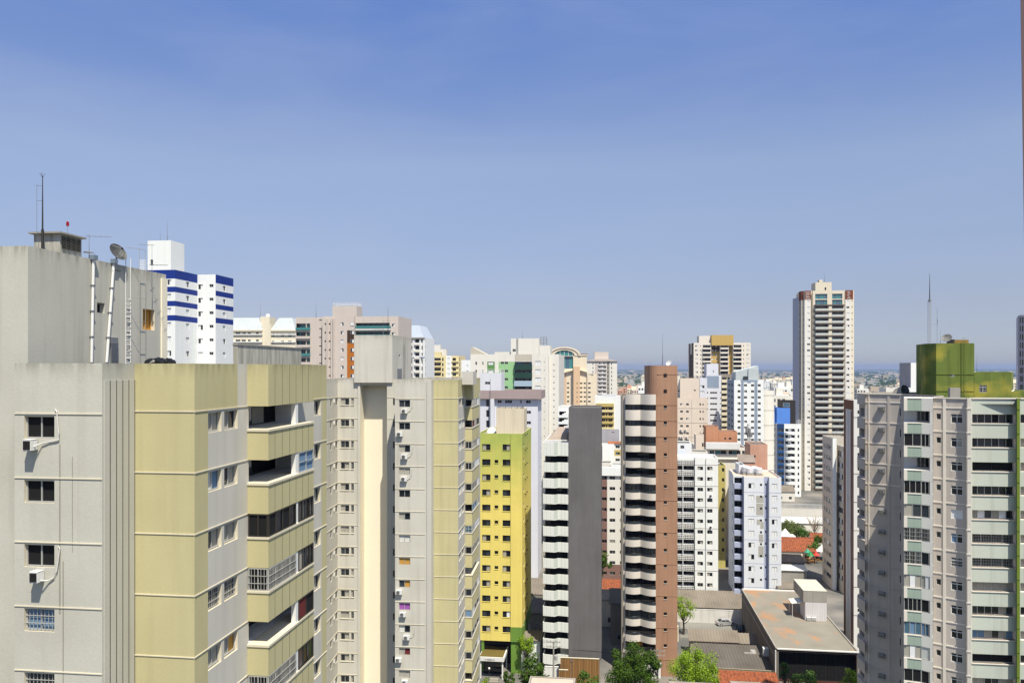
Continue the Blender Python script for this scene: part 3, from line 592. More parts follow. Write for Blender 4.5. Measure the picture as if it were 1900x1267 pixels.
    for k in range(16):
        ac_unit(b, (p[0]+dy/L*.002, p[1]-dx/L*.002, acz[k][0]), atan2(dy, dx), ('topmost' if k == 0 else 'lowest visible' if k == 15 else ORD[k]+' from top')+' small window air conditioner in the column on the grey side wall', 'air conditioners on the right tower', AC3)
    b.zt, b.z2 = zt, z2
    return b
g = MB(); g.box(-.32, .32, -.42, 0, .06, .52, WHT); g.box(-.3, .3, -.46, -.421, .1, .48, BLKP); g.box(-.4, -.33, -.4, 0, 0, .58, STL); g.box(.33, .4, -.4, 0, 0, .58, STL); g.box(-.4, .4, -.4, 0, .53, .58, STL)
f = MB()
for k in range(4): f.box(-.28, .28, -.475, -.461, .13+.09*k, .16+.09*k, ALU)
AC3 = (g.data('ac_casing'), f.data('fan_grille'))
RT = right_tower()
def lattice(o, h):
    g = MB(); r = .22; T = h*.62
    q = [(r*cos(a), r*sin(a)) for a in (0.3, 2.4, 4.5)]
    for x, y in q: g.tube([(x, y, 0), (x, y, T)], .016, pm('red_white_mast', (150, 134, 130), .6), 4)
    n = 16
    for i in range(n):
        z0, z1 = T*i/n, T*(i+1)/n
        for k in range(3): a, c = q[k], q[(k+1) % 3]; g.tube([(*a, z0), (*c, z1)], .008, STL, 3); g.tube([(*a, z0), (*c, z0)], .008, STL, 3)
    g.tube([(0, 0, T-.1), (0, 0, h)], .07, DKF, 5, .02); g.build('lattice', o)
    g = MB(); g.box(-.14, .14, -.14, .14, T, T+.25, STL); g.build('lamp_box', o)
    g = MB(); g.tube([(0, 0, T*.5), (1.0, 0, T*.5), (1.0, 0, T*.5+.6)], .03, STL, 4); g.tube([(.95, 0, .3), (.95, 0, T*.85)], .018, STL, 4); g.build('side_aerial', o)
o = empty('radio_mast', 'tall lattice radio mast standing on the green rooftop block', 'mast', (gx(1725, 100.44), 100.44, RT.z2-.35)); lattice(o, gz(503, 100.4)-RT.z2)
dish('satellite_dish', 'grey satellite dish on the green rooftop beside the brown vent house', (gx(1757, 99.98), 99.98, RT.z2-.35), (-.5, -.6, .6), .62, pm('dish_grey', (120, 120, 118), .6), h=1.0)
dish('satellite_dish', 'dark satellite dish on the grey parapet left of the green rooftop', (gx(1677, 103.7), 103.7, 53.8), (.3, -.9, .3), .7, pm('dish_dark', (60, 66, 72), .6), h=1.25)
dish('satellite_dish', 'tilted beige satellite dish beside the dark dish on the grey parapet', (gx(1667, 105.09), 105.09, 53.8), (-.6, -.2, .5), .75, CONC, h=.9)
mast('tv_antenna', 'thin antenna on the lower step of the green rooftop', 1812.5, 98.6, gz(690, 96.7)-.3, gz(656, 98.6), .03)
mast('tv_antenna', 'leaning thin whip antenna right of the lattice radio mast', 1745, 100.4, RT.z2-.35, gz(612, 100.4), .025)
# ================================================================ towers behind, left half of the view
def mk(label, px0, px1, Y, D, yt, m, faces=None, par=.5, cat='apartment building', name='apartment_building', group=None, rmat=None, cap=None):
    b = B(name, label, px0, Y, cat=cat, group=group); pl = b.rect(px0, px1, D)
    f = faces(b, pl) if faces else {}
    vol(b, pl, 0, gz(yt, Y), m, f, par=par, rmat=rmat, cap=cap); b.pl = pl; b.zt = gz(yt, Y); return b
def sub(b, px0, px1, w, D, z0, y1, m, faces=None, par=.3, **k):
    pl = b.rect(px0, px1, D, w); zt = gz(y1, b.wd((pl[0][0], w))[1]) if y1 > 200 else y1
    vol(b, pl, z0, zt, m, faces or {}, par=par, **k); return pl, zt
def rail(b, name, pts, h, m=ALU, n=3, closed=False, step=1.2):
    g = MB()
    for i in range(len(pts)-1):
        a, c = Vector(pts[i]), Vector(pts[i+1])
        for k in range(n): z = Vector((0, 0, h*(k+1)/n)); g.tube([a+z, c+z], .03, m, 4)
        L = (c-a).length
        for k in range(int(L/step)+1): p = a+(c-a)*min(1, k*step/L); g.tube([p, p+Vector((0, 0, h))], .03, m, 4)
    return g.build(name, b.o)
W1 = paint('white_render', (242, 244, 242), .06, .12, k=.9); BLU = pm('royal_blue_paint', (22, 52, 140), .7, .85, .08, .08); OFFW = paint('off_white_render', (238, 234, 224), .08, .14); BEI = paint('beige_render', (214, 202, 192), .08, .14); CRM = paint('cream_render', (240, 230, 206), .08, .12)
LILAC = paint('pale_lilac_render', (228, 229, 236), .07, .12); CURD = WHT
def striped():
    b = B('apartment_building', 'white apartment building with royal blue bands beyond the nearest rooftop', 325, 160.); p0 = (0, 0)
    xl = b.u(250); Wd = b.d(366.5, 0); x2 = b.u(400, Wd); D2 = b.d(433, x2); zt = gz(500.5, 160)
    bl = [(500.5, 517), (532, 542), (558.4, 568), (584.8, 595)]; zb = [(gz(c, 160), gz(a, 160)) for a, c in bl]
    zones = [(None, None, a, c+.02, BLU) for a, c in zb]; rw = b.R(518.5, 528.5, 26.4, 22); pl = [(xl, 0), (0, 0), (0, Wd), (x2, Wd), (x2, D2), (xl, D2)]
    st = {'*': ('wd', 'ww', 'dw', 'gw', 'ww')}
    rw2 = [(a-.1, c-.1) for a, c in rw]
    vol(b, pl, 0, zt, W1, {0: dict(w=[([(310.5, 317.5), (296, 304)], rw, st)], zones=zones), 1: dict(w=[([(345, 351)], rw, ('wg', 'ww'))], zones=zones),
        2: dict(w=[([(367.6, 376.5)], rw2, st), ([(388.5, 396)], [(a+.45, c) for a, c in rw2], ('dd', 'dg'))]), 3: dict(w=[([(413.5, 418.5)], rw2, ('wg', 'ww'))], zones=zones)}, par=.6)
    b.done(); zs = gz(447, 163)
    q = b.rect(274, 317, b.d(342, b.u(317, 2))-2, 2); vol(b, q, zt-.6, zs, W1, {0: dict(w=[([(279, 284)], [(gz(493, 163), gz(482, 163))], ('gg',))])}, par=.3); b.done('roof_tank')
    g = MB()
    for px in (260, 263.5, 267, 270): g.tube([(b.u(px, 1.5), 1.5, zt-.3), (b.u(px, 1.5), 1.5, gz(479, 161))], .05, W1, 4)
    for i in range(6): z = zt+i*.42; g.tube([(b.u(260, 1.5), 1.5, z), (b.u(270, 1.5), 1.5, z)], .04, W1, 4)
    g.build('cage_ladder', b.o); b.z2 = zs
    return b
SB = striped()
mast('lightning_mast', 'thin mast on the rooftop tank of the blue banded building', 310.5, 166, SB.z2-.3, gz(410, 166), .07, None, 'mast', STL)
mast('tv_antenna', 'short antenna on the rooftop tank of the blue banded building', 297.5, 165, SB.z2-.3, gz(430, 165), .05)
COPP = pm('green_copper_roof', (196, 204, 206), .6, .85, .15, .25)
def mansard():
    b = B('apartment_building', 'cream apartment building under pale green mansard roofs', 433, 330., R(-3)); Y = 330
    ze = gz(612, Y); zr = gz(589, Y); rw = b.R(616.5, 622, 13.5, 12)
    x1 = b.u(487); pl = b.rect(405, 487, 16); pl2 = b.rect(502, 549, 16, 1.5)
    st = {'*': ('dd', 'dm', 'cd', 'gd')}
    vol(b, pl, 0, ze, CRM, {0: dict(w=[([(437, 446), (448, 456), (460, 465), (475, 480), (420, 428)], rw, st)])}); vol(b, pl2, 0, ze, CRM, {0: dict(w=[([(504, 509), (521, 527), (534, 541)], b.R(619, 624.5, 13, 12, (x1, 1.5)), st)])})
    pm_ = b.rect(487, 502, 14, .6); vol(b, pm_, 0, gz(600, Y), CRM, {}); q = b.rect(483, 500, 8, 2); vol(b, q, ze-1, gz(587, Y), CRM, {})
    for p, zz in ((pl, ze), (pl2, ze)):
        for z in [zz-3.1*k for k in range(1, 11)]: bandu(b.mb, p[0], p[1], 0, None, z+.9, z+1.35, .5, WHT)
        bandu(b.mb, p[0], p[1], -.4, None, zz-.5, zz, .6, CRM)
    b.done()
    for p in (pl, pl2):
        g = MB(); bo = [(x, y, ze+.02) for x, y in p]; i_ = inset(p, 2.6); to = [(x, y, zr) for x, y in i_]; g.hull(bo, to, COPP); g.build('mansard_roof', b.o)
    return b
MS = mansard()
mast('lightning_mast', 'thin mast above the pale green mansard roof', 483, 335, gz(588, 335)-.5, gz(562, 335), .09, None, 'mast')
dish('satellite_dish', 'tiny white satellite dish on the cream gable between mansard roofs', (gx(497, 333), 333, gz(587, 332)-.4), (.3, -.8, .5), .8, WHT, h=.8)
ORNG = paint('orange_render', (190, 112, 36), .08, .1); BRN = pm('dark_brown_render', (70, 52, 40), .9); TEALW = GLT
def beige():
    b = B('apartment_building', 'beige apartment tower with an orange stripe and teal balcony glass', 618, 264., R(-7)); Y = 264.
    zt = gz(587, Y); rw = b.R(598.5, 604.5, 16, 12); xl = b.u(576, 0); xr = b.u(738); D = 18
    FP = 2.9; st = {'*': ('dw', 'ww', 'wd')}
    # main front, the stair flank left of it
    pl = [(b.u(598), -.0), (b.u(657), 0), (b.u(657), 1.6), (b.u(739, 1.6), 1.6), (b.u(741, 1.6), D), (b.u(598), D)]
    sm = [(a+.3, c-.2) for a, c in rw]
    vol(b, pl, 0, zt, BEI, {0: dict(w=[([(602, 605), (610, 613)], sm, ('g',)), ([(632, 637.5)], rw, st)], zones=[(644, 657, 20, gz(636.5, Y), ORNG), (644, 657, gz(636.5, Y), gz(613, Y), BRN)]),
        2: dict(w=[([(727, 733)], b.R(601, 606, 16, 12), st), ([(658, 723)], b.R(599, 610, 16, 3), ('dggttd', 'dddggg'), 1.2, dict(rm=BEI, name='balcony_glazing'))])}, par=.5, cap=BRN)
    for px in (607.5, 616, 620.5): bandu(b.mb, *edge(pl, 0), b.u(px)-pl[0][0]-.25, b.u(px)-pl[0][0]+.25, 0, zt-.6, .5, BEI)
    for a, c in b.R(598.5, 604.5, 16, 9): window(b.o, (b.u(650.5), -.06, a), 0, 1.2, 1.2, rng.choice(('ww', 'dw', 'gw')))
    for k in range(3): z = b.R(606, 610.5, 16, 3)[k]; bandu(b.mb, (b.u(657), 1.6), (b.u(723), 1.6), .1, None, z[0]-.35, z[0]+.1, .7, WHT); bandu(b.mb, (b.u(657), 1.6), (b.u(723), 1.6), .1, None, z[0]+.3, z[1]+.2, .68, GLT)
    b.done()
    sub(b, 617, 662, 2.5, 6, zt-.5, 568, BEI); b.done('roof_tank')
    p = b.rect(618, 661, 5.6, 2.7); zz = gz(568, Y+3); rail(b, 'roof_railing', [(*p[0], zz), (*p[1], zz), (*p[2], zz), (*p[3], zz), (*p[0], zz)], 1.1, WHT)
    # left wing with its balconies
    w2 = 2.; q = [(b.u(545, w2), w2+2), (b.u(549, w2), w2), (b.u(568, w2), w2), (b.u(576, w2), w2), (b.u(597.5, w2), w2), (b.u(597.5, w2), w2+14), (b.u(545, w2), w2+14)]
    zl = gz(588.5, Y+2); rb = b.R(600, 609.5, 16, 11, (xl, w2))
    vol(b, q, 0, zl, BEI, {2-1: dict(w=[([(550, 567.5)], rb, ('dgd', 'tgd', 'ddg', 'gtt'), 1.2, dict(rm=BRN, name='balcony_glazing'))]), 2: dict(w=[([(568.6, 575.4)], rb, ('tt', 'dg', 'td'), .9, dict(name='balcony_glazing'))]), 3: dict(w=[([(592, 597)], b.R(593, 595.2, 16, 9, (xl, w2)), ('k',), .1)])}, par=.4, cap=BRN)
    for k, (a, c) in enumerate(rb): bandu(b.mb, q[1], q[3], .1, None, a-.5, a+.35, .6, BEI if k % 3 else TEALW)
    b.done('balcony_wing')
    return b
BT = beige()
mast('lightning_mast', 'slim mast on the left wing of the beige tower with the orange stripe', 586.5, 270, gz(588, 268)-.5, gz(563, 270), .1, None, 'mast')
PALB = pm('pale_blue_glass_roof', (196, 206, 220), .4, .85, .1, .15)
def glassroof():
    b = B('apartment_building', 'white ornate building with a slanted pale glass roof beside the block over the slot', 738, 330.); Y = 330
    ze = gz(626, Y); rw = b.R(629, 636, 12.8, 9); pl = b.rect(722, 788, 18)
    vol(b, pl, 0, ze, W1, {0: dict(w=[([(763, 765.5), (770.5, 778), (782, 784.5)], rw, ('d', 'gd', 'dd', 'dg'))]), 1: dict(w=[([(789, 790)], rw, ('d',))])})
    bandu(b.mb, pl[0], pl[1], 0, None, ze-.6, ze, .7, CONC); bandu(b.mb, pl[0], pl[1], 0, None, gz(661.5, Y)-.3, gz(661.5, Y)+.3, .6, LILAC)
    for px in (761, 767, 780, 786): bandu(b.mb, pl[0], pl[1], b.u(px)-pl[0][0]-.3, b.u(px)-pl[0][0]+.3, 0, ze-.6, .4, WHT)
    for a, c in rw: bandu(b.mb, pl[0], pl[1], b.u(769)-pl[0][0], b.u(779)-pl[0][0], a-1.0, a-.1, .7, OFFW)
    b.done(); g = MB(); x0, x1 = pl[0][0], pl[1][0]; zr = gz(603.5, Y)
    g.hull([(x0, 0, ze+.02), (x1-.3, 0, ze+.02), (x1-.3, 17, ze+.02), (x0, 17, ze+.02)], [(x0, 1.5, zr), (b.u(776), 1.5, zr), (b.u(776), 15, zr), (x0, 15, zr)], PALB); g.build('glass_roof', b.o)
    return b
glassroof()
YCR = paint('yellow_cream_render', (238, 222, 170), .06, .1)
def creamrow():
    b = B('apartment_building', 'yellow cream building with rows of dark balconies beside the white ornate building', 789, 440., R(-4)); Y = 440
    zt = gz(653, Y); zt2 = gz(660, Y); rb = b.R(664, 670, 9.4, 10); x = b.u(827)
    pl = [(b.u(786), 0), (x, 0), (x, 1), (b.u(851, 1), 1), (b.u(857, 1), 16), (b.u(786), 16)]
    vol(b, pl, 0, zt2, YCR, {0: dict(w=[([(790, 803), (804.5, 818)], rb, ('dgd', 'dd', 'ddg', 'gtt'), .9, dict(name='balcony_glazing')), ([(820, 823)], rb, ('g', 'd'))]),
        2: dict(w=[([(829, 835), ], rb, ('ww', 'dw', 'dd')), ([(839.5, 846)], rb, ('dg', 'dd', 'td'), .8, dict(name='balcony_glazing'))], zones=[(827, 838, None, None, W1)]), 3: dict(w=[([(852.5, 854)], rb, ('d',))])})
    for a, c in rb: bandu(b.mb, pl[0], pl[1], .1, b.u(819)-pl[0][0], a-.45, a+.35, .9, YCR); bandu(b.mb, pl[2], pl[3], b.u(838)-x, None, a-.4, a+.3, .6, YCR)
    q = [(pl[0][0], .2), (b.u(818), .2), (b.u(818), 8), (pl[0][0], 8)]; vol(b, q, zt2-.4, zt, YCR, {}, par=.3); b.done()
    sub(b, 797, 817, 3, 6, zt-.4, 640, OFFW); sub(b, 817, 828, 4, 6, zt2-.4, 648, OFFW); b.done('roof_tank')
creamrow()
mast('lightning_mast', 'thin mast on the yellow cream building with dark balconies', 806, 446, gz(641, 444)-.5, gz(624, 446), .12, None, 'mast')
mk('small white building peeking out between cream balconies and green panels', 856, 874, 400, 14, 668, W1, lambda b, p: {0: dict(w=[([(866, 869)], b.R(677, 681, 10, 3), ('dw', 'ww'))])}).done()
PGRN = paint('pale_green_render', (160, 206, 150), .06, .1); DGRN = pm('dark_green_panel', (36, 70, 62), .8, .8, .2); MGRN = paint('mid_green_render', (104, 150, 88), .06, .1); SPK = pm('speckled_render', (214, 206, 190), .9, .85, .2, .1, mott=.5)
def greenwhite():
    b = B('apartment_building', 'large white apartment building with green panels and dark green balconies', 873, 279.); Y = 279.
    zt = gz(657.5, Y); rw = b.R(671, 675.5, 15.1, 15); x0 = 0; xr = b.u(1019)
    pl = [(0, 0), (xr, 0), (xr, 1.2), (b.u(1037, 1.2), 1.2), (b.u(1039, 1.2), 26), (0, 26)]
    st = {'*': ('ww', 'ww', 'wd')}
    vol(b, pl, 0, zt, OFFW, {0: dict(w=[([(882, 885), (895, 897)], b.R(671, 677, 15.1, 6), ('g', 'd')), ([(906, 915.5)], b.R(671.5, 677, 15.1, 2), ('ww', 'gw')), ([(929, 935), (936.5, 942.5)], rw[:8], ('gd', 'dd', 'dg')), ([(993, 1003.5)], [(a-.1, c) for a, c in b.R(670, 678, 15.1, 26)], st), ([(1009, 1010.6)], b.R(671, 672.6, 15.1, 20), ('k',), .1),
            ([(955, 987)], b.R(671, 676, 15.1, 6), ('dgdcg', 'gddcd', 'uuggu'), 1.4, dict(name='balcony_glazing', rm=SPK))],
            zones=[(904, 918, 20, gz(671, Y), MGRN), (925, 946, 20, gz(671, Y), PGRN), (946, 955, 20, gz(671, Y), PGRN), (955, 987, gz(670, Y), None, SPK)]),
        2: dict(w=[([(1026.5, 1029)], b.R(675.5, 677.5, 11, 40), ('k',), .1)])}, par=.6)
    for px in (1012.5, 1019): bandu(b.mb, pl[0], pl[1], b.u(px)-.12, b.u(px)+.0, 0, zt-.7, .12, OFFW)
    for k in range(6):
        g = MB(); z = b.R(676, 686, 15.1, 6)[k]; xa, xb = b.u(954.5), b.u(987.5); g.box(xa, xb, -1.0, -.003, z[0], z[1], DGRN if k != 2 else pm('blue_white_panel', (170, 190, 205), .5)); g.build('balcony_front', b.o)
    b.done(); x = b.u(873)
    g = MB(); za, zc = zt-.02, gz(644, Y); g.hull([(x, .3, za), (b.u(902), .3, za), (b.u(902), 7, za), (x, 7, za)], [(x, .3, zc), (x+.6, .3, zc), (x+.6, 7, zc), (x, 7, zc)], SPK); g.build('sloping_roof_wall', b.o)
    sub(b, 948, 1000, 1.5, 8, zt-.5, 628, OFFW, {0: dict(w=[([(951, 957)], [(gz(652.5, Y), gz(647.5, Y))], ('dd|t',))])}); sub(b, 1000.5, 1021, 1.5, 8, zt-.5, 641, OFFW); sub(b, 918, 948, 2.5, 6, zt-.5, 653, OFFW); b.done('roof_tank')
    g = MB(); y = 4.; x1, x2 = b.u(1003, y), b.u(1014, y); z1, z2 = gz(641, Y), gz(626, Y+4)
    for xx in (x1, (x1+x2)/2, x2):
        for yy in (y, y+2): g.tube([(xx, yy, z1-.3), (xx, yy, z2)], .05, STL, 4)
    for zz in (z2, z2-1, z2-2):
        for yy in (y, y+2): g.tube([(x1, yy, zz), (x2, yy, zz)], .05, STL, 4)
    g.build('steel_frame', b.o)
    g = MB(); xa, xb = b.u(958.5, 1.4), b.u(961, 1.4)
    for xx in (xa, xb): g.tube([(xx, 1.4, zt), (xx, 1.4, gz(628, Y))], .05, STL, 4)
    for i in range(14): z = zt+i*.42; g.tube([(xa, 1.4, z), (xb, 1.4, z)], .04, STL, 4)
    g.build('wall_ladder', b.o)
greenwhite()
mast('lightning_mast', 'thin mast on the rooftop tank of the green panelled building', 969.5, 284, gz(628, 284)-.5, gz(612, 284), .09, None, 'mast')
MVB = paint('mauve_brown_band', (176, 158, 156), .12, .2)
def lilac():
    b = B('apartment_building', 'lilac white building under a mauve roof band behind the green and yellow tower', 885, 219.); Y = 219.
    zt = gz(724, Y); zb = gz(739.5, Y); rw = b.R(742, 747.5, 19.3, 14); pl = b.rect(862, 998, 11)
    vol(b, pl, 0, zb, LILAC, {0: dict(w=[([(902, 908)], b.R(741, 754, 19.3, 6), ('d',)), ([(923, 931)], rw, ('dd',)), ([(937, 950)], rw, ('dgd', 'gdd')), ([(965.5, 968)], rw, ('d',)), ([(976, 985)], rw, ('dd', 'gd', 'dg'))]),
        1: dict(w=[([(1003.5, 1005)], b.R(742, 747.5, 18, 14, (pl[1][0], 6)), ('g',), .1)])}, par=.1)
    xa, xb = b.u(911), b.u(918); vol(b, [(xa, -1.2), (xb, -1.2), (xb, -.003), (xa, -.003)], 0, zb, LILAC, {}, par=.1)
    q = inset(pl, -1.0); vol(b, q, zb+.02, zt, MVB, {}, par=.6, t=.3); b.mb.poly([(*p, zb+.02) for p in q][::-1], MVB)
    b.done()
    sub(b, 889, 930, 1.5, 7, zt-.8, 692, LILAC, {0: dict(w=[([(900, 910)], [(gz(713, Y+2), gz(708, Y+2))], ('gg',), .1)])}); b.done('roof_tank')
    p = b.rect(889.5, 929.5, 6.6, 1.7); z = gz(692, Y+1.5); rail(b, 'roof_railing', [(*p[0], z), (*p[1], z), (*p[2], z), (*p[3], z), (*p[0], z)], 1., WHT, 2)
    g = MB(); x = b.u(911, .0); g.tube([(x, -1.3, 30), (x, -1.3, zt+3.2)], .05, STL, 4); g.build('vent_pipe', b.o)
    return b
lilac()
CREAM2 = paint('warm_cream_render', (240, 226, 200), .06, .1); PEACH = paint('peach_render', (230, 196, 160), .08, .1)
def arch():
    b = B('apartment_building', 'cream apartment building crowned by a big arch over teal glass', 1018, 505., R(-4)); Y = 505.
    zs = gz(660, Y); rw = b.R(709.5, 712.5, 8.35, 16); pl = b.rect(1012, 1089, 18)
    # lower body, then the arch band above, glass inside
    vol(b, pl, 0, zs, CREAM2, {0: dict(w=[([(1040, 1046), (1052, 1056)], rw, ('dd', 'gd', 'dw')), ([(1076, 1080.5), (1083, 1087)], rw, ('dd', 'gd')), ([(1070, 1071.5)], rw, ('k',), .1), ([(1028, 1063.5)], [(gz(684, Y), gz(660.6, Y))], ('bttbt|r',), 1.0, dict(name='arched_window'))], zones=[(1038, 1051, 0, gz(690, Y), PEACH), (1064, 1067, 0, gz(680, Y), PEACH)]), 1: dict(w=[([(1089.6, 1090.6)], rw, ('d',), .1)])})
    b.done(); g = MB(); N = 18; cx = b.u(1047); r1 = b.u(1078)-cx; zc = zs; ys = (gz(643.5, Y)-zc)/r1
    for (ra, rb, m, y0) in ((r1, r1*.86, CREAM2, -.6), (r1*.86, r1*.84, MVB, -.7), (r1*.84, r1*.62, CREAM2, -.3)):
        for i in range(N):
            t0, t1 = pi*i/N, pi*(i+1)/N; P_ = lambda r, t, y: (cx+r*cos(t), y, zc+r*ys*sin(t))
            g.poly([P_(rb, t0, y0), P_(ra, t0, y0), P_(ra, t1, y0), P_(rb, t1, y0)], m); g.poly([P_(ra, t0, y0), P_(ra, t0, 12), P_(ra, t1, 12), P_(ra, t1, y0)], m); g.poly([P_(rb, t0, y0), P_(rb, t1, y0), P_(rb, t1, 1), P_(rb, t0, 1)], m)
    for px0, px1 in ((1012, 1021), (1073, 1090)): xa, xb = b.u(px0), b.u(px1); g.box(xa, xb, -.4, 6, zs, gz(656.5, Y), CREAM2); g.box(xa-.2, xb+.2, -.6, 6, gz(657, Y), gz(656, Y), MVB)
    g.build('arch_crown', b.o); f = MB(); r = r1*.62
    f.poly([(cx+r*cos(pi*i/N), .4, zc+r*ys*sin(pi*i/N)) for i in range(N+1)], GLT)
    for k in range(5): x = cx-r+2*r*(k+.5)/5; f.box(x-.12, x+.12, .2, .39, zc, zc+r*ys*math.sqrt(max(.05, 1-((x-cx)/r)**2))-.1, WHT)
    f.build('arched_window', b.o)
    q = [(b.u(1064), -3.5), (b.u(1076), -3.5), (b.u(1076), -.01), (b.u(1064), -.01)]; vol(b, q, 0, gz(680, Y), PEACH, {0: dict(w=[([(1070, 1071.5)], rw, ('k',), .1)])}); b.done('stair_tower')
    for (a, c, pk) in ((1038, 1064, 1064), (1076, 1101, 1076)):
        h = MB(); z0 = gz(694, Y); z1 = gz(687, Y); xa, xb = b.u(a), b.u(c)
        if pk == c: h.hull([(xa, -1.5, z0), (xb, -1.5, z1), (xb, -.01, z1), (xa, -.01, z0)], [(xa, -1.5, z0+.5), (xb, -1.5, z1+.5), (xb, -.01, z1+.5), (xa, -.01, z0+.5)], CREAM2)
        else: h.hull([(xa, -1.5, z1), (xb, -1.5, z0), (xb, -.01, z0), (xa, -.01, z1)], [(xa, -1.5, z1+.5), (xb, -1.5, z0+.5), (xb, -.01, z0+.5), (xa, -.01, z1+.5)], CREAM2)
        h.build('sloping_cornice', b.o)
    vol(b, [(b.u(1089.5), -1), (b.u(1107), -1), (b.u(1108), 10), (b.u(1089.5), 10)], 0, gz(694, Y), CREAM2, {0: dict(w=[([(1091, 1096)], rw, ('dd', 'gd'))])}); b.done('side_wing')
arch()
def gable():
    b = B('apartment_building', 'grey beige tower with paired balconies and a shallow gable beyond the arch', 1091, 560., R(-4)); Y = 560.
    zt = gz(670, Y); rw = b.R(673, 677, 7.6, 16); pl = b.rect(1087, 1145, 20)
    vol(b, pl, 0, zt, BEI, {0: dict(w=[([(1111, 1116.5), (1119, 1124.5)], rw, ('dw', 'gw', 'cd', 'gg'), .8, dict(name='balcony_glazing')), ([(1099.5, 1101)], rw, ('k',), .1), ([(1127, 1129)], rw, ('g',), .1), ([(1134, 1135.5)], rw, ('k',), .1)], zones=[(1126, 1131, None, None, CONC), (1131, None, None, None, OFFW), (None, 1104, None, None, OFFW)])})
    for a, c in rw: bandu(b.mb, pl[0], pl[1], b.u(1110)-pl[0][0], b.u(1125)-pl[0][0], a-.3, a+.6, .8, WHT)
    b.done(); g = MB(); x0, x1, xm = pl[0][0]-.5, pl[1][0]+.5, b.u(1118)
    g.hull([(x0, -.8, zt+.02), (x1, -.8, zt+.02), (x1, 20, zt+.02), (x0, 20, zt+.02)], [(xm-4, -.8, gz(665.5, Y)), (xm+4, -.8, gz(665.5, Y)), (xm+4, 20, gz(665.5, Y)), (xm-4, 20, gz(665.5, Y))], BEI); g.build('gable_roof', b.o)
    sub(b, 1103, 1129, 4, 8, zt, 653, BEI); b.done('roof_tank')
gable()
# ---- behind the grey slab
def carpark():
    b = B('apartment_building', 'white building with stepped dark balconies left of the dark grey slab', 1036, 250.); Y = 250.; rw = b.R(763, 771, 12, 12); zt = gz(755, Y)
    pl = b.rect(1036, 1080, 14); vol(b, pl, 0, zt, W1, {0: dict(w=[([(1037.5, 1051)], rw, ('kd|n', 'dk|n'), 1.5, dict(rm=BLK, name='balcony_glazing'))])}); b.done()
    for a, c in rw:
        g = MB(); z = a-.55; xs = [b.u(p) for p in (1036.6, 1043.5, 1047, 1052, 1055)]; g.box(xs[0], xs[1], -1.2, -.004, z, z+.7, W1); g.box(xs[1]+.004, xs[2], -1.2, -.004, z, z+1.1, W1); g.box(xs[2]+.004, xs[4], -1.2, -.004, z, z+1.5, W1); g.build('balcony_front', b.o)
carpark()
OLIB = paint('olive_yellow_render', (206, 184, 116), .1, .15)
def olive():
    b = B('apartment_building', 'white building with olive balconies between grey slab and brown tower', 1107, 330.); Y = 330.; rw = b.R(755, 760, 10.8, 10)
    pl = b.rect(1104, 1153, 14); vol(b, pl, 0, gz(735, Y), W1, {0: dict(w=[([(1116, 1122.5), (1124, 1127), (1129, 1136)], rw, ('dg', 'dd', 'gd'), .6)], zones=[(1113, 1139, 20, gz(748, Y), OLIB)])})
    for i, (a, c) in enumerate(rw): bandu(b.mb, pl[0], pl[1], b.u(1114)-pl[0][0], b.u(1139)-pl[0][0], a-.9, a, .6, OLIB if i % 3 else YCR)
    bandu(b.mb, pl[0], pl[1], b.u(1106)-pl[0][0], b.u(1139)-pl[0][0], gz(754, Y), gz(748, Y), .8, OLIB); b.done()
    sub(b, 1117, 1143, 2, 6, gz(736, Y), 732, LILAC); b.done('roof_tank')
olive()
GRYB = paint('grey_render', (178, 176, 182), .2, .3); TERC = pm('terracotta_paint', (206, 126, 84), .85, .85, .2, .25)
def stack():
    b = B('apartment_building', 'pale stepped building with a grey water tank and orange terrace band', 1113, 262.); Y = 262.; pl = b.rect(1110, 1160, 10)
    vol(b, pl, 0, gz(822, Y), OFFW, {0: dict(w=[([(1142, 1150)], b.R(826, 831, 12, 3), ('gg', 'bd', 'gg'))], zones=[(1138, None, gz(845, Y), gz(834, Y), OLIB)])}); bandu(b.mb, pl[0], pl[1], b.u(1128)-pl[0][0], None, gz(822, Y), gz(818.5, Y), .4, TERC); b.done()
    sub(b, 1111, 1149, 2, 5, gz(824, Y), 798, GRYB, {0: dict(w=[([(1135, 1140)], [(gz(803.5, Y), gz(801.5, Y))], ('k',), .1)])}); b.done('roof_tank')
    g = MB(); g.box(b.u(1118), b.u(1139.5), -2.5, -.01, 20, gz(822, Y)-.3, W1); g.build('blank_gable', b.o)
stack()
BRP = paint('brown_pink_render', (140, 108, 98), .1, .15)
def whitebrown():
    b = B('apartment_building', 'white and brown banded apartment building seen in the gap beside the brown tower', 1113, 216.); Y = 216.; rw = b.R(883, 889, 19.6, 11)
    pl = b.rect(1100, 1175, 14); zt = gz(866, Y)
    vol(b, pl, 0, zt, OFFW, {0: dict(w=[([(1117, 1126)], rw, ('dd', 'gd', 'cd'), .5, dict(rm=BRP)), ([(1131, 1141.5), (1150, 1158)], rw, ('dd', 'gd', 'dg', 'cc'))], zones=[(None, 1126.5, 0, gz(882, Y), BRP), (1126.5, None, 0, gz(1046, Y), BRP), (1126.5, None, gz(890, Y)+.8, gz(882, Y)+.2, OFFW)])}, par=.6)
    bandu(b.mb, pl[0], pl[1], 0, None, gz(881.5, Y), gz(866, Y)-.01, .5, W1); b.done()
    sub(b, 1109, 1136, 3, 6, zt-.5, 858, OFFW); sub(b, 1133, 1160, 2, 5, zt-.5, 861, W1); b.done('roof_tank')
whitebrown()
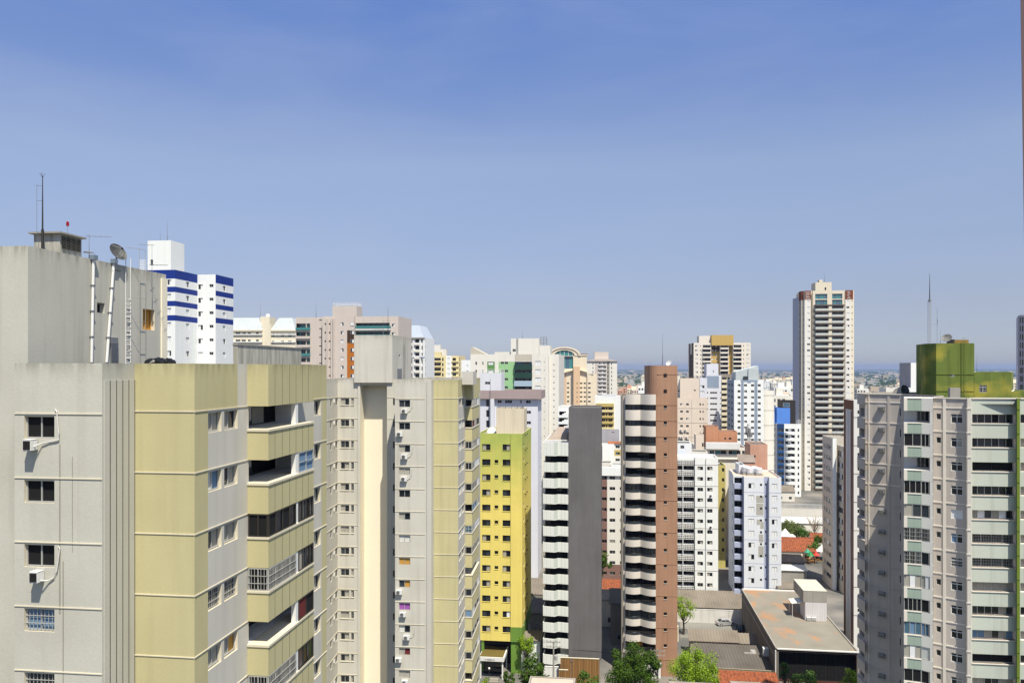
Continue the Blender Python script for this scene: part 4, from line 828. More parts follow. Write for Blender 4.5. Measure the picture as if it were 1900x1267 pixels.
# ================================================================ the middle row on the street
def fade(name, top, bot, z0, z1):
    m = pm(name, bot, .85, .85, .12, .2, .2, mott=.08).copy(); m.name = name; n = m.node_tree.nodes; l = m.node_tree.links
    rg = [x for x in n if x.type == 'RGB'][0]; tgt = [k.to_socket for k in l if k.from_node == rg]
    g = n.new('ShaderNodeTexCoord'); s = n.new('ShaderNodeSeparateXYZ'); l.new(g.outputs['Object'], s.inputs[0]); mr = n.new('ShaderNodeMapRange'); mr.inputs[1].default_value = z0; mr.inputs[2].default_value = z1
    nz = n.new('ShaderNodeTexNoise'); nz.inputs['Scale'].default_value = .35; l.new(g.outputs['Object'], nz.inputs['Vector']); a = n.new('ShaderNodeMath'); a.operation = 'MULTIPLY_ADD'; a.inputs[1].default_value = 8; l.new(nz.outputs['Fac'], a.inputs[0]); l.new(s.outputs[2], a.inputs[2]); l.new(a.outputs[0], mr.inputs[0])
    x = n.new('ShaderNodeMix'); x.data_type = 'RGBA'; l.new(mr.outputs[0], x.inputs[0]); x.inputs[6].default_value = rg.outputs[0].default_value; x.inputs[7].default_value = tuple(v*.85 for v in lin(top))+(1,)
    for t in tgt: l.new(x.outputs[2], t)
    return m
YG = fade('yellow_to_green_paint', (172, 190, 96), (246, 226, 124), 36, 50); GRN = pm('leaf_green_paint', (112, 150, 62), .85, .85, .15, .2); TOWC = paint('cream_tank_render', (226, 214, 190), .15, .25)
def greenyellow():
    b = B('apartment_tower', 'yellow apartment tower fading to green at the top', 891, 150., cat='tower block'); Y = 150.
    x1 = b.u(969); D = b.d(985.5, x1); zt = gz(803.5, Y); zb = gz(1187, Y); rw = b.R(823.5, 835, 28., 13); x0 = b.u(886)
    pl = [(x0, 0), (b.u(947.5), 0), (b.u(947.5), -.15), (x1, -.15), (x1, D), (x0, D)]
    st = {(6, 0): 'cd', (11, 1): 'dw', '*': ('dd', 'dd', 'gd', 'dg', 'kg', 'cd', 'dc')}; sm = [(a+.45, c-.1) for a, c in rw]
    o = dict(fm=DKF, sillb=YG)
    vol(b, pl, zb, zt, YG, {0: dict(w=[([(894.5, 910), (932.5, 947)], rw, st, .18, o), ([(917.5, 924.5)], sm[1:], ('d', 'k', 'g'), .18, o)], zones=[(None, None, None, None, YG)]), 2: dict(zones=[(None, None, zb, zb+2.8, GRN)]),
        3: dict(w=[([(971, 973)], [(a+.5, c) for a, c in rw], ('d',), .12)], zones=[(None, None, zb, zb+2.8, GRN)])}, par=.5, rmat=CONC, cap=TOWC)
    b.mb.poly([(*p, zb) for p in pl][::-1], YG)
    b.done(); g = MB()
    for px, dx in ((893, .5), (948, .55)): x = b.u(px); g.box(x, x+1.9 if px > 900 else x+.5, .1, .6, 0, zb-.01, GRN)
    for yy in (6, 11): g.box(x1-.8, x1-.2, yy, yy+.6, 0, zb-.01, GRN)
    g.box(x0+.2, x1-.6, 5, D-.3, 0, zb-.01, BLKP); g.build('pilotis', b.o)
    sub(b, 921, 972, 3.2, 5.5, zt-.5, 758, TOWC); b.done('roof_tank')
    p = b.rect(922, 966, 5, 3.4); z = gz(758, Y+3.2); rail(b, 'roof_railing', [(*p[0], z-.3), (*p[1], z-.3), (*p[2], z-.3), (*p[3], z-.3), (*p[0], z-.3)], .6, DKF, 1)
    g = MB(); ap = [(x1+.002, 4.5+i*3.1, zb+4+k*2.9) for k in range(13) for i in range(2)]
    for x, y, z in ap: g.box(x, x+.18, y, y+.5, z, z+.18, BLKP)
    g.build('lamp_bracket', b.o)
    b.zt = zt; b.zr = z; return b
GY = greenyellow()
dish('satellite_dish', 'dark small dish standing on the cream rooftop tank of the yellow tower', (gx(962, 155), 155, GY.zr-.35), (.5, -.5, .5), .75, pm('dish_dark', (60, 66, 72), .6), h=.9)
dish('satellite_dish', 'tilted dark dish on a frame behind the cream rooftop tank of the yellow tower', (gx(939, 156), 156, GY.zr-.35), (-.7, -.3, .5), .9, pm('dish_dark', (60, 66, 72), .6), h=1.6)
dish('satellite_dish', 'white dish lying on the yellow tower roof left of the tank', (gx(913, 153), 153, GY.zt-.6), (-.3, -.6, .7), .9, WHT, h=.7)
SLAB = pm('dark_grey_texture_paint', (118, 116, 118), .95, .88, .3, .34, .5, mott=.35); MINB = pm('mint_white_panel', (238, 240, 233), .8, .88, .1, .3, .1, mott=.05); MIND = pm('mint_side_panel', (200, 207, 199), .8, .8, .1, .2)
def greyslab():
    b = B('apartment_tower', 'dark grey blank slab tower with zigzag mint white balconies on its left', 1055, 146., cat='tower block'); Y = 146.
    zt = gz(756, Y); pl = b.rect(1055, 1115.5, 9.5); vol(b, pl, gz(1221, Y), zt, SLAB, {}, par=.3, cap=SLAB); b.done()
    # set-back body carrying the balconies
    xa, xb = b.u(1007.5, 1.5), b.u(1055)-.002; zb0 = gz(822, Y); FP = 29.75*Y/F
    body = [(xa+.3, 2.6), (xb, 2.6), (xb, 15), (xa+.3, 15)]
    op = [(gz(868, Y)-FP*k, gz(846, Y)-FP*k) for k in range(13)]
    vol(b, body, 0, zb0+.3, LILAC, {0: dict(w=[([(1011, 1053)], op, ('kdkg|n', 'kkdk|n', 'dkkk|n'), .12, dict(fm=DKF, name='balcony_door'))])}, par=.4, rmat=CONC); b.done('rear_wall')
    a, c, e, f = b.u(1007.5), b.u(1028.5), b.u(1035), b.u(1054.5)
    path = [(a, 0), (c, -.35), (e, .35), (f, .0), (b.u(1054.8), 2.5)]; 
    def bal(h):
        g = MB(); q = [(a, 0), (c, -.35), (e, .35), (f, .0), (f, 2.58), (a, 2.58)]; g.prism(q, 0, .14, MINB)
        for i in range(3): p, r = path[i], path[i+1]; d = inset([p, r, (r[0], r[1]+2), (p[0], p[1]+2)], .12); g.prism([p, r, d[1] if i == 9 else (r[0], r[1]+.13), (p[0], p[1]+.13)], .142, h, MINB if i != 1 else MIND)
        g.prism([(a, .14), (a+.12, .14), (a+.12, 2.58), (a, 2.58)], .142, h, MINB)
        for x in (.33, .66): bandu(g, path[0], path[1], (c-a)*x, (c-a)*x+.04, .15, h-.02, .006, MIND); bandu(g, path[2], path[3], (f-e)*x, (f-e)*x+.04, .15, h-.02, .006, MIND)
        return g.data('balcony_parapet')
    h0 = zb0-gz(847, Y); me0 = bal(h0); me = bal(1.78); 
    for k in range(14): o = link('balcony_parapet', me if k else me0, b.o, (0, 0, gz(846, Y)-FP*k))
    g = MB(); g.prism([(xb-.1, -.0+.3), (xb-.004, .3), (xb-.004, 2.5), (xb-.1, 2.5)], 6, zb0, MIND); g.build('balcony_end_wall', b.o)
    rf = MB(); z = zb0+.05; 
    for k in range(6): y = .5+k*2.4; rf.box(a+.3+k*.15, f-.2, y, y+.5, z+.35+k*.1, z+.47+k*.1, OFFW)
    rf.hull([(a+.4, 2.7, z+.3), (f-.3, 2.7, z+.3), (f-.3, 14, z+.3), (a+.4, 14, z+.3)], [(a+1.5, 3.2, z+1.2), (f-.3, 3.2, z+1.5), (f-.3, 13, z+2.), (a+2, 13, z+2.)], pm('rusty_roof_sheet', (196, 180, 166), .7, .85, .4, .1, mott=.4)); rf.build('terrace_roof', b.o)
    g = MB(); g.prism(b.rect(1040, 1055, .2, 2.2), 0, 7, OFFW); g.build('ground_floor', b.o)
    return b
greyslab()
BRW = pm('brown_render', (180, 140, 114), .9, .9, .28, .42, .3, mott=.22); CVB = pm('pale_grey_balcony_render', (222, 214, 204), .85, .88, .1, .2, .1, mott=.05); GREYW = paint('grey_brown_side', (150, 142, 132), .2, .3)
def browntower():
    b = B('apartment_tower', 'brown slab tower with wavy pale balconies and dark glass', 1218, 148., cat='tower block'); Y = 148.
    xs = b.u(1216.5); xe = b.u(1257); zt = gz(678, Y); zl = gz(731, Y); FP = 29.45*Y/F
    # slab with a rounded shoulder above the balconies
    N = 7; r = 2.2; arc = [(xs-1.5+r-r*cos(pi/2*i/N)-0, r-r*sin(pi/2*i/N)) for i in range(N+1)]
    top = arc+[(xe, 0), (xe, 15.5), (arc[0][0], 15.5)]
    vol(b, top, zl-.5, zt, BRW, {}, par=.35, cap=pm('dark_coping', (84, 62, 56), .8))
    low = [(xs, 0), (xe, 0), (xe, 15.5), (xs, 15.5)]; wz = [(gz(698.5, Y)-FP*k, gz(693, Y)-FP*k) for k in range(18)]
    face(b, low[0], low[1], 0, zl-.5, BRW, [([(1231.5, 1237.5)], wz[2:], ('gg|b', 'dd|b', 'dg|b'), .12, dict(fm=BLKP, sillb=CVB))]); face(b, low[1], low[2], 0, zl-.5, BRW); face(b, low[2], low[3], 0, zl-.5, BRW)
    for k in range(2):
        window(b.o, (b.u(1231.5), -.03, wz[k][0]), 0, b.u(1237.5)-b.u(1231.5), wz[k][1]-wz[k][0], 'dg|b', BLKP)
    z0 = gz(694, Y); bandu(b.mb, (xs, 0), (xe, 0), .3, None, z0-.08, z0+.04, .05, BRW)
    for k in list(range(1, 10)): z = gz(750.8, Y)-FP*2*(k-1); bandu(b.mb, (xs, 0), (xe, 0), 0, None, z-.08, z+.04, .05, BRW); 
    z = gz(780, Y); bandu(b.mb, (xs, 0), (xe, 0), 0, None, z-.08, z+.04, .05, BRW)
    b.done('brown_slab')
    # body behind the balconies
    x0 = b.u(1153, 1.2); xa = b.u(1161, 1.2)
    body = [(x0, 1.2), (xa, 1.2), (xa, 2.4), (xs-.02, 2.4), (xs-.02, 15), (x0, 15)]
    op = [(gz(766.5, Y)-FP*k+.0, gz(750.5, Y)-FP*k) for k in range(16)]
    vol(b, body, 0, zl-.4, GREYW, {0: dict(w=[([(1154.5, 1156.5)], [(a-.6, c-.6) for a, c in op[14:]], ('k',), .2)], zones=[(1157, None, None, None, CVB)]), 2: dict(w=[([(1160.5, 1216)], op, ('kdkgd', 'dkdkk', 'kkdgk', 'dkokg'), .15, dict(fm=BLKP, name='balcony_door'))])}, par=.4); b.done('rear_wall')
    # wavy balcony outline: convex at the left, hollow, then a bulge up to the slab
    pts = []; n = 26; xL, xR = b.u(1160.5, -.2), xs-.01
    for i in range(n+1):
        t = i/n; x = xL+(xR-xL)*t; y = .5-.95*sin(pi*min(1, t/.5))**1 * .55 if t < .5 else .5-1.35*sin(pi*(t-.5)/.5*.62)
        pts.append((x, y))
    back = [(xR, 2.38), (xL, 2.38)]
    def wave(z0, z1, glass):
        g = MB(); q = pts+back; g.poly([(*p, z0) for p in q][::-1], CVB); g.poly([(*p, z0+.16) for p in q], CVB)
        for i in range(n):
            a, c = pts[i], pts[i+1]; g.poly([(*a, z0), (*c, z0), (*c, z1), (*a, z1)], CVB); g.poly([(c[0], c[1]+.13, z0), (a[0], a[1]+.13, z0), (a[0], a[1]+.13, z1), (c[0], c[1]+.13, z1)], CVB); g.poly([(*a, z1), (*c, z1), (c[0], c[1]+.13, z1), (a[0], a[1]+.13, z1)], CVB)
        g.poly([(*pts[0], z0), (*pts[0], z1), (pts[0][0], 2.38, z1), (pts[0][0], 2.38, z0)], CVB)
        return g.data('balcony_parapet')
    def gl(h):
        g = MB()
        for i in range(n):
            a, c = (pts[i][0], pts[i][1]+.07), (pts[i+1][0], pts[i+1][1]+.07); g.poly([(*a, 0), (*c, 0), (*c, h), (*a, h)], GL)
            if i % 5 == 0: g.tube([(a[0], a[1]-.03, 0), (a[0], a[1]-.03, h)], .03, BLKP, 4)
        return g.data('balcony_glazing')
    def rl():
        g = MB()
        for i in range(n):
            a, c = (pts[i][0], pts[i][1]+.02), (pts[i+1][0], pts[i+1][1]+.02); g.poly([(*a, 0), (*c, 0), (*c, .55), (*a, .55)], GL2); g.tube([(*a, .55), (*c, .55)], .035, BLKP, 4)
        return g.data('glass_railing')
    hb = gz(731, Y)-gz(750, Y); m0 = wave(0, hb, 0); h1 = .5*FP; m1 = wave(0, 1.28, 0); oh = FP-hb; g1 = gl(oh-.02); g2 = gl(FP-1.32); rl_ = rl()
    for k in range(17):
        z = gz(750.5, Y)-FP*k
        if k < 3:
            o = link('balcony_parapet', m0, b.o, (0, 0, z)); link('balcony_glazing', g1, b.o, (0, 0, z-oh+.01) if k < 2 else (0, 0, z-oh+.01))
        else: o = link('balcony_parapet', m1, b.o, (0, 0, z)); link('glass_railing', rl_, o, (0, 0, 1.28)) if k > 3 else None
        if k in (3,): link('glass_railing', rl_, o, (0, 0, 1.28))
        if k % 4 == 1 and k > 4: link('balcony_glazing', g2, b.o, (0, 0, z-FP+1.29))
    return b
BW = browntower()
mast('lightning_mast', 'thin tall mast on top of the brown slab tower', 1229.5, 150, gz(678, 150)-.3, gz(620, 150), .05, None, 'mast', DKF)
dish('satellite_dish', 'white satellite dish with a black feed on top of the brown slab tower', (gx(1242, 150), 150, gz(678, 150)-.35), (-.6, -.5, .45), .62, WHT, h=.75)
mast('tv_antenna', 'bent lamp like aerial at the left end of the brown slab roof', 1206, 151, gz(678, 151)-.35, gz(669, 151), .03, lambda o, h: yagi(o, h, (.95, -.2), 1.3, 4))
# ================================================================ right of the brown tower
PKC = paint('pinkish_cream_render', (236, 220, 202), .08, .14)
def creamstep():
    b = B('apartment_building', 'pinkish cream building with paired small windows right of the brown slab', 1257, 278.); Y = 278.
    rw = b.R(748, 752, 13.4, 11); pl = b.rect(1240, 1313, 16); zt = gz(738, Y)
    vol(b, pl, 0, zt, PKC, {0: dict(w=[([(1262, 1267), (1273, 1278)], rw, ('dd', 'gd', 'dw')), ([(1298, 1300.5), (1303.5, 1305.5)], rw, ('d', 'g'))])})
    for a, c in rw[::2]: bandu(b.mb, pl[0], pl[1], 0, None, a-1, a-.85, .06, BEI)
    bandu(b.mb, pl[0], pl[1], b.u(1283)-pl[0][0], b.u(1284)-pl[0][0], 0, zt-.6, .06, BEI); b.done()
    q, z2 = sub(b, 1262, 1298, 1.2, 12, zt-.5, 702, PKC, {0: dict(w=[([(1287.5, 1291)], [(gz(725.5, Y), gz(723, Y))], ('k',), .2)])}); q2, z3 = sub(b, 1298.2, 1312, 1.0, 9, zt-.5, 701, LILAC, {0: dict(w=[([(1299.5, 1307)], b.R(715, 720, 10.5, 2), ('ww', 'wd'))])}); b.done('stair_tower')
    rail(b, 'roof_railing', [(q[0][0], 1.4, z2-.2), (b.u(1309, 1.4), 1.4, z2-.2), (b.u(1309, 1.4), 8, z2-.2)], 1.0, DKF, 3, step=1.6)
    g = MB(); xx = b.u(1246); vol(b, b.rect(1240, 1262, 8, 3), zt-.5, gz(698, Y), OFFW, {0: dict(w=[([(1258, 1261)], [(gz(727, Y), gz(724, Y))], ('dd',))])}); b.done('side_block')
creamstep()
for i, (k, px, ) in enumerate(((1, 1263), (1, 1271), (2, 1261), (2, 1264.6), (2, 1273), (4, 1264))):
    Y = 278; z = gz(786+13.4*k if k < 3 else 827, Y); o = empty('air_conditioner', ['left of the upper two grey air conditioners on the pinkish cream wall', 'right of the upper two grey air conditioners on the pinkish cream wall', 'leftmost of three grey air conditioners in a row on the pinkish cream wall', 'middle of three grey air conditioners in a row on the pinkish cream wall', 'rightmost of three grey air conditioners in a row on the pinkish cream wall', 'lowest grey air conditioner on the pinkish cream wall'][i], 'air conditioner', (gx(px, Y), Y-.06-(gx(px, Y)-gx(1257, Y))*.129-.02, z), ANG, 'air conditioners on the pinkish cream wall'); link('casing', ACM[0], o); link('fan_grille', ACM[1], o)
GLD = paint('gold_render', (206, 174, 104), .06, .1); DBR = pm('dark_brown_side', (96, 82, 64), .9, .8, .15, .2); WCRM = paint('white_cream_render', (240, 232, 220), .06, .1)
def goldtower():
    b = B('apartment_building', 'tall cream tower with gold centre strip and balcony tiers under a gold roof box', 1287, 440., R(-5)); Y = 440.
    zt = gz(636, Y); x1 = b.u(1393); rw = b.R(640.5, 643.5, 8.1, 16); rb = b.R(640, 645.5, 8.1, 16)
    xa, xb, xc, xd, xe = b.u(1303), b.u(1319.5), b.u(1336), b.u(1352), b.u(1360)
    D = 18; x0 = 0; xl = b.d(1270, 0) if 0 else D
    pl = [(0, 0), (xa, 0), (xb, 0), (xb, 1.8), (xc, 1.8), (xc, 0), (xd, 0), (xd, 1.8), (xe, 1.8), (xe, 0), (x1, 0), (x1, D), (0, D+4)]
    ob = dict(name='balcony_glazing', rm=WCRM)
    vol(b, pl, 0, zt, WCRM, {0: dict(w=[([(1290, 1295)], rw, ('ww', 'dw', 'wd')), ([(1299.5, 1300.7)], rw, ('k',), .1)]), 1: dict(w=[([(1304, 1318.5)], rb, ('dgd', 'ddg', 'cdd', 'gdg'), 1.2, ob)]), 3: dict(m=GLD, zones=[(None, None, gz(652, Y), None, DBR)], w=[([(1320.5, 1324), (1327, 1331)], rw, ('ww', 'wd'))]), 5: dict(w=[([(1337, 1351)], rb, ('dgd', 'ddg', 'cgd'), 1.2, ob)]), 7: dict(m=GLD),
        9: dict(w=[([(1361, 1376)], rb, ('dgd', 'ddg', 'tgd', 'cdd'), 1.2, ob), ([(1379, 1380.2)], rw, ('k',), .1), ([(1385, 1390)], rw, ('ww', 'ww', 'dw'))]), 12: dict(m=DBR, zones=[(1276, 1278.5, None, None, WCRM), (1281, 1283.5, gz(657, Y), None, WCRM)], w=[([(1273, 1274.5), (1284, 1285)], rw, ('g',), .1)])}, par=.5)
    for k, (a, c) in enumerate(rb):
        for e0, e1 in ((xa, xb), (xc, xd), (xe, b.u(1376.5))): bandu(b.mb, (0, 0), (x1, 0), e0+.05, e1-.05, a-.7, a+.15, .9, WCRM)
    b.done(); q = [(b.u(1319, 1.5), -1.0), (b.u(1359.5, 1.5), -1.0), (b.u(1361.5, 1.5), 8), (b.u(1319, 1.5), 8)]; vol(b, q, gz(641, Y), gz(622, Y), GLD, {}, par=.3); b.mb.poly([(*p, gz(641, Y)) for p in q][::-1], GLD); b.done('gold_roof_box')
    sub(b, 1297, 1318.5, 2, 8, zt-.5, 623, WCRM); b.done('roof_tank')
goldtower()
mast('lightning_mast', 'short thin mast on the gold roof box', 1325, 444, gz(623, 444)-.5, gz(614, 444), .12, None, 'mast')
BGY = paint('blue_grey_render', (150, 164, 182), .08, .12)
def bluegrey():
    b = B('apartment_building', 'slim pale blue building with dark strip windows in front of the gold tower', 1310, 284.); Y = 284.; rw = b.R(727, 730, 10.3, 14)
    x1 = b.u(1334); pl = [(b.u(1310), 0), (x1, 0), (b.u(1339), 1.2), (b.u(1340, 12), 14), (b.u(1310), 14)]
    vol(b, pl, 0, gz(696, Y), LILAC, {0: dict(w=[([(1317.5, 1330.5)], rw, ('ddd', 'dgd')), ([(1312, 1314)], rw[:4], ('d',))], zones=[(None, None, gz(720, Y), gz(697.5, Y), BGY)]), 1: dict(w=[([(1336, 1337.5)], rw, ('k',), .1)])}); b.done()
    sub(b, 1311, 1333, 1, 8, gz(698, Y), 675, LILAC, {0: dict(w=[([(1323, 1324.5)], [(gz(691, Y), gz(687, Y))], ('k',))])}); b.done('roof_tank')
bluegrey()
CRB = paint('cream_balcony_render', (226, 214, 188), .1, .12)
def balconystrip():
    b = B('apartment_building', 'narrow dark building with stacked cream balconies between pale blue and white striped towers', 1339, 292.); Y = 292.; rw = b.R(700, 704, 10.1, 16)
    pl = b.rect(1338, 1368, 12); vol(b, pl, 0, gz(694, Y), GREYW, {0: dict(w=[([(1340, 1348)], rw, ('dg', 'dd', 'cd'), .8), ([(1350, 1354), (1357, 1361)], rw, ('d', 'k'))])})
    for a, c in rw: bandu(b.mb, pl[0], pl[1], .1, b.u(1349)-pl[0][0], a-1.1, a, 1., CRB)
    b.done()
balconystrip()
def bluestripe():
    b = B('apartment_building', 'white building with two blue grey vertical stripes and a curved grey roof house', 1362, 262.); Y = 262.; rw = b.R(712.5, 717, 11.2, 17); st = {'*': ('dd', 'dg', 'gg', 'cd')}
    x1 = b.u(1417); pl = [(b.u(1362), 0), (x1, 0), (b.u(1418, 12), 14), (b.u(1362), 16)]
    vol(b, pl, 0, gz(705, Y), W1, {0: dict(w=[([(1368.5, 1374), (1380.5, 1386), (1393.5, 1399), (1406, 1411.5)], rw, st)], zones=[(1374.8, 1380, None, None, BGY), (1399.6, 1405.4, None, None, BGY), (1386.6, 1393, gz(711, Y), None, BGY), (1374, 1406, gz(709, Y), None, BGY)]), 3: dict(m=BGY, w=[([(1351.5, 1354), (1357, 1359.5)], rw, ('d', 'k'), .3)])}); b.done()
    g = MB(); N = 8; zt = gz(705, Y)-.5; z2 = gz(684, Y); z3 = gz(690, Y); g.hull([(b.u(1366), 1, zt), (b.u(1408), 1, zt), (b.u(1408), 10, zt), (b.u(1366), 10, zt)], [(b.u(1366), 1, z3), (b.u(1408), 1, z2+1), (b.u(1408), 10, z2+1), (b.u(1366), 10, z3)], pm('pale_grey_green_render', (196, 204, 206), .85, .85, .1, .15)); g.box(b.u(1389), b.u(1408.2), .6, 10.2, zt+.5, z2, pm('pale_grey_green_render', (196, 204, 206), .85, .85, .1, .15)); g.box(b.u(1380), b.u(1388), .5, .99, zt, gz(698, Y), GL2); g.build('roof_house', b.o)
bluestripe()
def curved():
    b = B('apartment_building', 'blank curved pale grey building with rooftop plants beside the blue striped tower', 1418, 270.); Y = 270.; N = 10; x0, x1 = b.u(1414), b.u(1443); cx = (x0+x1)/2; r = (x1-x0)/2
    pl = [(cx-r*cos(pi*i/N), 6-r*1.0*sin(pi*i/N)) for i in range(N+1)]+[(x1, 14), (x0, 14)]; vol(b, pl, 0, gz(725, Y), OFFW, {}, par=.5)
    for k in range(9): z = gz(734, Y)-k*5.2; [bandu(b.mb, *edge(pl, i), 0, None, z-.1, z, .05, GREYW) for i in range(N)]
    b.done(); return b
curved()
def breeze():
    b = B('apartment_building', 'white building with pierced breeze block balcony panels right of the brown slab', 1258, 190.); Y = 190.; FP = 19.55*Y/F
    rw = b.R(864.5, 871.5, 19.55, 12); rb = b.R(863.5, 872, 19.55, 12); zt = gz(848, Y); x2 = b.u(1289.5); x3 = b.u(1308); x4 = b.u(1332.5)
    pl = [(b.u(1246), .9), (x2, .9), (x2, 0), (x3, 0), (x3, .35), (x3+.25, .35), (x3+.25, 0), (x4, 0), (x4, 8), (b.u(1246), 8)]
    st = {'*': ('dd', 'gd', 'dg', 'dc', 'cd')}
    vol(b, pl, 0, zt, W1, {0: dict(w=[([(1257, 1266), (1268, 1288)], rb, ('kdg', 'ddk', 'kgd'), 1.0, dict(fm=DKF, name='balcony_door'))]), 2: dict(w=[([(1294, 1304.5)], rw, st)]), 6: dict(w=[([(1312, 1322)], rw, st)])}, par=.5, rmat=OFFW, cap=WHT)
    for k in range(0, 12, 2): z = rw[k][1]+.35; bandu(b.mb, pl[2], pl[3], 0, None, z, z+.08, .03, GREYW); bandu(b.mb, pl[6], pl[7], 0, None, z, z+.08, .03, GREYW)
    bandu(b.mb, pl[0], pl[1], b.u(1266.3, .9)-pl[0][0], b.u(1267.5, .9)-pl[0][0], 0, zt-.5, .6, WHT); b.done()
    xa, xm, xn, xb = b.u(1247), b.u(1266.3, .4), b.u(1267.5, .4), x2-.02; h = FP-(rb[0][1]-rb[0][0])
    def lat(x0, x1):
        g = MB(); y0, y1 = .32, .46; n = max(2, int((x1-x0)/.36)); m = 3; g.box(x0, x1, y0, y1, 0, .08, WHT); g.box(x0, x1, y0, y1, h-.08, h, WHT); dz = (h-.16)/m
        for i in range(n+1): x = x0+(x1-x0)*i/n; g.box(max(x0, x-.055), min(x1, x+.055), y0, y1, .081, h-.081, WHT)
        for j in range(1, m): g.box(x0, x1, y0+.01, y1-.01, .08+dz*j-.06, .08+dz*j+.06, WHT)
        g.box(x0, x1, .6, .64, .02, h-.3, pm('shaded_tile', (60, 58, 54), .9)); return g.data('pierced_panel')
    A, C = lat(xa, xm), lat(xn, xb)
    for k in range(13):
        z = rb[0][1]-FP*k if k else rb[0][1]; z = rb[0][1]+.0-FP*k
        for me in (A, C): link('pierced_panel', me, b.o, (0, 0, z))
    return b
BZ = breeze()
for i, py in enumerate((921, 979)): o = empty('air_conditioner', ['upper', 'lower'][i]+' grey air conditioner on the white wall right of the breeze block panels', 'air conditioner', (gx(1318.5, 189), 189.98-(gx(1318.5, 189)-gx(1258, 190))*.129, gz(py, 189)), ANG, 'air conditioners on the white wall'); link('casing', AC2[0], o); link('fan_grille', AC2[1], o)
LAVR = paint('lavender_white_render', (230, 234, 240), .07, .12); LAVD = paint('lavender_grey_render', (176, 184, 210), .1, .15); PATCH = pm('bare_cement_patch', (186, 184, 176), .95, .85, .2, mott=.2); PKR = pm('pink_roof_screed', (226, 204, 186), .9, .85, .35, mott=.3)
def lavender():
    b = B('apartment_building', 'lavender white building with bare cement patches behind the flat roofed warehouse', 1382, 197.); Y = 197.; zt = gz(884.5, Y); FP = 21.95*Y/F
    xa, xb, xc = b.u(1417.5), b.u(1427), b.u(1449.5); rw = b.R(896, 905.5, 21.95, 10); rs = b.R(896.5, 901, 21.95, 10); D = 15; rbk = b.R(888, 900, 21.95, 10)
    pl = [(b.u(1380.5), 0), (xa, 0), (xa, .9), (xb, .9), (xb, -.2), (xc, -.2), (xc, D), (b.u(1358, 9.), D), (b.u(1358, 9.), 9), (b.u(1361, 2.0), 2.2), (b.u(1380.5), 2.2)]
    st = {'*': ('ww', 'wd', 'dw', 'ww')}
    pz = [(a-1.2, c+.6) for a, c in rw]
    vol(b, pl, 0, zt, LAVR, {0: dict(w=[([(1388.5, 1399.5)], rw, st, .12), ([(1410, 1414)], rs, ('k', 'd', 'k'), .15)], zones=[(1403, 1417, gz(932, Y), gz(919, Y), PATCH), (1403, 1416.5, gz(955, Y), gz(933, Y), PATCH), (1404, 1410, gz(973, Y), gz(963, Y), PATCH), (1410.5, 1417, gz(980, Y), gz(967, Y), PATCH), (1408, 1416, gz(1005, Y), gz(990, Y), PATCH), (1407, 1417, gz(1033, Y), gz(1012, Y), PATCH)]),
        2: dict(m=LAVD, w=[([(1419.5, 1422.5)], rs, ('k', 'd'), .15)]), 4: dict(w=[([(1432, 1442)], rw, st, .12)]), 9: dict(m=LAVR, w=[([(1362.5, 1379.5)], rbk, ('dkgd', 'kkdk', 'ddgk'), 1.3, dict(rm=LAVD, name='balcony_door', fm=DKF))]), 8: dict(w=[([(1359, 1360)], rw, ('d',), .1)], m=LAVR), 10: dict(m=LAVD)}, par=.35, rmat=PKR, cap=PKR)
    for k in range(5): z = gz(912.5, Y)-FP*2*k; bandu(b.mb, pl[0], pl[1], 0, None, z-.05, z+.03, .03, LAVD); bandu(b.mb, pl[4], pl[5], 0, None, z-.05, z+.03, .03, LAVD)
    b.done()
    e0, e1 = pl[9], pl[10]
    g = MB(); g.box(e0[0]+.1, e1[0]-.1, e0[1]-1., e0[1]-.004, 0, 1.25, LAVD); me = g.data('balcony_parapet')
    for k in range(10): link('balcony_parapet', me, b.o, (0, 0, rbk[k][0]-1.05))
    sub(b, 1371, 1382, 8, 6, zt-.3, 862, LAVR); b.done('roof_wall')
    return b, zt
LV, zlv = lavender()
def tankmesh():
    g = MB(); g.lathe([(.01, 0), (.62, 0), (.8, .1), (.92, .9), (.95, 1.15), (.97, 1.16), (.97, 1.24), (.7, 1.45), (.25, 1.55), (.01, 1.55)], pm('bluish_white_plastic', (222, 228, 236), .5), n=20); f = MB(); f.box(-.9, .9, -.9, .9, -.5, -.01, CONC); return g.data('tank'), f.data('plinth')
TK = tankmesh()
for i, (px, Y, s) in enumerate(((1384, 204, 1.15), (1391, 203, 1.0), (1399, 203.5, 1.1), (1407, 202.5, 1.0))):
    o = empty('water_tank', ['leftmost', 'second from left', 'third from left', 'rightmost'][i]+' of the round white water tanks on the lavender building roof', 'water tank', (gx(px, Y), Y, zlv-.35+.5*s), 0, 'water tanks on the lavender roof'); o.scale = (s, s, s); link('tank', TK[0], o); link('plinth', TK[1], o)
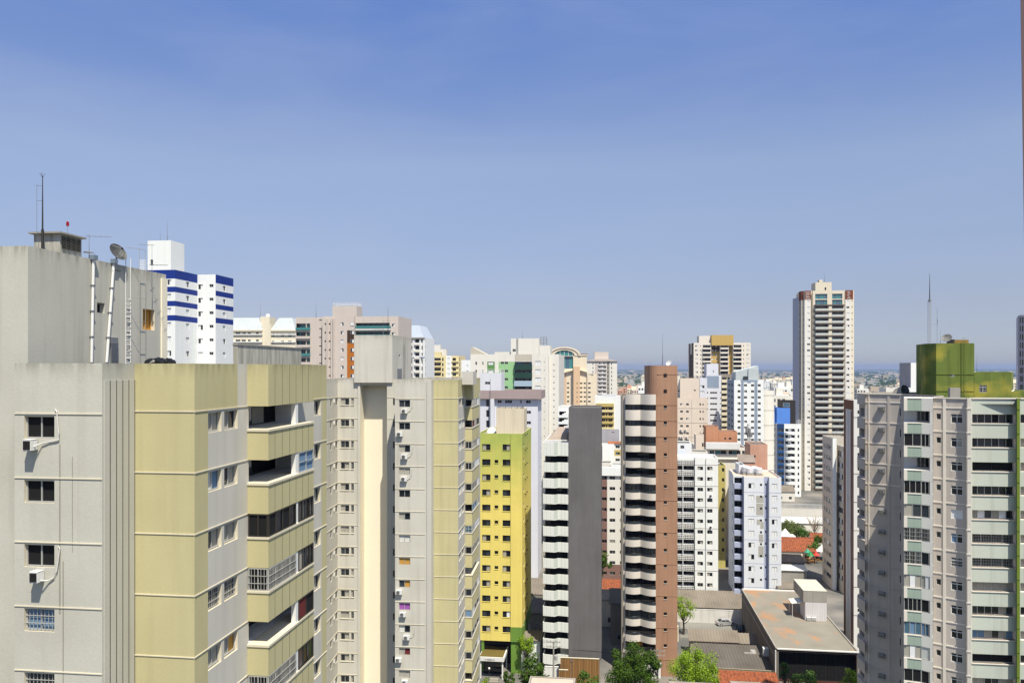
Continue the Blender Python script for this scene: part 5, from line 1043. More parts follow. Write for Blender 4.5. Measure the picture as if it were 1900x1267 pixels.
# ---- penthouses and rooftops between the white building and the tall tower
SALM = pm('salmon_render', (222, 172, 148), .9, .85, .3, .35, .2, mott=.2); SALD = pm('salmon_brown_render', (208, 150, 116), .9, .85, .3, .3, .2, mott=.2)
def penthouse():
    b = B('apartment_building', 'white penthouse building with a glazed strip and terracotta roof block', 1300, 238.); Y = 238.
    pl = b.rect(1292, 1384, 14); zt = gz(829, Y)
    vol(b, pl, 0, zt, OFFW, {0: dict(w=[([(1317, 1325), (1327, 1348), (1352, 1374), (1377, 1382)], [(gz(842, Y), gz(835, Y))], ('tg', 'gtg', 'dgt'), .4, dict(name='window'))])}, par=.4, cap=WHT); bandu(b.mb, pl[0], pl[1], b.u(1309)-pl[0][0], b.u(1372)-pl[0][0], gz(832, Y), gz(820, Y), 1.2, WHT); bandu(b.mb, pl[0], pl[1], 0, None, gz(851, Y), gz(849, Y), .5, OFFW); b.done()
    sub(b, 1310, 1333, 3, 7, zt-.4, 791, SALD); sub(b, 1333.3, 1368, 3.5, 6, zt-.4, 800, SALD, {0: dict(w=[([(1344, 1347), (1352, 1357)], [(gz(817, Y), gz(813, Y))], ('k',))])}); b.done('roof_block')
    sub(b, 1291, 1306, -.9, 5, 0, 806, PKC, {0: dict(w=[([(1302.5, 1305.5)], [(gz(828, Y), gz(821, Y))], ('k',))])}); b.done('side_tower')
    return b, zt
PH, zph = penthouse()
def telecom(o, h):
    g = MB(); r = .3; q = [(r*cos(a), r*sin(a)) for a in (0, 2.1, 4.2)]
    for x, y in q: g.tube([(x, y, 0), (x, y, h)], .04, DKF, 4)
    for i in range(8):
        for k in range(3): g.tube([(*q[k], h*i/8), (*q[(k+1) % 3], h*(i+1)/8)], .025, DKF, 3)
    for i in range(6): a = i*1.05; g.box(.7*cos(a)-.12, .7*cos(a)+.12, .7*sin(a)-.12, .7*sin(a)+.12, h*.6, h*.6+1.4, STL)
    g.tube([(-.7, 0, h*.65), (.7, 0, h*.65)], .03, DKF, 3); g.tube([(-.4, -.6, h*.65), (.4, .6, h*.65)], .03, DKF, 3); g.build('lattice', o)
for px, py, lab in ((1388, 786, 'taller dark telecom mast on the roof behind the terracotta block'), (1391, 801, 'shorter dark telecom mast on the roof behind the terracotta block')):
    o = empty('telecom_mast', lab, 'mast', (gx(px, 244+ (py > 790)*2), 244+(py > 790)*2, zph-.4)); telecom(o, gz(py, 244)-zph+.4)
def salmon():
    b = B('apartment_building', 'salmon rendered block with a lean to roof behind the lavender building', 1388, 222.); Y = 222.; z = gz(824, Y)
    pl = b.rect(1392, 1424, 9); vol(b, pl, 0, z, SALM, {0: dict(w=[([(1398, 1402)], [(gz(849, Y), gz(844, Y))], ('k',))])}, par=.2); b.done()
    g = MB(); xa, xb = b.u(1370, -3), b.u(1402, -3); z0 = gz(857, Y-3); z1 = gz(843, Y); g.hull([(xa, -3.5, z0-.1), (xb, -3.5, z0-.1), (xb, -.01, z1-.1), (xa, -.01, z1-.1)], [(xa, -3.5, z0), (xb, -3.5, z0), (xb, -.01, z1), (xa, -.01, z1)], pm('old_fibre_cement', (150, 138, 130), .9, .85, .4, .3)); g.box(xa+.2, xb-.2, -3.3, -.02, 20, z0-.12, SALM); g.build('lean_to', b.o)
salmon()
def whitetop():
    b = B('apartment_building', 'white rooftop house with a blue tarpaulin awning beside the brown slab', 1257, 224.); Y = 224.
    pl = b.rect(1248, 1283, 8); vol(b, pl, 0, gz(822, Y), W1, {0: dict(w=[([(1262.5, 1269.5)], [(gz(832, Y), gz(826, Y))], ('dd|t',))])}, par=.2); vol(b, b.rect(1283.3, 1313, 7, 1), 0, gz(838, Y), OFFW, {}, par=.2); b.done()
    g = MB(); xa, xb = b.u(1246), b.u(1271.5); g.hull([(xa, -1.6, gz(846, Y)), (xb, -1.6, gz(846, Y)), (xb, -.01, gz(841.5, Y)), (xa, -.01, gz(841.5, Y))], [(xa, -1.6, gz(845.6, Y)), (xb, -1.6, gz(845.6, Y)), (xb, -.01, gz(841, Y)), (xa, -.01, gz(841, Y))], pm('blue_tarpaulin', (50, 110, 210), .5)); g.build('awning', b.o)
whitetop()
def yellowstrip():
    b = B('apartment_building', 'olive yellow building wedged between white and lavender buildings', 1331, 228.); Y = 228.
    pl = b.rect(1326, 1346, 12); vol(b, pl, 0, gz(863, Y), pm('olive_yellow_wall', (196, 184, 112), .9, .85, .15, .2), {0: dict(w=[([(1339.5, 1344)], b.R(868, 875, 18.5, 9), ('g', 'd'), .5)])}); b.done()
yellowstrip()
NAV2 = pm('mid_blue_panel', (40, 86, 140), .7, .9, .1); NAVY = pm('navy_blue_panel', (28, 64, 112), .7, .9, .1); CBLU = pm('bright_blue_paint', (92, 142, 224), .8, .9, .15)
def bluewhite():
    b = B('apartment_building', 'white building with navy panels, rounded balconies and a bright blue roof block', 1442, 355.); Y = 355.; zt = gz(786, Y); rw = b.R(795, 800.5, 11.55, 13)
    xa, xb, xc = b.u(1455), b.u(1478), b.u(1487); D = b.d(1421, 0)
    pl = [(0, 0), (xa, 0), (xb, 0), (xc, .6), (xc, D), (0, D)]
    nz = [(None, None, a-1.2, c+.9, NAVY) for a, c in rw]
    vol(b, pl, 0, zt, W1, {0: dict(m=NAVY, w=[([(1444, 1454)], rw, ('dd', 'dg', 'gd'))], zones=[(None, None, a-.9, a-.2, NAV2) for a, c in rw]), 1: dict(w=[([(1457, 1475)], rw, ('gwd', 'wgd', 'dwg'), .9, dict(name='balcony_glazing'))]), 2: dict(w=[([(1480, 1483)], rw, ('d', 'g'))]), 5: dict(m=OFFW, w=[([(1425, 1427), (1436, 1438)], rw, ('d', 'k'), .1)])}); b.done()
    g = MB(); N = 8; x0, x1 = b.u(1456), b.u(1470); r = (x1-x0)/2; q = [(x0+r-r*cos(pi*i/N), -.01-1.5*sin(pi*i/N)) for i in range(N+1)]; g.prism(q, 0, .95, W1); me = g.data('balcony_front')
    for k in range(13): link('balcony_front', me, b.o, (0, 0, rw[k][0]-1.15))
    z = zt-.5; sub(b, 1434, 1441, 4, 8, z, 765, CBLU); sub(b, 1441.2, 1466, 3, 8, z, 756.5, CBLU); b.done('blue_roof_block')
    sub(b, 1449, 1476, 9, 8, z, 743, DKF, {0: dict(w=[([(1453, 1465)], [(gz(756, Y), gz(749, Y))], ('b',), .05, dict(fm=WHT))])}); b.done('roof_cabin')
    rail(b, 'roof_railing', [(b.u(1478), .3, zt), (b.u(1487), .8, zt), (b.u(1487), 8, zt)], 1.6, WHT, 3)
bluewhite()
TCR = paint('tower_cream_render', (232, 222, 200), .06, .1); TWH = paint('tower_white_render', (240, 236, 228), .05, .1); TSL = pm('brown_grey_slab', (108, 95, 86), .9, .85, .15); BRC = pm('rust_brown_panel', (124, 66, 42), .8, .85, .15); SHD = paint('tower_lilac_side', (190, 194, 212), .06, .1)
def talltower():
    b = B('apartment_tower', 'tallest cream tower with dozens of stacked balconies and rust brown corner caps', 1493, 372., cat='tower block'); Y = 372.; FP = 11.3*Y/F; zt = gz(539.5, Y); N = 34
    ws = [(gz(561.5, Y)-FP*k, gz(558, Y)-FP*k) for k in range(N)]; ds = [(a+.3, c+.1) for a, c in ws]; zc = gz(556.5, Y)
    xA, xB, xC, xD, xE, xF = b.u(1493), b.u(1504.5), b.u(1508.5), b.u(1568.5), b.u(1579), b.u(1585.5); D = 20
    pl = [(b.u(1482.5, 5), 5.5), (b.u(1487, 1.5), 1.5), (xA-.2, 1.2), (xA, 0), (xB, 0), (xB, 1.5), (xC, 1.5), (xC, .4), (xD, .4), (xD, 0), (xE, 0), (xF, .8), (xF, D), (b.u(1480, D-3), D)]
    bst = ('ggd', 'dgd', 'ddd', 'gcd', 'tgd', 'dcg', 'cgc', 'dg', 'tg'); ba = [(gz(577.5, Y)-FP*k, gz(568, Y)-FP*k) for k in range(N)]
    ob = dict(name='balcony_glazing', rm=TCR)
    vol(b, pl, 0, zt, TCR, {0: dict(m=pm('tower_grey_side', (176, 172, 164), .9, .85, .1), w=[([(1483.4, 1484.4)], ws, ('k',), .1)], zones=[(None, None, zc, None, BRC)]), 1: dict(w=[([(1490, 1491.7)], ds, ('k',), .1)], zones=[(None, None, zc, None, BRC)]),
        3: dict(m=TWH, w=[([(1497.5, 1503)], ws, ('ww', 'ww', 'wd', 'gg', 'wg'), .12)], zones=[(None, None, zc, None, BRC)]), 7: dict(w=[([(1512.5, 1536)], ba, bst, 1.1, ob), ([(1543.5, 1565)], ba, bst, 1.1, ob), ([(1512.5, 1535), (1544, 1563)], [(gz(555, Y), gz(545.5, Y)), (gz(566, Y), gz(556.5, Y))], ('tbttb|r', 'btbbt|r'), .4)]),
        9: dict(m=TWH, w=[([(1570.5, 1576)], ws, ('ww', 'ww', 'wd', 'gg', 'dd'), .12)], zones=[(None, None, zc, None, BRC)]), 10: dict(w=[([(1580.3, 1581.8)], ds, ('k',), .1)], zones=[(None, 1583, zc, None, BRC)])}, par=.6)
    for i, x0, x1 in ((3, .3, 2.6), (9, .8, 2.4)):
        for k in range(5): z = zc+.5+k*.75; bandu(b.mb, *edge(pl, i), x0+.2*(k % 2), x1-.3*(k % 3), z, z+.18, .06, WHT)
    b.done()
    face(b, (b.u(1476, 10), 16), (b.u(1482.3, 6), 6.3), 0, gz(549, Y), SHD); b.done('side_wing')
    e = edge(pl, 7); g = MB(); xs = [b.u(1510), b.u(1567)]; xm = [b.u(1536.5), b.u(1543)]
    g.hull([(xs[0], .38, 0), (b.u(1511.5), -1.1, 0), (b.u(1565.5), -1.1, 0), (xs[1], .38, 0)], [(xs[0], .38, .55), (b.u(1511.5), -1.1, .55), (b.u(1565.5), -1.1, .55), (xs[1], .38, .55)], TSL); sl_ = g.data('balcony_slab')
    r = MB(); 
    for a, c in ((b.u(1512.2), xm[0]), (xm[1], b.u(1564.8))): r.box(a, c, -1.02, -.98, .05, .95, pm('frosted_rail_glass', (206, 210, 204), .3)); r.box(a, c, -1.05, -.95, .951, 1.04, WHT)
    rl = r.data('glass_railing'); p = MB(); p.box(xm[0]+.05, xm[1]-.05, -.9, .35, 0, FP-.56, TCR); pr = p.data('balcony_pier')
    for k in range(32):
        z = gz(568, Y)-FP*k
        o = link('balcony_slab', sl_, b.o, (0, 0, z)); link('balcony_pier', pr, o, (0, 0, .555-FP))
        if k < 31: link('glass_railing', rl, o, (0, 0, .56-FP))
    b.mb = MB(); q = b.rect(1513, 1543, 8, 3); vol(b, q, zt-.6, gz(523, Y), TCR, {0: dict(w=[([(1530, 1533)], [(gz(538, Y), gz(532.5, Y))], ('k',))])}, par=.3); vol(b, b.rect(1520, 1526.5, 3, 5), gz(523, Y)-.3, gz(517.5, Y), TCR, {}, par=.2); b.done('roof_tank')
talltower()
mast('lightning_mast', 'thin mast on top of the tallest tower', 1529.5, 378, gz(523, 377)-.3, gz(504, 378), .1, None, 'mast')
GBE = paint('grey_beige_render', (214, 206, 192), .1, .2)
def greybeige():
    b = B('apartment_building', 'grey beige building with slanted shade and strip windows left of the brown framed tower', 1545, 205.); Y = 205.; zt = gz(813, Y); rw = b.R(827, 835.5, 20.2, 13)
    D = b.d(1526, 0); x1 = b.u(1552); D2 = b.d(1552, b.u(1566))
    pl = [(0, 0), (x1, 0), (x1, 6), (x1+4, 6), (x1+4, D), (0, D)]
    vol(b, pl, 0, zt, GBE, {0: dict(m=W1), 5: dict(w=[([(1529.5, 1531.5)], rw, ('d', 'g'), .1), ([(1533, 1542)], rw, ('dg', 'gd', 'wd', 'cd'))])}, par=.5); b.done()
    w2 = -4.0; xq = b.u(1566, w2); dq = b.d(1553, xq); q2 = [(xq, w2), (xq+5, w2), (xq+5, dq), (xq, dq)]
    vol(b, q2, 0, gz(826, Y), GBE, {0: dict(m=W1), 3: dict(w=[([(1554.5, 1564)], b.R(836, 846, 20.6, 12), ('dgw', 'dwd', 'ddg'))])}, par=.4); b.done('front_wing')
    return b
greybeige()
mast('tv_antenna', 'spindly television antenna on the grey beige building', 1552, 213, gz(813, 205)-.4, gz(807, 213)+1.2, .04, lambda o, h: (yagi(o, h, (.9, .4), 1.6, 6), yagi(o, h*.8, (-.8, .5), 1.6, 6)))
BRF = pm('brown_frame_paint', (134, 88, 62), .85, .85, .15, .2); BWH = paint('plain_white_render', (232, 230, 226), .1, .15)
def brownframe():
    b = B('apartment_building', 'narrow white tower with brown edge strips left of the near grey tower', 1584, 160.); Y = 160.; zt = gz(743, Y); D = b.d(1565.5, 0); rw = b.R(753, 759, 26.2, 16)
    pl = [(0, 0), (b.u(1640), 0), (b.u(1640), D), (0, D)]
    vol(b, pl, 0, zt, BWH, {0: dict(w=[([(1591, 1595.5)], [(a-1.0, c-.9) for a, c in rw], ('d', 'g', 'dg'))]), 3: dict(w=[([(1574.8, 1577.6)], [(a-1.6, c-2.2) for a, c in rw], ('g', 'w', 'd'), .1)], zones=[(None, 1568.5, None, None, BRF), (1582, None, None, None, BRF), (None, None, gz(761, Y), None, BRF)])}, cap=BRF)
    e = edge(pl, 3); 
    for px, w_ in ((1569, .35), (1574, .12), (1578.5, .12), (1581.5, .35)): u = b.eu(*e, px); bandu(b.mb, *e, u-w_, u, 0, gz(762, Y), .15, BRF if w_ > .2 else BWH)
    for a, c in rw[::2]: bandu(b.mb, pl[0], pl[1], 0, None, a-1.7, a-1.6, .04, GREYW)
    b.done()
brownframe()
def backwhite():
    b = B('apartment_building', 'white block with a grey side seen behind the green rooftop', 1681, 300.); Y = 300.
    D = b.d(1681, b.u(1690)); vol(b, [(b.u(1690), 0), (b.u(1712), 0), (b.u(1712), 12), (b.u(1690), 12)], 0, gz(673, Y), W1, {3: dict(m=GRYB)}); vol(b, b.rect(1664, 1690-.1, 6, -.5), 0, gz(719, Y), W1); vol(b, b.rect(1644, 1664, 8, -.5), 0, gz(719.5, Y), OFFW); b.done()
backwhite()
LGL = pm('lilac_dark_glass', (88, 88, 118), .25, .9, metal=.2); LGF = pm('lilac_panel', (176, 178, 196), .5)
def glasstower():
    b = B('office_building', 'dark lilac glass office tower cut off by the right edge of the view', 1889, 210., R(-31), cat='office building'); Y = 210.; zt = gz(586, Y); D = 14; rw = b.R(588, 601, 15.5, 14)
    pl = [(0, 0), (14, 0), (14, D), (0, D)]; vol(b, pl, 0, zt, LGL, {3: dict(m=LGF), 0: dict(w=[([(1890.5, 1900), (1901, 1915), (1916, 1935)], rw, ('g', 'dg', 'gd'), .05, dict(fm=LGF))])}, par=.4); b.done(); sub(b, 1893, 1925, 2, 7, zt-.4, 583, LGF); b.done('roof_house')
glasstower()
g = MB(); Y = 6.; zz = gz(453, Y); zu = gz(-30, Y); g.hull([(gx(1900.3, Y), Y, zz), (gx(1960, Y), Y, zz), (gx(1960, Y), Y+.3, zz), (gx(1912, Y)+.3, Y+.3, zz)], [(gx(1892.7, Y), Y, zu), (gx(1960, Y), Y, zu), (gx(1960, Y), Y+.3, zu), (gx(1912, Y)+.3, Y+.3, zu)], pm('reddish_brown_wall', (110, 92, 96), .9, .85, .2, mott=.2))
tag(g.build('wall_fin'), 'reddish brown leaning wall edge of the viewpoint building at the upper right corner', 'wall')
# ================================================================ ground
def gpm(name, c1, c2, sc, rough=.9):
    m = bpy.data.materials.new(name); m.use_nodes = True; n = m.node_tree.nodes; l = m.node_tree.links; p = n['Principled BSDF']; p.inputs['Roughness'].default_value = rough
    tc = n.new('ShaderNodeTexCoord'); t = n.new('ShaderNodeTexNoise'); t.inputs['Scale'].default_value = sc; t.inputs['Detail'].default_value = 8; l.new(tc.outputs['Object'], t.inputs[0])
    r = n.new('ShaderNodeValToRGB'); r.color_ramp.elements[0].position = .38; r.color_ramp.elements[1].position = .62; r.color_ramp.elements[0].color = (*c1, 1); r.color_ramp.elements[1].color = (*c2, 1)
    l.new(t.outputs['Fac'], r.inputs[0]); l.new(r.outputs[0], p.inputs['Base Color']); return m
def flat(name, pts, z, m): g = MB(); g.poly([(x, y, z) for x, y in pts], m); return tag(g.build(name), kind='structure')
GE = gpm('earth_and_scrub', (.035, .055, .025), (.12, .11, .07), .02)
flat('ground', [(-16000, -300), (16000, -300), (16000, 15000), (-16000, 15000)], 0, GE)
ASP = pm('asphalt', (92, 92, 94), .9, .6, .3, mott=.3); PAV = pm('pavement_concrete', (176, 170, 160), .9, .75, .3, mott=.25)
def GP(px, py, z=0): Y = (H-z)*F/(py-HY); return (gx(px, Y), Y)
tc_, ts_ = cos(ANG), sin(ANG)
def along(o, u, v): return (o[0]+u*tc_-v*ts_, o[1]+u*ts_+v*tc_)
O = (gx(1000, 132), 132.)
flat('city_block_paving', [along(O, -120, -8), along(O, 140, -8), along(O, 140, 420), along(O, -120, 420)], .004, gpm('mixed_yard_paving', (.10, .10, .095), (.21, .19, .17), .08))
flat('street', [along(O, -160, -22), along(O, 160, -22), along(O, 160, -11), along(O, -160, -11)], .008, ASP)
g = MB(); a = [along(O, -160, -11), along(O, 160, -11), along(O, 160, -6), along(O, -160, -6)]; g.prism(a, 0, .14, PAV); tag(g.build('pavement'), kind='structure')
flat('parking_lot', [GP(1262, 1182), GP(1402, 1190), GP(1392, 1150), GP(1262, 1150)], .02, pm('worn_parking_asphalt', (150, 148, 142), .9, .8, .35, mott=.3))
flat('back_street', [along(O, -120, 186), along(O, 160, 186), along(O, 160, 198), along(O, -120, 198)], .02, ASP)
# ---------------------------------------------------------------- warehouse
def warehouse():
    b = B('warehouse', 'low flat roofed concrete warehouse with rusty roof patches and dark glazed front', 1441, 139., cat='warehouse'); Y = 139.; zt = gz(1202, Y)
    rm = pm('rust_stained_roof', (160, 154, 142), .9, .74, .3, mott=.25).copy(); rm.name = 'rust_stained_roof'; n = rm.node_tree.nodes; l = rm.node_tree.links; tc = n.new('ShaderNodeTexCoord'); mp = n.new('ShaderNodeMapping'); mp.inputs['Scale'].default_value = (1, .55, 1); l.new(tc.outputs['Object'], mp.inputs[0]); t = n.new('ShaderNodeTexNoise'); t.inputs['Scale'].default_value = .22; t.inputs['Detail'].default_value = 9; t.inputs['Roughness'].default_value = .7; l.new(mp.outputs[0], t.inputs[0])
    r = n.new('ShaderNodeMapRange'); r.inputs[1].default_value = .5; r.inputs[2].default_value = .6; r.inputs[4].default_value = .75; l.new(t.outputs['Fac'], r.inputs[0]); bc = n['Principled BSDF'].inputs['Base Color']; src = bc.links[0].from_socket; x = n.new('ShaderNodeMix'); x.data_type = 'RGBA'; l.new(r.outputs[0], x.inputs[0]); l.new(src, x.inputs[6]); x.inputs[7].default_value = (*[v*.85 for v in lin((182, 134, 92))], 1); l.new(x.outputs[2], bc)
    DC = pm('stained_concrete_wall', (124, 118, 108), .95, .85, .35, .45, .4, mott=.3); pl = b.rect(1440, 1593, 37.5); x0, x1 = pl[0][0], pl[1][0]
    for i in (1, 2, 3): face(b, *edge(pl, i), 0, zt, DC)
    face(b, pl[0], pl[1], 0, zt, DC, [([(.45, x1-x0-.3)], [(2.6, zt-.55)], ('kkkkkkkk',), 1.2, dict(m=1, rm=pm('dark_red_steel', (70, 40, 34), .6), fm=DKF, name='glazed_front')), ([(.6, 5.5), (6.5, x1-x0-.5)], [(.1, 1.9)], ('kkk',), .8, dict(m=1, fm=DKF, name='shutter_opening'))], zones=[(None, None, zt-.5, None, pm('dark_red_steel', (70, 40, 34), .6)), (None, None, 1.9, 2.6, CONC)])
    b.mb.poly([(*p, zt-.12) for p in pl], rm)
    b.mb.box(x0-.05, x0+.18, -.05, 37.5, zt-.12+.001, zt+.06, CONC); b.mb.box(x0+.181, x1+.1, -.18, .08, zt-.15, zt+.05, WHT); b.mb.box(x0+.181, x1, 37.3, 37.6, zt-.12, zt+.14, WHT); b.mb.box(x1-.2, x1+.05, .081, 37.29, zt-.119, zt+.06, CONC)
    bandu(b.mb, pl[3], pl[0], 0, None, zt-1.75, zt-1.55, .08, CONC); b.done()
    w0 = 17.; a, c = b.u(1494, w0), b.u(1534, w0); zr = zt-.12; g = MB(); g.box(a, c, w0, w0+4.2, zr, zr+3.6, pm('white_sheet_cladding', (216, 212, 214), .6, .85, .1, .2)); 
    for i in range(9): xx = a+(c-a)*(i+.5)/9; g.box(xx-.03, xx+.03, w0-.04, w0-.003, zr, zr+3.6, WHT)
    g.box(a-.35, c+.02, w0-.02, w0+8.5, zr+3.65, zr+5.8, CONC); g.box(a-.36, c+.06, w0-.06, w0+8.55, zr+5.81, zr+5.9, GRY); g.build('stair_house', b.o)
    g = MB(); g.hull([(a-2.2, w0+1.6, zr+2.7), (a-.01, w0+1.6, zr+3.1), (a-.01, w0+4.8, zr+3.1), (a-2.2, w0+4.8, zr+2.7)], [(a-2.2, w0+1.6, zr+2.78), (a-.01, w0+1.6, zr+3.18), (a-.01, w0+4.8, zr+3.18), (a-2.2, w0+4.8, zr+2.78)], WHT)
    for yy in (w0+1.75, w0+4.6): g.tube([(a-2.05, yy, zr), (a-2.05, yy, zr+2.7)], .05, WHT, 5)
    g.build('canopy', b.o)
    for k in range(2): g = MB(); g.box(0, .8, -.35, 0, .1, .75, WHT); g.box(.05, .75, -.37, -.351, .15, .7, ALU); t_ = g.build('condenser_unit', b.o, (a+.25+k*1.0, w0-.1, zr))
    g = MB(); y = 6.5; g.box(x0-1.0, x0-.01, y, y+1.1, 4.6, 6.0, WHT)
    for k in range(5): g.box(x0-1.03, x0-1.001, y+.05, y+1.05, 4.7+k*.25, 4.8+k*.25, ALU)
    for k in range(5): g.box(x0-.95, x0-.05, y-.03, y-.001, 4.7+k*.25, 4.8+k*.25, ALU)
    g.build('wall_condenser', b.o)
    g = MB(); g.tube([(x0-.12, -.15, zt-.3), (x0-.12, -.15, 2.2), (x0+.5, -.9, 1.6), (x0+1.0, -1.2, .2)], .11, WHT, 7); g.build('downpipe', b.o)
    return b
WH = warehouse()
# ---------------------------------------------------------------- low roofs and walls on the plots
def tiles(name, c, c2, wl=.34):
    m = bpy.data.materials.new(name); m.use_nodes = True; n = m.node_tree.nodes; l = m.node_tree.links; p = n['Principled BSDF']; p.inputs['Roughness'].default_value = .85
    tc = n.new('ShaderNodeTexCoord'); t = n.new('ShaderNodeTexNoise'); t.inputs['Scale'].default_value = 2.2; t.inputs['Detail'].default_value = 6; l.new(tc.outputs['Object'], t.inputs[0])
    v = n.new('ShaderNodeTexVoronoi'); v.inputs['Scale'].default_value = 4; l.new(tc.outputs['Object'], v.inputs[0]); a = n.new('ShaderNodeMath'); a.operation = 'MULTIPLY_ADD'; a.inputs[1].default_value = .35; l.new(v.outputs['Color'], a.inputs[0]); l.new(t.outputs['Fac'], a.inputs[2])
    r = n.new('ShaderNodeValToRGB'); r.color_ramp.elements[0].position = .4; r.color_ramp.elements[1].position = .8; r.color_ramp.elements[0].color = (*[x*.7 for x in lin(c2)], 1); r.color_ramp.elements[1].color = (*[x*.5 for x in lin(c)], 1); l.new(a.outputs[0], r.inputs[0]); l.new(r.outputs[0], p.inputs['Base Color']); return m
TILE = tiles('clay_tiles', (196, 106, 60), (104, 56, 36)); FIB = pm('fibre_cement_sheet', (150, 140, 128), .95, .75, .5, 0, 0, mott=.25); DKR = pm('dark_roof_sheet', (116, 110, 104), .95, .75, .5, 0, 0, mott=.25)
def corr(g, p00, p10, p11, p01, m, n, amp=.09):
    """a corrugated sheet: ridges run from edge 00-10 to edge 01-11"""
    P00, P10, P11, P01 = map(Vector, (p00, p10, p11, p01)); prev = None
    for i in range(n*4+1):
        t = i/(n*4); dz = Vector((0, 0, amp*(.5+.5*cos(2*pi*i/4)))); a = P00.lerp(P10, t)+dz; c = P01.lerp(P11, t)+dz
        if prev: g.poly([prev[0], a, c, prev[1]], m)
        prev = (a, c)
    th = Vector((0, 0, -.03)); g.poly([P00+th, P01+th, P11+th, P10+th], m)
def house(label, o, w, d, h, rise, roof, wall, rot=ANG, kind='corr', group=None, cat='house', z=0, name='low_house', two=False, win=True, par=0):
    t = empty(name, label, cat, (o[0], o[1], z), rot, group); g = MB(); g.prism([(0, 0), (w, 0), (w, d), (0, d)], 0, h, wall)
    if two: g.poly([(0, 0, h), (0, d/2, h+rise), (0, d, h)], wall); g.poly([(w, 0, h), (w, d, h), (w, d/2, h+rise)], wall)
    else: g.poly([(0, 0, h), (0, d, h+rise), (0, d, h)], wall); g.poly([(w, 0, h), (w, d, h), (w, d, h+rise)], wall); g.poly([(0, d, h), (w, d, h), (w, d, h+rise), (0, d, h+rise)], wall)
    g.build('wall', t); r = MB(); e = .3; n = max(4, int(w/.55))
    if two: 
        s = rise/(d/2); corr(r, (-e, -e, h-e*s+.05), (w+e, -e, h-e*s+.05), (w+e, d/2, h+rise+.05), (-e, d/2, h+rise+.05), roof, n); corr(r, (w+e, d+e, h-e*s+.05), (-e, d+e, h-e*s+.05), (-e, d/2, h+rise+.05), (w+e, d/2, h+rise+.05), roof, n); r.tube([(-e, d/2, h+rise+.12), (w+e, d/2, h+rise+.12)], .13, roof, 6)
    else: s = rise/d; corr(r, (-e, -e, h-e*s+.05), (w+e, -e, h-e*s+.05), (w+e, d+e, h+rise+e*s+.05), (-e, d+e, h+rise+e*s+.05), roof, n)
    r.build('roof', t)
    if win:
        for k in range(max(1, int(w/4))): window(t, (w*(k+.4)/max(1, int(w/4)), -.03, 1.0), 0, 1.2, 1.1, rng.choice(('dd', 'gd', 'dc')))
    return t
def wall(label, a, c, h, m, t=.2, z=0, cap=None, name='boundary_wall'):
    L = hypot(c[0]-a[0], c[1]-a[1]); g = MB(); g.box(0, L, 0, t, 0, h, m); g.box(-.03, L+.03, -.04, t+.04, h, h+.07, cap or m); return tag(g.build(name, None, (a[0], a[1], z), atan2(c[1]-a[1], c[0]-a[0])), label, 'wall')
wall('stained white rendered wall behind the silver car in the parking yard', GP(1256, 1153), GP(1392, 1158), 3.0, pm('stained_white_render', (228, 226, 222), .9, .85, .15, .45, .2, mott=.1))
o = GP(1262, 1131, 3.2); house('low shed with brown corrugated sheets behind the white yard wall', (o[0], o[1]+2.9), 13.6, 8.2, 3.1, 1.5, FIB, CONC, win=False)
o = GP(1352, 1128, 3.0); house('narrow corrugated lean to against the warehouse side', (o[0]+1.6, o[1]+1.5), 3.0, 7, 2.6, 1.2, FIB, CONC, win=False)
o = GP(1281, 1187, 3.2); house('long shed with grey sheets and an orange ridge in front of the parking yard', o, 9.4, 3.0, 3.2, 1.1, FIB, CONC, win=False)
o = GP(1340, 1189, 3.2); house('short shed with grey sheets continuing beside the long shed', o, 6.6, 2.6, 3.0, .9, FIB, CONC, win=False)
t = house('broad dark sheeted workshop roof beside the warehouse wall', GP(1300, 1234, 4), 14.2, 10.5, 3.6, .7, DKR, CONC, win=False); g = MB(); g.lathe([(.02, .55), (.5, .5), (.62, .2), (.6, 0)], ALU, n=14); g.build('roof_vent', t, (10.5, 7.5, 4.1)); g = MB(); g.box(0, 2.2, 0, .5, 0, .25, CONC); g.build('roof_ledge', t, (8.8, 6.6, 4.05))
wall('mossy concrete wall with drain holes behind the clay tiled roof', GP(1328, 1240, 4), GP(1437, 1246, 4), 4.1, pm('mossy_concrete', (170, 160, 138), .95, .85, .4, .5, .3, mott=.35))
t = house('small house roof of weathered orange clay tiles beside the warehouse', GP(1338, 1268, 3), 9.6, 3.0, 2.9, 1.1, TILE, CRM, kind='tile')
house('small orange tiled house seen between grey slab and brown tower', GP(1114, 1094, 3), 6.4, 5, 3.0, 1.2, TILE, OFFW)
house('white walled house behind the grey slab tower with a tiny dark window', GP(1114, 1120, 5), 4.2, 6, 6.0, .5, FIB, OFFW); house('tall narrow grey house in the dark gap beside the brown tower', GP(1133, 1150, 5), 3.6, 9, 8.5, .6, DKR, CONC)
for i, (px, py, z, w_, d_, h_, m, lab) in enumerate(((984, 1130, 6, 8.0, 10, 5.2, DKR, 'dark sheeted low roof in the gap right of the yellow tower'), (972, 1105, 6, 8, 9, 6.5, FIB, 'brown sheeted house further back in the gap right of the yellow tower'), (988, 1188, 4, 4, 8, 3.5, DKR, 'small dark shed at the foot of the gap right of the yellow tower'))): house(lab, GP(px, py, z), w_, d_, h_, 1.1, m, CONC)
t = house('white annex with a plant covered terrace right of the yellow tower', GP(957, 1222, 2.5), 4.6, 4.5, 6.2, .3, FIB, W1)
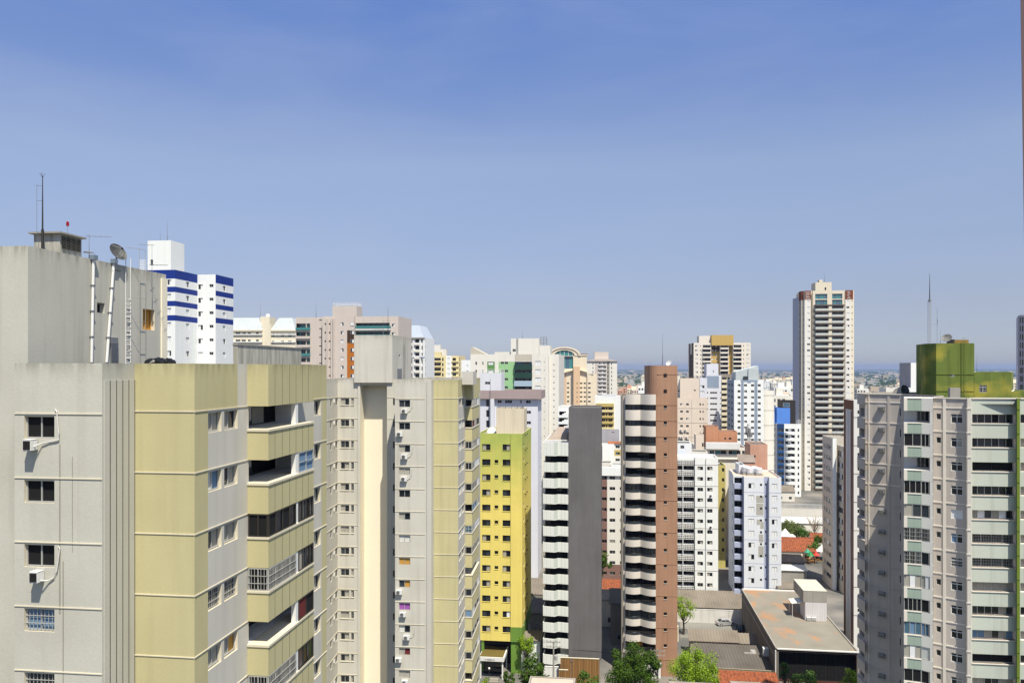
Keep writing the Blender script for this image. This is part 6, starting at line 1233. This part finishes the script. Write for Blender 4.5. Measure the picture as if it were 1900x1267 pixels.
for i, (px, py, px2, z, lab) in enumerate(((972, 1250, 1056, 9, 'pale concrete roof edge in the foreground below the utility pole'), (1228, 1259, 1312, 9, 'low concrete roof edge in the foreground below the bright green tree'), (1342, 1259, 1447, 9, 'concrete roof edge in the foreground below the clay tiled roof'))):
    a = GP(px, py+3, z); c = GP(px2, py+5, z); L = hypot(c[0]-a[0], c[1]-a[1]); t = empty('low_building', lab, 'house', (a[0], a[1]-8, 0), ANG); g = MB(); g.box(0, L, 0, 8, 0, z-.5, CONC); g.box(0, L, 7.75, 8, z-.499, z, CONC); g.box(0, .25, 0, 7.74, z-.499, z, CONC); g.box(L-.25, L, 0, 7.74, z-.499, z, CONC); g.build('wall', t); r = MB(); r.hull([(.3, .1, z-.45), (L-.3, .1, z-.45), (L-.3, 7.7, z-.45), (.3, 7.7, z-.45)], [(.3, .1, z-.35), (L-.3, .1, z-.35), (L-.3, 7.7, z-.1), (.3, 7.7, z-.1)], pm('pinkish_roof_sheet', (206, 190, 178), .8, .85, .3, mott=.2)); r.build('roof', t)
# entrance pavilion of the yellow tower
def pavilion():
    a = GP(891, 1252); t = empty('entrance_pavilion', 'small white entrance pavilion with a mossy roof before the yellow tower', 'pavilion', (a[0], a[1]-1.5, 0), ANG); w_ = 4.4; g = MB()
    for x in (0, w_-.25): g.box(x, x+.25, 0, .25, 0, 3.4, WHT); g.box(x, x+.25, 5.5, 5.75, 0, 3.4, WHT)
    g.box(.3, w_-.3, 2.5, 2.6, 0, 3.3, GL); g.box(-.2, w_+.2, -.3, 6, 3.401, 3.95, WHT); g.box(-.2, w_+.2, -.3, -.1, 3.951, 4.15, WHT); g.box(w_, w_+.2, -.1, 6, 3.951, 4.15, WHT); g.build('frame', t)
    r = MB(); r.box(-.1, w_-.01, -.09, 5.9, 3.951, 4.0, pm('mossy_roof', (120, 104, 50), .95, .8, .4, mott=.4)); r.build('roof', t); s = MB(); s.box(2.0, 3.6, -1.6, -.31, 0, .18, PAV); s.box(2.0, 3.6, -1.1, -.31, .181, .36, PAV); s.build('step', t)
    g = MB(); 
    for i, (x, w2) in enumerate(((1.0, .12), (1.25, .05), (1.45, .14), (1.66, .14), (1.87, .14), (2.08, .14), (2.29, .14), (2.6, .12), (2.8, .05))): g.box(x, x+w2, -.33, -.301, 3.6, 3.78, DKF)
    g.build('sign_lettering', t)
    l = MB(); l.lathe([(.02, 2.1), (.16, 2.15), (.2, 2.3), (.16, 2.45), (.02, 2.5)], WHT); l.tube([(0, 0, 0), (0, 0, 2.1)], .04, DKF, 5); l.build('globe_lamp', t, (1.9, -.9, 0))
pavilion()
def fence(label, a, c, h, z=0):
    L = hypot(c[0]-a[0], c[1]-a[1]); t = empty('timber_fence', label, 'fence', (a[0], a[1], z), atan2(c[1]-a[1], c[0]-a[0])); g = MB(); wd = pm('timber_slats', (166, 124, 76), .8, .85, vary=.45, streak=.2); n = int(L/.28)
    for i in range(n): x = L*i/n; g.box(x, x+L/n-.06, 0, .06, 0, h, wd)
    g.build('slat_panel', t); f = MB(); f.box(0, L, .061, .2, 0, h-.1, pm('dark_timber', (70, 50, 34), .9)); f.box(0, L, -.06, .22, h, h+.1, TRIM); f.build('frame', t); return t
fence('tall brown timber slat fence at the foot of the grey slab tower', (gx(1040, 144), 144), (gx(1112, 143.2), 143.2), 4.9)
fence('shorter brown timber gate left of the tall slat fence', (gx(1037, 142.6), 142.6), (gx(1054, 142.4), 142.4), 3.2)
wall('white garden wall at the street before the grey slab tower', GP(1008, 1262), GP(1036, 1263), 2.6, WHT); wall('white wall beside the dark tree at the brown tower', GP(1196, 1256), GP(1226, 1258), 2.2, WHT)
wall('pale stepped wall along the side of the brown tower', GP(1259, 1190), (GP(1259, 1190)[0]-1.2, GP(1259, 1190)[1]+16), 3.2, CRM)
def pole(label, px, Y, ptop, arms, dirx):
    z1 = gz(ptop, Y); t = empty('utility_pole', label, 'utility pole', (gx(px, Y), Y, 0), ANG); g = MB(); g.tube([(0, 0, 0), (0, 0, z1)], .19, CONC, 8, .12); g.build('pole', t)
    for i, z in enumerate(arms):
        c = MB(); c.box(-1.2, 1.2, -.17, -.06, z1-z, z1-z+.12, CONC); 
        for x in (-1.1, -.5, .5, 1.1): c.lathe([(.03, 0), (.07, .06), (.04, .12), (.07, .18), (.02, .24)], GRYB, (x, -.11, z1-z+.12), 6)
        c.build('crossarm', t)
    d = MB(); d.lathe([(.01, 0), (.24, 0), (.26, .1), (.26, .7), (.2, .8), (.01, .82)], GRYB, (.42, 0, z1-3.1), 10); d.tube([(0, 0, z1-2.6), (.42, 0, z1-2.6)], .04, STL, 4); d.build('transformer', t)
    w_ = MB()
    for x in (-1.1, -.5, .5, 1.1): w_.tube([(x, -.11, z1-arms[0]+.36), (x-6, -.9, z1-arms[0]-.4), (x-14, -1.8, z1-arms[0]+.2)], .012, BLKP, 3)
    w_.build('wire', t)
pole('concrete utility pole with two crossarms before the grey slab tower', 1027, 135, 1190, (0.1, .9), -1); pole('utility pole with a grey transformer between the two street trees', 1220, 134, 1204, (.3, 1.1), -1)
a = GP(1058, 1258); g = MB(); g.tube([(0, 0, 0), (0, 0, 4.3)], .05, STL, 6); g.box(-.12, .12, -.1, .1, 4.3, 4.75, STL); tag(g.build('street_lamp', None, (a[0], a[1]-3, 0)), 'thin grey lamp post beside the timber gate', 'lamp post')
# ---------------------------------------------------------------- the silver car
def car(label, loc, rot, paintm, dark=False):
    t = empty('parked_car', label, 'car', (*loc, .02), rot); g = MB(); W_ = .84
    lowp = [(-2.05, .35), (-2.08, .62), (-1.98, .86), (-1.45, .95), (1.0, .95), (1.75, .84), (2.05, .66), (2.08, .36)]
    top = [(-1.62, .95), (-1.0, 1.36), (-.2, 1.44), (.45, 1.36), (1.08, .95)]
    def shell(pts, w0, w1, m, z0=.3):
        n = len(pts)
        for s in (-1, 1): g.poly([(x, s*w0, z) for x, z in (pts if s > 0 else pts[::-1])], m)
        for i in range(n): a, c = pts[i], pts[(i+1) % n]; g.poly([(a[0], -w0, a[1]), (c[0], -w0, c[1]), (c[0], w0, c[1]), (a[0], w0, a[1])], m)
    shell(lowp+[(1.75, .22), (-1.75, .22)], W_, W_, paintm)
    ri = [(x, .62, z) for x, z in top]; le = [(x, -.62, z) for x, z in top]; ri[0] = (-1.62, .8, .952); le[0] = (-1.62, -.8, .952); ri[-1] = (1.08, .8, .952); le[-1] = (1.08, -.8, .952)
    for i in range(4): g.poly([le[i], le[i+1], ri[i+1], ri[i]], paintm if i in (1, 2) else GL)
    g.poly(ri[::-1], paintm); g.poly(le, paintm); g.build('body', t)
    for s in (-1, 1):
        w_ = MB(); y0, y1 = .8*s, .64*s; q = lambda x, z: (x, (y0+(y1-y0)*(z-.95)/.42)+.012*s, z)
        w_.poly([q(-1.35, 1.0), q(-.3, 1.0), q(-.3, 1.3), q(-.95, 1.3)], GL); w_.poly([q(-.22, 1.0), q(.85, 1.0), q(.42, 1.28), q(-.22, 1.3)], GL); w_.build('side_window', t)
        h = MB(); h.box(1.9, 2.06, s*.72-.1, s*.72+.1, .62, .76, WHT); h.build('headlight', t); h = MB(); h.box(-2.1, -2.0, s*.7-.1, s*.7+.1, .66, .84, pm('red_lens', (150, 20, 30), .2)); h.build('tail_light', t); h = MB(); h.box(.62, .8, s*.88-.07, s*.88+.07, .95, 1.07, paintm); h.build('mirror', t)
        for x in (-1.3, 1.3):
            y = MB(); y.tube([(x, s*.68, .31), (x, s*.855, .31)], .31, BLKP, 16); wh = y.build('wheel', t); r = MB(); r.tube([(x, s*.856, .31), (x, s*.87, .31)], .19, ALU, 12); r.build('rim', wh)
    return t
p = GP(1346, 1159); car('silver hatchback parked at the white yard wall', p, R(8), pm('silver_car_paint', (196, 198, 202), .25, .9, metal=.5)); p = GP(1366, 1170); car('dark car parked in the shade of the warehouse wall', (p[0]+.8, p[1]), R(70), pm('black_car_paint', (30, 32, 36), .2))
# ---------------------------------------------------------------- trees
def foliage(name, rgb, vary=.5):
    m = bpy.data.materials.new(name); m.use_nodes = True; n = m.node_tree.nodes; l = m.node_tree.links; p = n['Principled BSDF']; out = [x for x in n if x.type == 'OUTPUT_MATERIAL'][0]; p.inputs['Roughness'].default_value = .6; p.inputs['Specular IOR Level'].default_value = .2
    g = n.new('ShaderNodeNewGeometry'); r = n.new('ShaderNodeValToRGB'); c = lin(rgb); r.color_ramp.elements[0].color = (c[0]*(1-vary), c[1]*(1-vary*.85), c[2]*(1-vary), 1); r.color_ramp.elements[1].color = (*[min(.8, x*1.15) for x in c], 1)
    l.new(g.outputs['Random Per Island'], r.inputs[0]); l.new(r.outputs[0], p.inputs['Base Color']); t = n.new('ShaderNodeBsdfTranslucent'); l.new(r.outputs[0], t.inputs[0]); x = n.new('ShaderNodeMixShader'); x.inputs[0].default_value = .3; l.new(p.outputs[0], x.inputs[1]); l.new(t.outputs[0], x.inputs[2]); l.new(x.outputs[0], out.inputs[0]); return m
BARK = pm('bark', (92, 76, 60), .95, .8, .3, mott=.4)
LFD = foliage('dark_green_leaves', (72, 98, 26)); LFB = foliage('bright_green_leaves', (140, 168, 40)); LFM = foliage('mid_green_leaves', (84, 116, 44)); LFO = foliage('olive_leaves', (104, 116, 60))
def tree_data(seed, h, r, n, leaf, lf, base=.35, squash=.85, clumps=26):
    q = random.Random(seed); T = MB(); cz = h*(base+1)/2; hh = h*(1-base)/2; C = []
    for i in range(clumps):
        while 1:
            v = Vector((q.uniform(-1, 1), q.uniform(-1, 1), q.uniform(-.9, 1)))
            if .25 < v.length < 1: break
        C.append((Vector((v.x*r*.82, v.y*r*.82, cz+v.z*hh*.8)), r*q.uniform(.2, .38)*(26/clumps)**.33))
    T.tube([(0, 0, 0), (r*.03, 0, h*base*.6), (0, r*.04, h*base), (0, 0, cz)], h*.028, BARK, 7, h*.012)
    for c, s in C[::2]:
        st = Vector((0, 0, h*base*q.uniform(.7, 1.1))); mid = st.lerp(c, .55)+Vector((0, 0, -.05*h)); T.tube([st, mid, c], h*.011, BARK, 5, h*.004)
    K = MB()
    for i in range(n):
        c, s = C[i % clumps]; d = Vector((q.gauss(0, 1), q.gauss(0, 1), q.gauss(0, 1))).normalized(); p = c+d*s*q.uniform(.55, 1.08)*Vector((1, 1, squash)).length/1.73
        nrm = (d+Vector((q.uniform(-.7, .7), q.uniform(-.7, .7), q.uniform(-.2, 1.)))).normalized(); a = nrm.orthogonal().normalized(); a.rotate(__import__('mathutils').Quaternion(nrm, q.uniform(0, 6.28))); b_ = nrm.cross(a); L = leaf*q.uniform(.6, 1.25)
        K.poly([p-a*L*.5, p+b_*L*.3, p+a*L*.5, p-b_*L*.3], lf)
    return T.data('trunk'), K.data('crown')
def tree(label, d, loc, rot=0, s=1, group=None, name='street_tree', cat='tree'):
    o = empty(name, label, cat, loc, rot, group); o.scale = (s, s, s) if not isinstance(s, tuple) else s; link('trunk', d[0], o); link('crown', d[1], o); return o
def gtree(label, px, ptop, Y, r, n, leaf, lf, seed, base=.3, clumps=26, **k): h = gz(ptop, Y); return tree(label, tree_data(seed, h, r, n, leaf, lf, base, clumps=clumps), (gx(px, Y), Y, 0), **k)
gtree('large dark green tree at the foot of the brown tower', 1172, 1190, 134, 5.2, 12000, .36, LFD, 3, .2, clumps=44)
gtree('bright yellow green feathery tree in the foreground', 1284, 1184, 130, 4.8, 15000, .25, LFB, 5, .15, clumps=48)
gtree('round dark tree left of the utility pole', 991, 1212, 137, 2.9, 4500, .4, LFD, 8, .15)
gtree('light green tree overhanging the white yard wall', 1268, 1104, 171, 2.9, 3000, .26, LFB, 11, .35)
gtree('small dark shrub tree beside the timber fence', 1090, 1240, 133, 2.6, 3200, .34, LFM, 13, .1)
gtree('slim dark tree by the entrance pavilion', 944, 1236, 136, 1.2, 1500, .3, LFD, 17, .1)
gtree('low green hedge tree right of the clay roof', 1502, 1245, 133, 4.0, 4000, .36, LFM, 19, .05)
gtree('small bright green tree at the right end of the warehouse front', 1582, 1232, 130, 2.2, 2600, .3, LFB, 23, .3)
gtree('slim young tree before the warehouse glass', 1456, 1222, 133, .9, 1000, .26, LFM, 29, .6)
gtree('bushy shrub on the terrace of the white annex', 978, 1176, 148, 1.9, 1600, .3, LFB, 31, .5)
gtree('bright shrub at the foot of the yellow tower entrance', 905, 1257, 138, 1.9, 1500, .26, LFB, 37, .05)
D1 = tree_data(41, 8, 4.2, 1600, .6, LFO, .25); D2 = tree_data(43, 7, 3.6, 1400, .6, LFM, .25); D3 = tree_data(47, 9, 3.4, 1400, .6, LFD, .3)
for i, (px, Y, d, lab) in enumerate(((1462, 268, D1, 'leftmost olive green tree behind the orange school roof'), (1478, 262, D1, 'broad olive green tree left of the bare tree'), (1494, 258, D2, 'dark tree just below the bare tree'), (1516, 240, D3, 'tree half hidden by the grey beige building near the playground'), (1505, 238, D2, 'shrubby tree behind the playground'))): tree(lab, d, (gx(px, Y), Y, 0), i*1.3, .8)
def bare():
    Y = 264; o = empty('bare_tree', 'leafless pale tree beside the grey beige building', 'tree', (gx(1511, Y), Y, 0)); g = MB(); q = random.Random(2); m = pm('pale_bark', (150, 132, 112), .95, .8)
    g.tube([(0, 0, 0), (.1, 0, 4)], .22, m, 6, .15)
    for i in range(34):
        a = q.uniform(0, 6.28); z0 = q.uniform(2, 5); L = q.uniform(2.5, 4.5); p = Vector((.1, 0, z0)); e = p+Vector((cos(a)*L*.7, sin(a)*L*.7, L)); g.tube([p, p.lerp(e, .5)+Vector((0, 0, -.2)), e], .08, m, 4, .02)
        for k in range(3): f = p.lerp(e, q.uniform(.4, .9)); g.tube([f, f+Vector((q.uniform(-1, 1), q.uniform(-1, 1), q.uniform(.4, 1.4)))], .03, m, 3, .01)
    g.build('trunk', o)
bare()
# ---------------------------------------------------------------- the plots behind: school, tents, playground
t = house('school building under a broad orange tiled roof', GP(1446, 1022, 3), 10.5, 9, 3.2, 3.0, TILE, CRM, two=True); t = house('orange tiled pavilion behind the white tent', GP(1508, 1002, 3), 7, 6, 3.0, 1.6, TILE, CRM, two=True)
def tent(label, loc, w_, d_, h, rise, rot=0, m=WHT):
    t = empty('tent', label, 'tent', (*loc, 0), rot); g = MB(); bo = [(0, 0, h), (w_, 0, h), (w_, d_, h), (0, d_, h)]; c = (w_/2, d_/2, h+rise); n = 5
    for i in range(4):
        a, b_ = Vector(bo[i]), Vector(bo[(i+1) % 4]); P_ = Vector(c); pv = (a, b_)
        for k in range(1, n+1):
            f = k/n; sag = -rise*.25*sin(pi*f); q0, q1 = a.lerp(P_, f)+Vector((0, 0, sag if k < n else 0)), b_.lerp(P_, f)+Vector((0, 0, sag if k < n else 0)); g.poly([pv[0], pv[1], q1, q0], m); pv = (q0, q1)
    g.build('canopy', t); p = MB()
    for x, y, z in bo: p.tube([(x, y, 0), (x, y, z)], .06, STL, 5)
    p.build('post', t)
tent('white peaked tent roof left of the orange school roof', GP(1442, 998, 3), 6.5, 7, 3, 2.6, ANG); tent('white peaked sail canopy above the playground', GP(1504, 1022, 3), 8, 6, 3, 2.4, ANG-.25)
house('grey sheeted shed below the orange school roof', GP(1444, 1042, 3), 7.2, 6, 3.0, .8, FIB, CONC, win=False); house('long white roofed shed below the grey sheeted shed', GP(1444, 1056, 3), 7.5, 4, 2.8, .5, pm('white_sheet_roof', (214, 214, 212), .6, .85, .2, .2), CONC, win=False); house('beige walled yard building behind the warehouse', GP(1446, 1096, 3), 9.5, 5, 3.6, .3, FIB, CRM, win=False)
wall('long pale wall across the far end of the school plot', GP(1440, 957), GP(1545, 961), 3.2, OFFW); house('long hall with a bright white sheet roof beyond the trees', GP(1440, 978, 3), 22, 7, 4.6, .8, pm('white_sheet_roof', (214, 214, 212), .6, .85, .2, .2), OFFW, win=False)
def railf(label, a, c, h, m, z=0):
    L = hypot(c[0]-a[0], c[1]-a[1]); t = empty('railing_fence', label, 'fence', (*a, z), atan2(c[1]-a[1], c[0]-a[0])); g = MB(); n = int(L/.45)
    for i in range(n): x = L*i/n; g.box(x, x+.12, 0, .06, .2, h, m)
    g.build('bars', t); f = MB(); f.box(0, L, -.04, .1, h, h+.12, m); f.box(0, L, -.04, .1, .1, .2, m); f.build('rail', t)
railf('white bar fence at the foot of the tallest tower', GP(1436, 946), GP(1550, 949), 2.6, WHT)
def play():
    p = GP(1504, 1046); t = empty('playground_set', 'colourful playground with green and red peaked roofs', 'playground', (*p, 0), .2); g = MB(); wood = pm('play_timber', (170, 120, 60)); 
    for cx, cy, m, h in ((0, 0, pm('play_green', (30, 130, 70), .6), 2.6), (2.2, .6, pm('play_red', (210, 60, 50), .6), 2.4), (.4, 2.2, pm('play_teal', (60, 150, 120), .6), 3.0)):
        f = MB(); f.lathe([(1.15, 0), (.75, .35), (.3, .85), (.03, 1.2)], m, (cx, cy, h), 8); f.build('roof', t)
        for sx in (-.6, .6):
            for sy in (-.6, .6): g.tube([(cx+sx, cy+sy, 0), (cx+sx, cy+sy, h+.2)], .06, wood, 5)
        g.box(cx-.7, cx+.7, cy-.7, cy+.7, 1.1, 1.2, wood)
    g.build('platform', t); s = MB(); s.hull([(2.9, .3, 1.1), (4.6, .1, .15), (4.6, .7, .15), (2.9, .9, 1.1)], [(2.9, .3, 1.2), (4.6, .1, .25), (4.6, .7, .25), (2.9, .9, 1.2)], pm('play_yellow', (225, 170, 50), .5)); s.build('slide', t)
play()
tent('small yellow green shade canopy behind the playground', (GP(1502, 1036)[0], GP(1502, 1036)[1]), 4, 3.5, 2.4, 1, 0, pm('lime_canvas', (190, 190, 80), .8))
# ---------------------------------------------------------------- low houses and trees filling the blocks
FOOT = []
for o in list(S.objects):
    if o.type == 'MESH':
        bb = [o.matrix_basis @ Vector(c) for c in o.bound_box]
bpy.context.view_layer.update()
for o in S.objects:
    if o.type == 'MESH' and o.get('kind') is None:
        bb = [o.matrix_world @ Vector(c) for c in o.bound_box]; xs = [v.x for v in bb]; ys = [v.y for v in bb]
        if max(xs)-min(xs) > 2.5 or max(ys)-min(ys) > 2.5: FOOT.append((min(xs), max(xs), min(ys), max(ys)))
def free(x, y, r): return not any(a-r < x < b+r and c-r < y < d+r for a, b, c, d in FOOT)
q = random.Random(12); HV = []
for k, (rf, wm, rn) in enumerate(((TILE, CRM, 'orange'), (FIB, OFFW, 'brown'), (DKR, W1, 'grey'), (TILE, W1, 'orange'))): HV.append((rf, wm, rn))
base_h = None; cnt = 0; TR = [D1, D2, D3]
HP = []
for k, (rf, wm, rn) in enumerate(HV):
    HP.append(house('low %s roofed house among the blocks between the towers' % rn, (0, -900-40*k), 11+k, 9, 3.6+k*.6, 2.0, rf, wm, two=True, group='low %s roofed houses between the towers' % rn))
used = [0]*4
for i in range(900):
    if cnt >= 64: break
    Y = q.uniform(170, 640); x = q.uniform(-.5, .62)*Y
    if not free(x, Y, 8): continue
    k = q.randrange(4); o = HP[k] if not used[k] else copy_tree(HP[k]); used[k] += 1; o.location = (x, Y, 0); o.rotation_euler = (0, 0, ANG+q.choice((0, pi/2))); FOOT.append((x-8, x+14, Y-8, Y+12)); cnt += 1
cnt = 0; GN = ['olive green', 'mid green', 'dark green']
for i in range(1200):
    if cnt >= 90: break
    Y = q.uniform(150, 800); x = q.uniform(-.5, .62)*Y
    if not free(x, Y, 3): continue
    k = q.randrange(3); tree('%s tree growing among the low houses between the towers' % GN[k], TR[k], (x, Y, 0), q.uniform(0, 6), q.uniform(.8, 1.25), 'city trees, '+GN[k], 'city_tree'); cnt += 1
# ---------------------------------------------------------------- far city, hills, haze
def farblock(seed, w_, d_, h, wm, bays, fl):
    g = MB(); q = random.Random(seed); g.prism([(-w_/2, -d_/2), (w_/2, -d_/2), (w_/2, d_/2), (-w_/2, d_/2)], 0, h, wm); g.box(-w_*.2, w_*.15, -d_*.2, d_*.2, h, h+3.5, wm)
    for i in range(fl):
        z = h-3.0-i*3.0
        for j in range(bays):
            x = -w_/2+w_*(j+.5)/bays; ww = w_/bays*.3; m = q.choice((GL, GL2, GL2, SHU)); g.box(x-ww, x+ww, -d_/2-.06, -d_/2-.005, z, z+1.4, m)
        for sx in (-1, 1): x = sx*(w_/2+.03); g.box(x-.025, x+.025, -d_*.2, d_*.1, z, z+1.3, GL2)
    return g.data('wall')
FB = [farblock(1, 16, 14, 38, W1, 5, 11), farblock(2, 20, 16, 46, CRM, 6, 14), farblock(3, 14, 14, 32, OFFW, 4, 9), farblock(4, 22, 14, 30, PKC, 7, 9), farblock(5, 18, 16, 42, SALM, 5, 12)]
FH = [38, 46, 32, 30, 42]; CN = ['white', 'cream', 'off white', 'pinkish', 'salmon']
def far(k, px, Y, s, lab=None, ptop=None, sx=1):
    o = link('distant_apartment_building', FB[k], None, (gx(px, Y), Y, 0), ANG); hz = gz(ptop, Y)/FH[k] if ptop else s
    o.scale = (s*sx, s, hz); return tag(o, lab or '%s apartment block standing in the hazy distance' % CN[k], 'apartment building', 'distant %s apartment blocks' % CN[k])
q = random.Random(5)
for px, pt, k, Y, s in ((1430, 705, 1, 1500, 1.), (1441, 703, 3, 1700, 1.1), (1448, 704, 1, 1600, .9), (1455, 702, 4, 1750, 1), (1462, 702.5, 1, 1650, 1.1), (1470, 701.5, 3, 1700, 1), (1476, 704, 0, 1500, 1.), (1424, 707, 0, 1450, .9), (1437, 710, 2, 1200, .8)): far(k, px, Y, s, None, pt)
for px, pt, k, Y, lab in ((1449, 719, 0, 620, 'white middle distance block right of the curved grey building'), (1463, 717, 2, 700, 'off white middle distance block beyond the blue roofed building'), (1472, 722, 3, 800, 'pinkish middle distance block beside the tallest tower'), (1446, 733, 2, 480, 'off white low block behind the rooftop plants of the curved building'), (1455, 739, 3, 520, 'pinkish low block above the bright blue roof block'), (1168, 719, 4, 900, 'salmon block beyond the wavy balcony roof'), (1177, 721, 1, 860, 'cream block right of the salmon block beyond the wavy balcony roof'), (1187, 722, 3, 850, 'pinkish block left of the brown slab top'), (1197, 716.5, 0, 700, 'white block touching the left edge of the brown slab top'), (1157, 724, 4, 960, 'lower salmon block beyond the wavy balcony roof'), (1881, 709, 1, 900, 'cream block between green rooftop and dark lilac tower'), (1886, 712, 0, 1000, 'white block between green rooftop and dark lilac tower'), (1598, 721, 2, 800, 'off white block peeking over the brown framed tower'), (1668, 713, 3, 1500, 'pinkish block left of the white block behind the green rooftop')): far(k, px, Y, .8, lab, pt)
for i in range(70):
    Y = q.uniform(900, 4200); px = q.uniform(-150, 2050); k = q.choice((0, 1, 2, 2, 3, 3)); far(k, px, Y, q.uniform(.5, .9), None, 683+(58-q.uniform(16, 40))/Y*F)
vm = [pm('distant_white_walls', (206, 204, 200), .9, .8, vary=.6), pm('distant_cream_walls', (214, 196, 170), .9, .85, vary=.5), pm('distant_clay_roofs', (190, 116, 80), .9, .85, vary=.5), pm('distant_grey_roofs', (150, 146, 142), .9, .85, vary=.5)]
g = MB()
for i in range(8000):
    Y = 620*(11000/620)**q.random(); x = q.uniform(-.74, .74)*Y; s = 1+Y/3200; w_, d_, h = q.uniform(7, 16)*s, q.uniform(7, 14)*s, q.uniform(3.2, 7.5)*(1+Y/9000)
    if q.random() < .1: h *= 1.9
    if not free(x, Y, 4): continue
    g.prism([(x, Y), (x+w_, Y-w_*.13), (x+w_+d_*.13, Y+d_), (x+d_*.13, Y+d_)], 0, h, q.choice(vm[:2]), q.choice(vm), False)
tag(g.build('distant_city'), 'low white and clay roofed city stretching to the hazy horizon', 'city', None, 'stuff')
g = MB(); lm = pm('distant_tree_crowns', (62, 84, 44), .9, .85, vary=.5)
for i in range(24000):
    Y = 600*(12000/600)**q.random(); x = q.uniform(-.74, .74)*Y; s = (1+Y/2600)*q.uniform(2., 4.5)
    if not free(x, Y, 3): continue
    n = 6; h = q.uniform(4.5, 8)*(1+Y/14000); r0 = [(x+s*cos(6.283*j/n+i)*q.uniform(.8, 1.2), Y+s*sin(6.283*j/n+i), h*.35) for j in range(n)]; r1 = [(x+s*.55*cos(6.283*j/n+i+.5), Y+s*.55*sin(6.283*j/n+i+.5), h*q.uniform(.85, 1.05)) for j in range(n)]; r2 = [(x+s*.5*cos(6.283*j/n+i), Y+s*.5*sin(6.283*j/n+i), 0) for j in range(n)]
    k = len(g.v); g.v += r2+r0+r1; mi = g.mi(lm)
    for a in range(2):
        for j in range(n): g.f.append((k+a*n+j, k+a*n+(j+1) % n, k+(a+1)*n+(j+1) % n, k+(a+1)*n+j)); g.m.append(mi)
    g.f.append(tuple(k+2*n+j for j in range(n))); g.m.append(mi)
tag(g.build('distant_trees'), 'dark green tree cover scattered through the hazy far city', 'trees', None, 'stuff')
g = MB(); N = 90; hm = gpm('hill_scrub', (.05, .075, .035), (.13, .12, .08), .0012); prof = [[0]*(N+1) for _ in range(5)]
for i in range(N+1):
    a = i/N; base = 14+16*sin(a*9.)*.5+12*sin(a*23+1)*.4+9*sin(a*51+2)*.3
    for j, f in enumerate((0, .45, .9, 1, .5)): prof[j][i] = max(0, base*f+26*f)
for j in range(4):
    for i in range(N):
        P_ = lambda i_, j_: (-15000+30000*i_/N, 10500+j_*900+250*sin(i_*.7), prof[j_][i_]*1.0+.05)
        g.poly([P_(i, j), P_(i+1, j), P_(i+1, j+1), P_(i, j+1)], hm)
tag(g.build('hills'), kind='structure')
hz = bpy.data.materials.new('haze'); hz.use_nodes = True; n = hz.node_tree.nodes; n.clear(); o_ = n.new('ShaderNodeOutputMaterial'); pv = n.new('ShaderNodeVolumePrincipled'); pv.inputs['Color'].default_value = (.38, .57, 1, 1); pv.inputs['Density'].default_value = .000062; pv.inputs['Anisotropy'].default_value = .2; hz.node_tree.links.new(pv.outputs[0], o_.inputs['Volume'])
g = MB(); g.box(-15900, 15900, -280, 14900, -1.2, 112, hz); tag(g.build('haze'), 'thin pale haze filling the air over the city', 'haze', None, 'stuff')
S.cycles.volume_bounces = 0; S.cycles.max_bounces = 6; S.cycles.diffuse_bounces = 3; S.cycles.glossy_bounces = 2; S.cycles.use_denoising = True
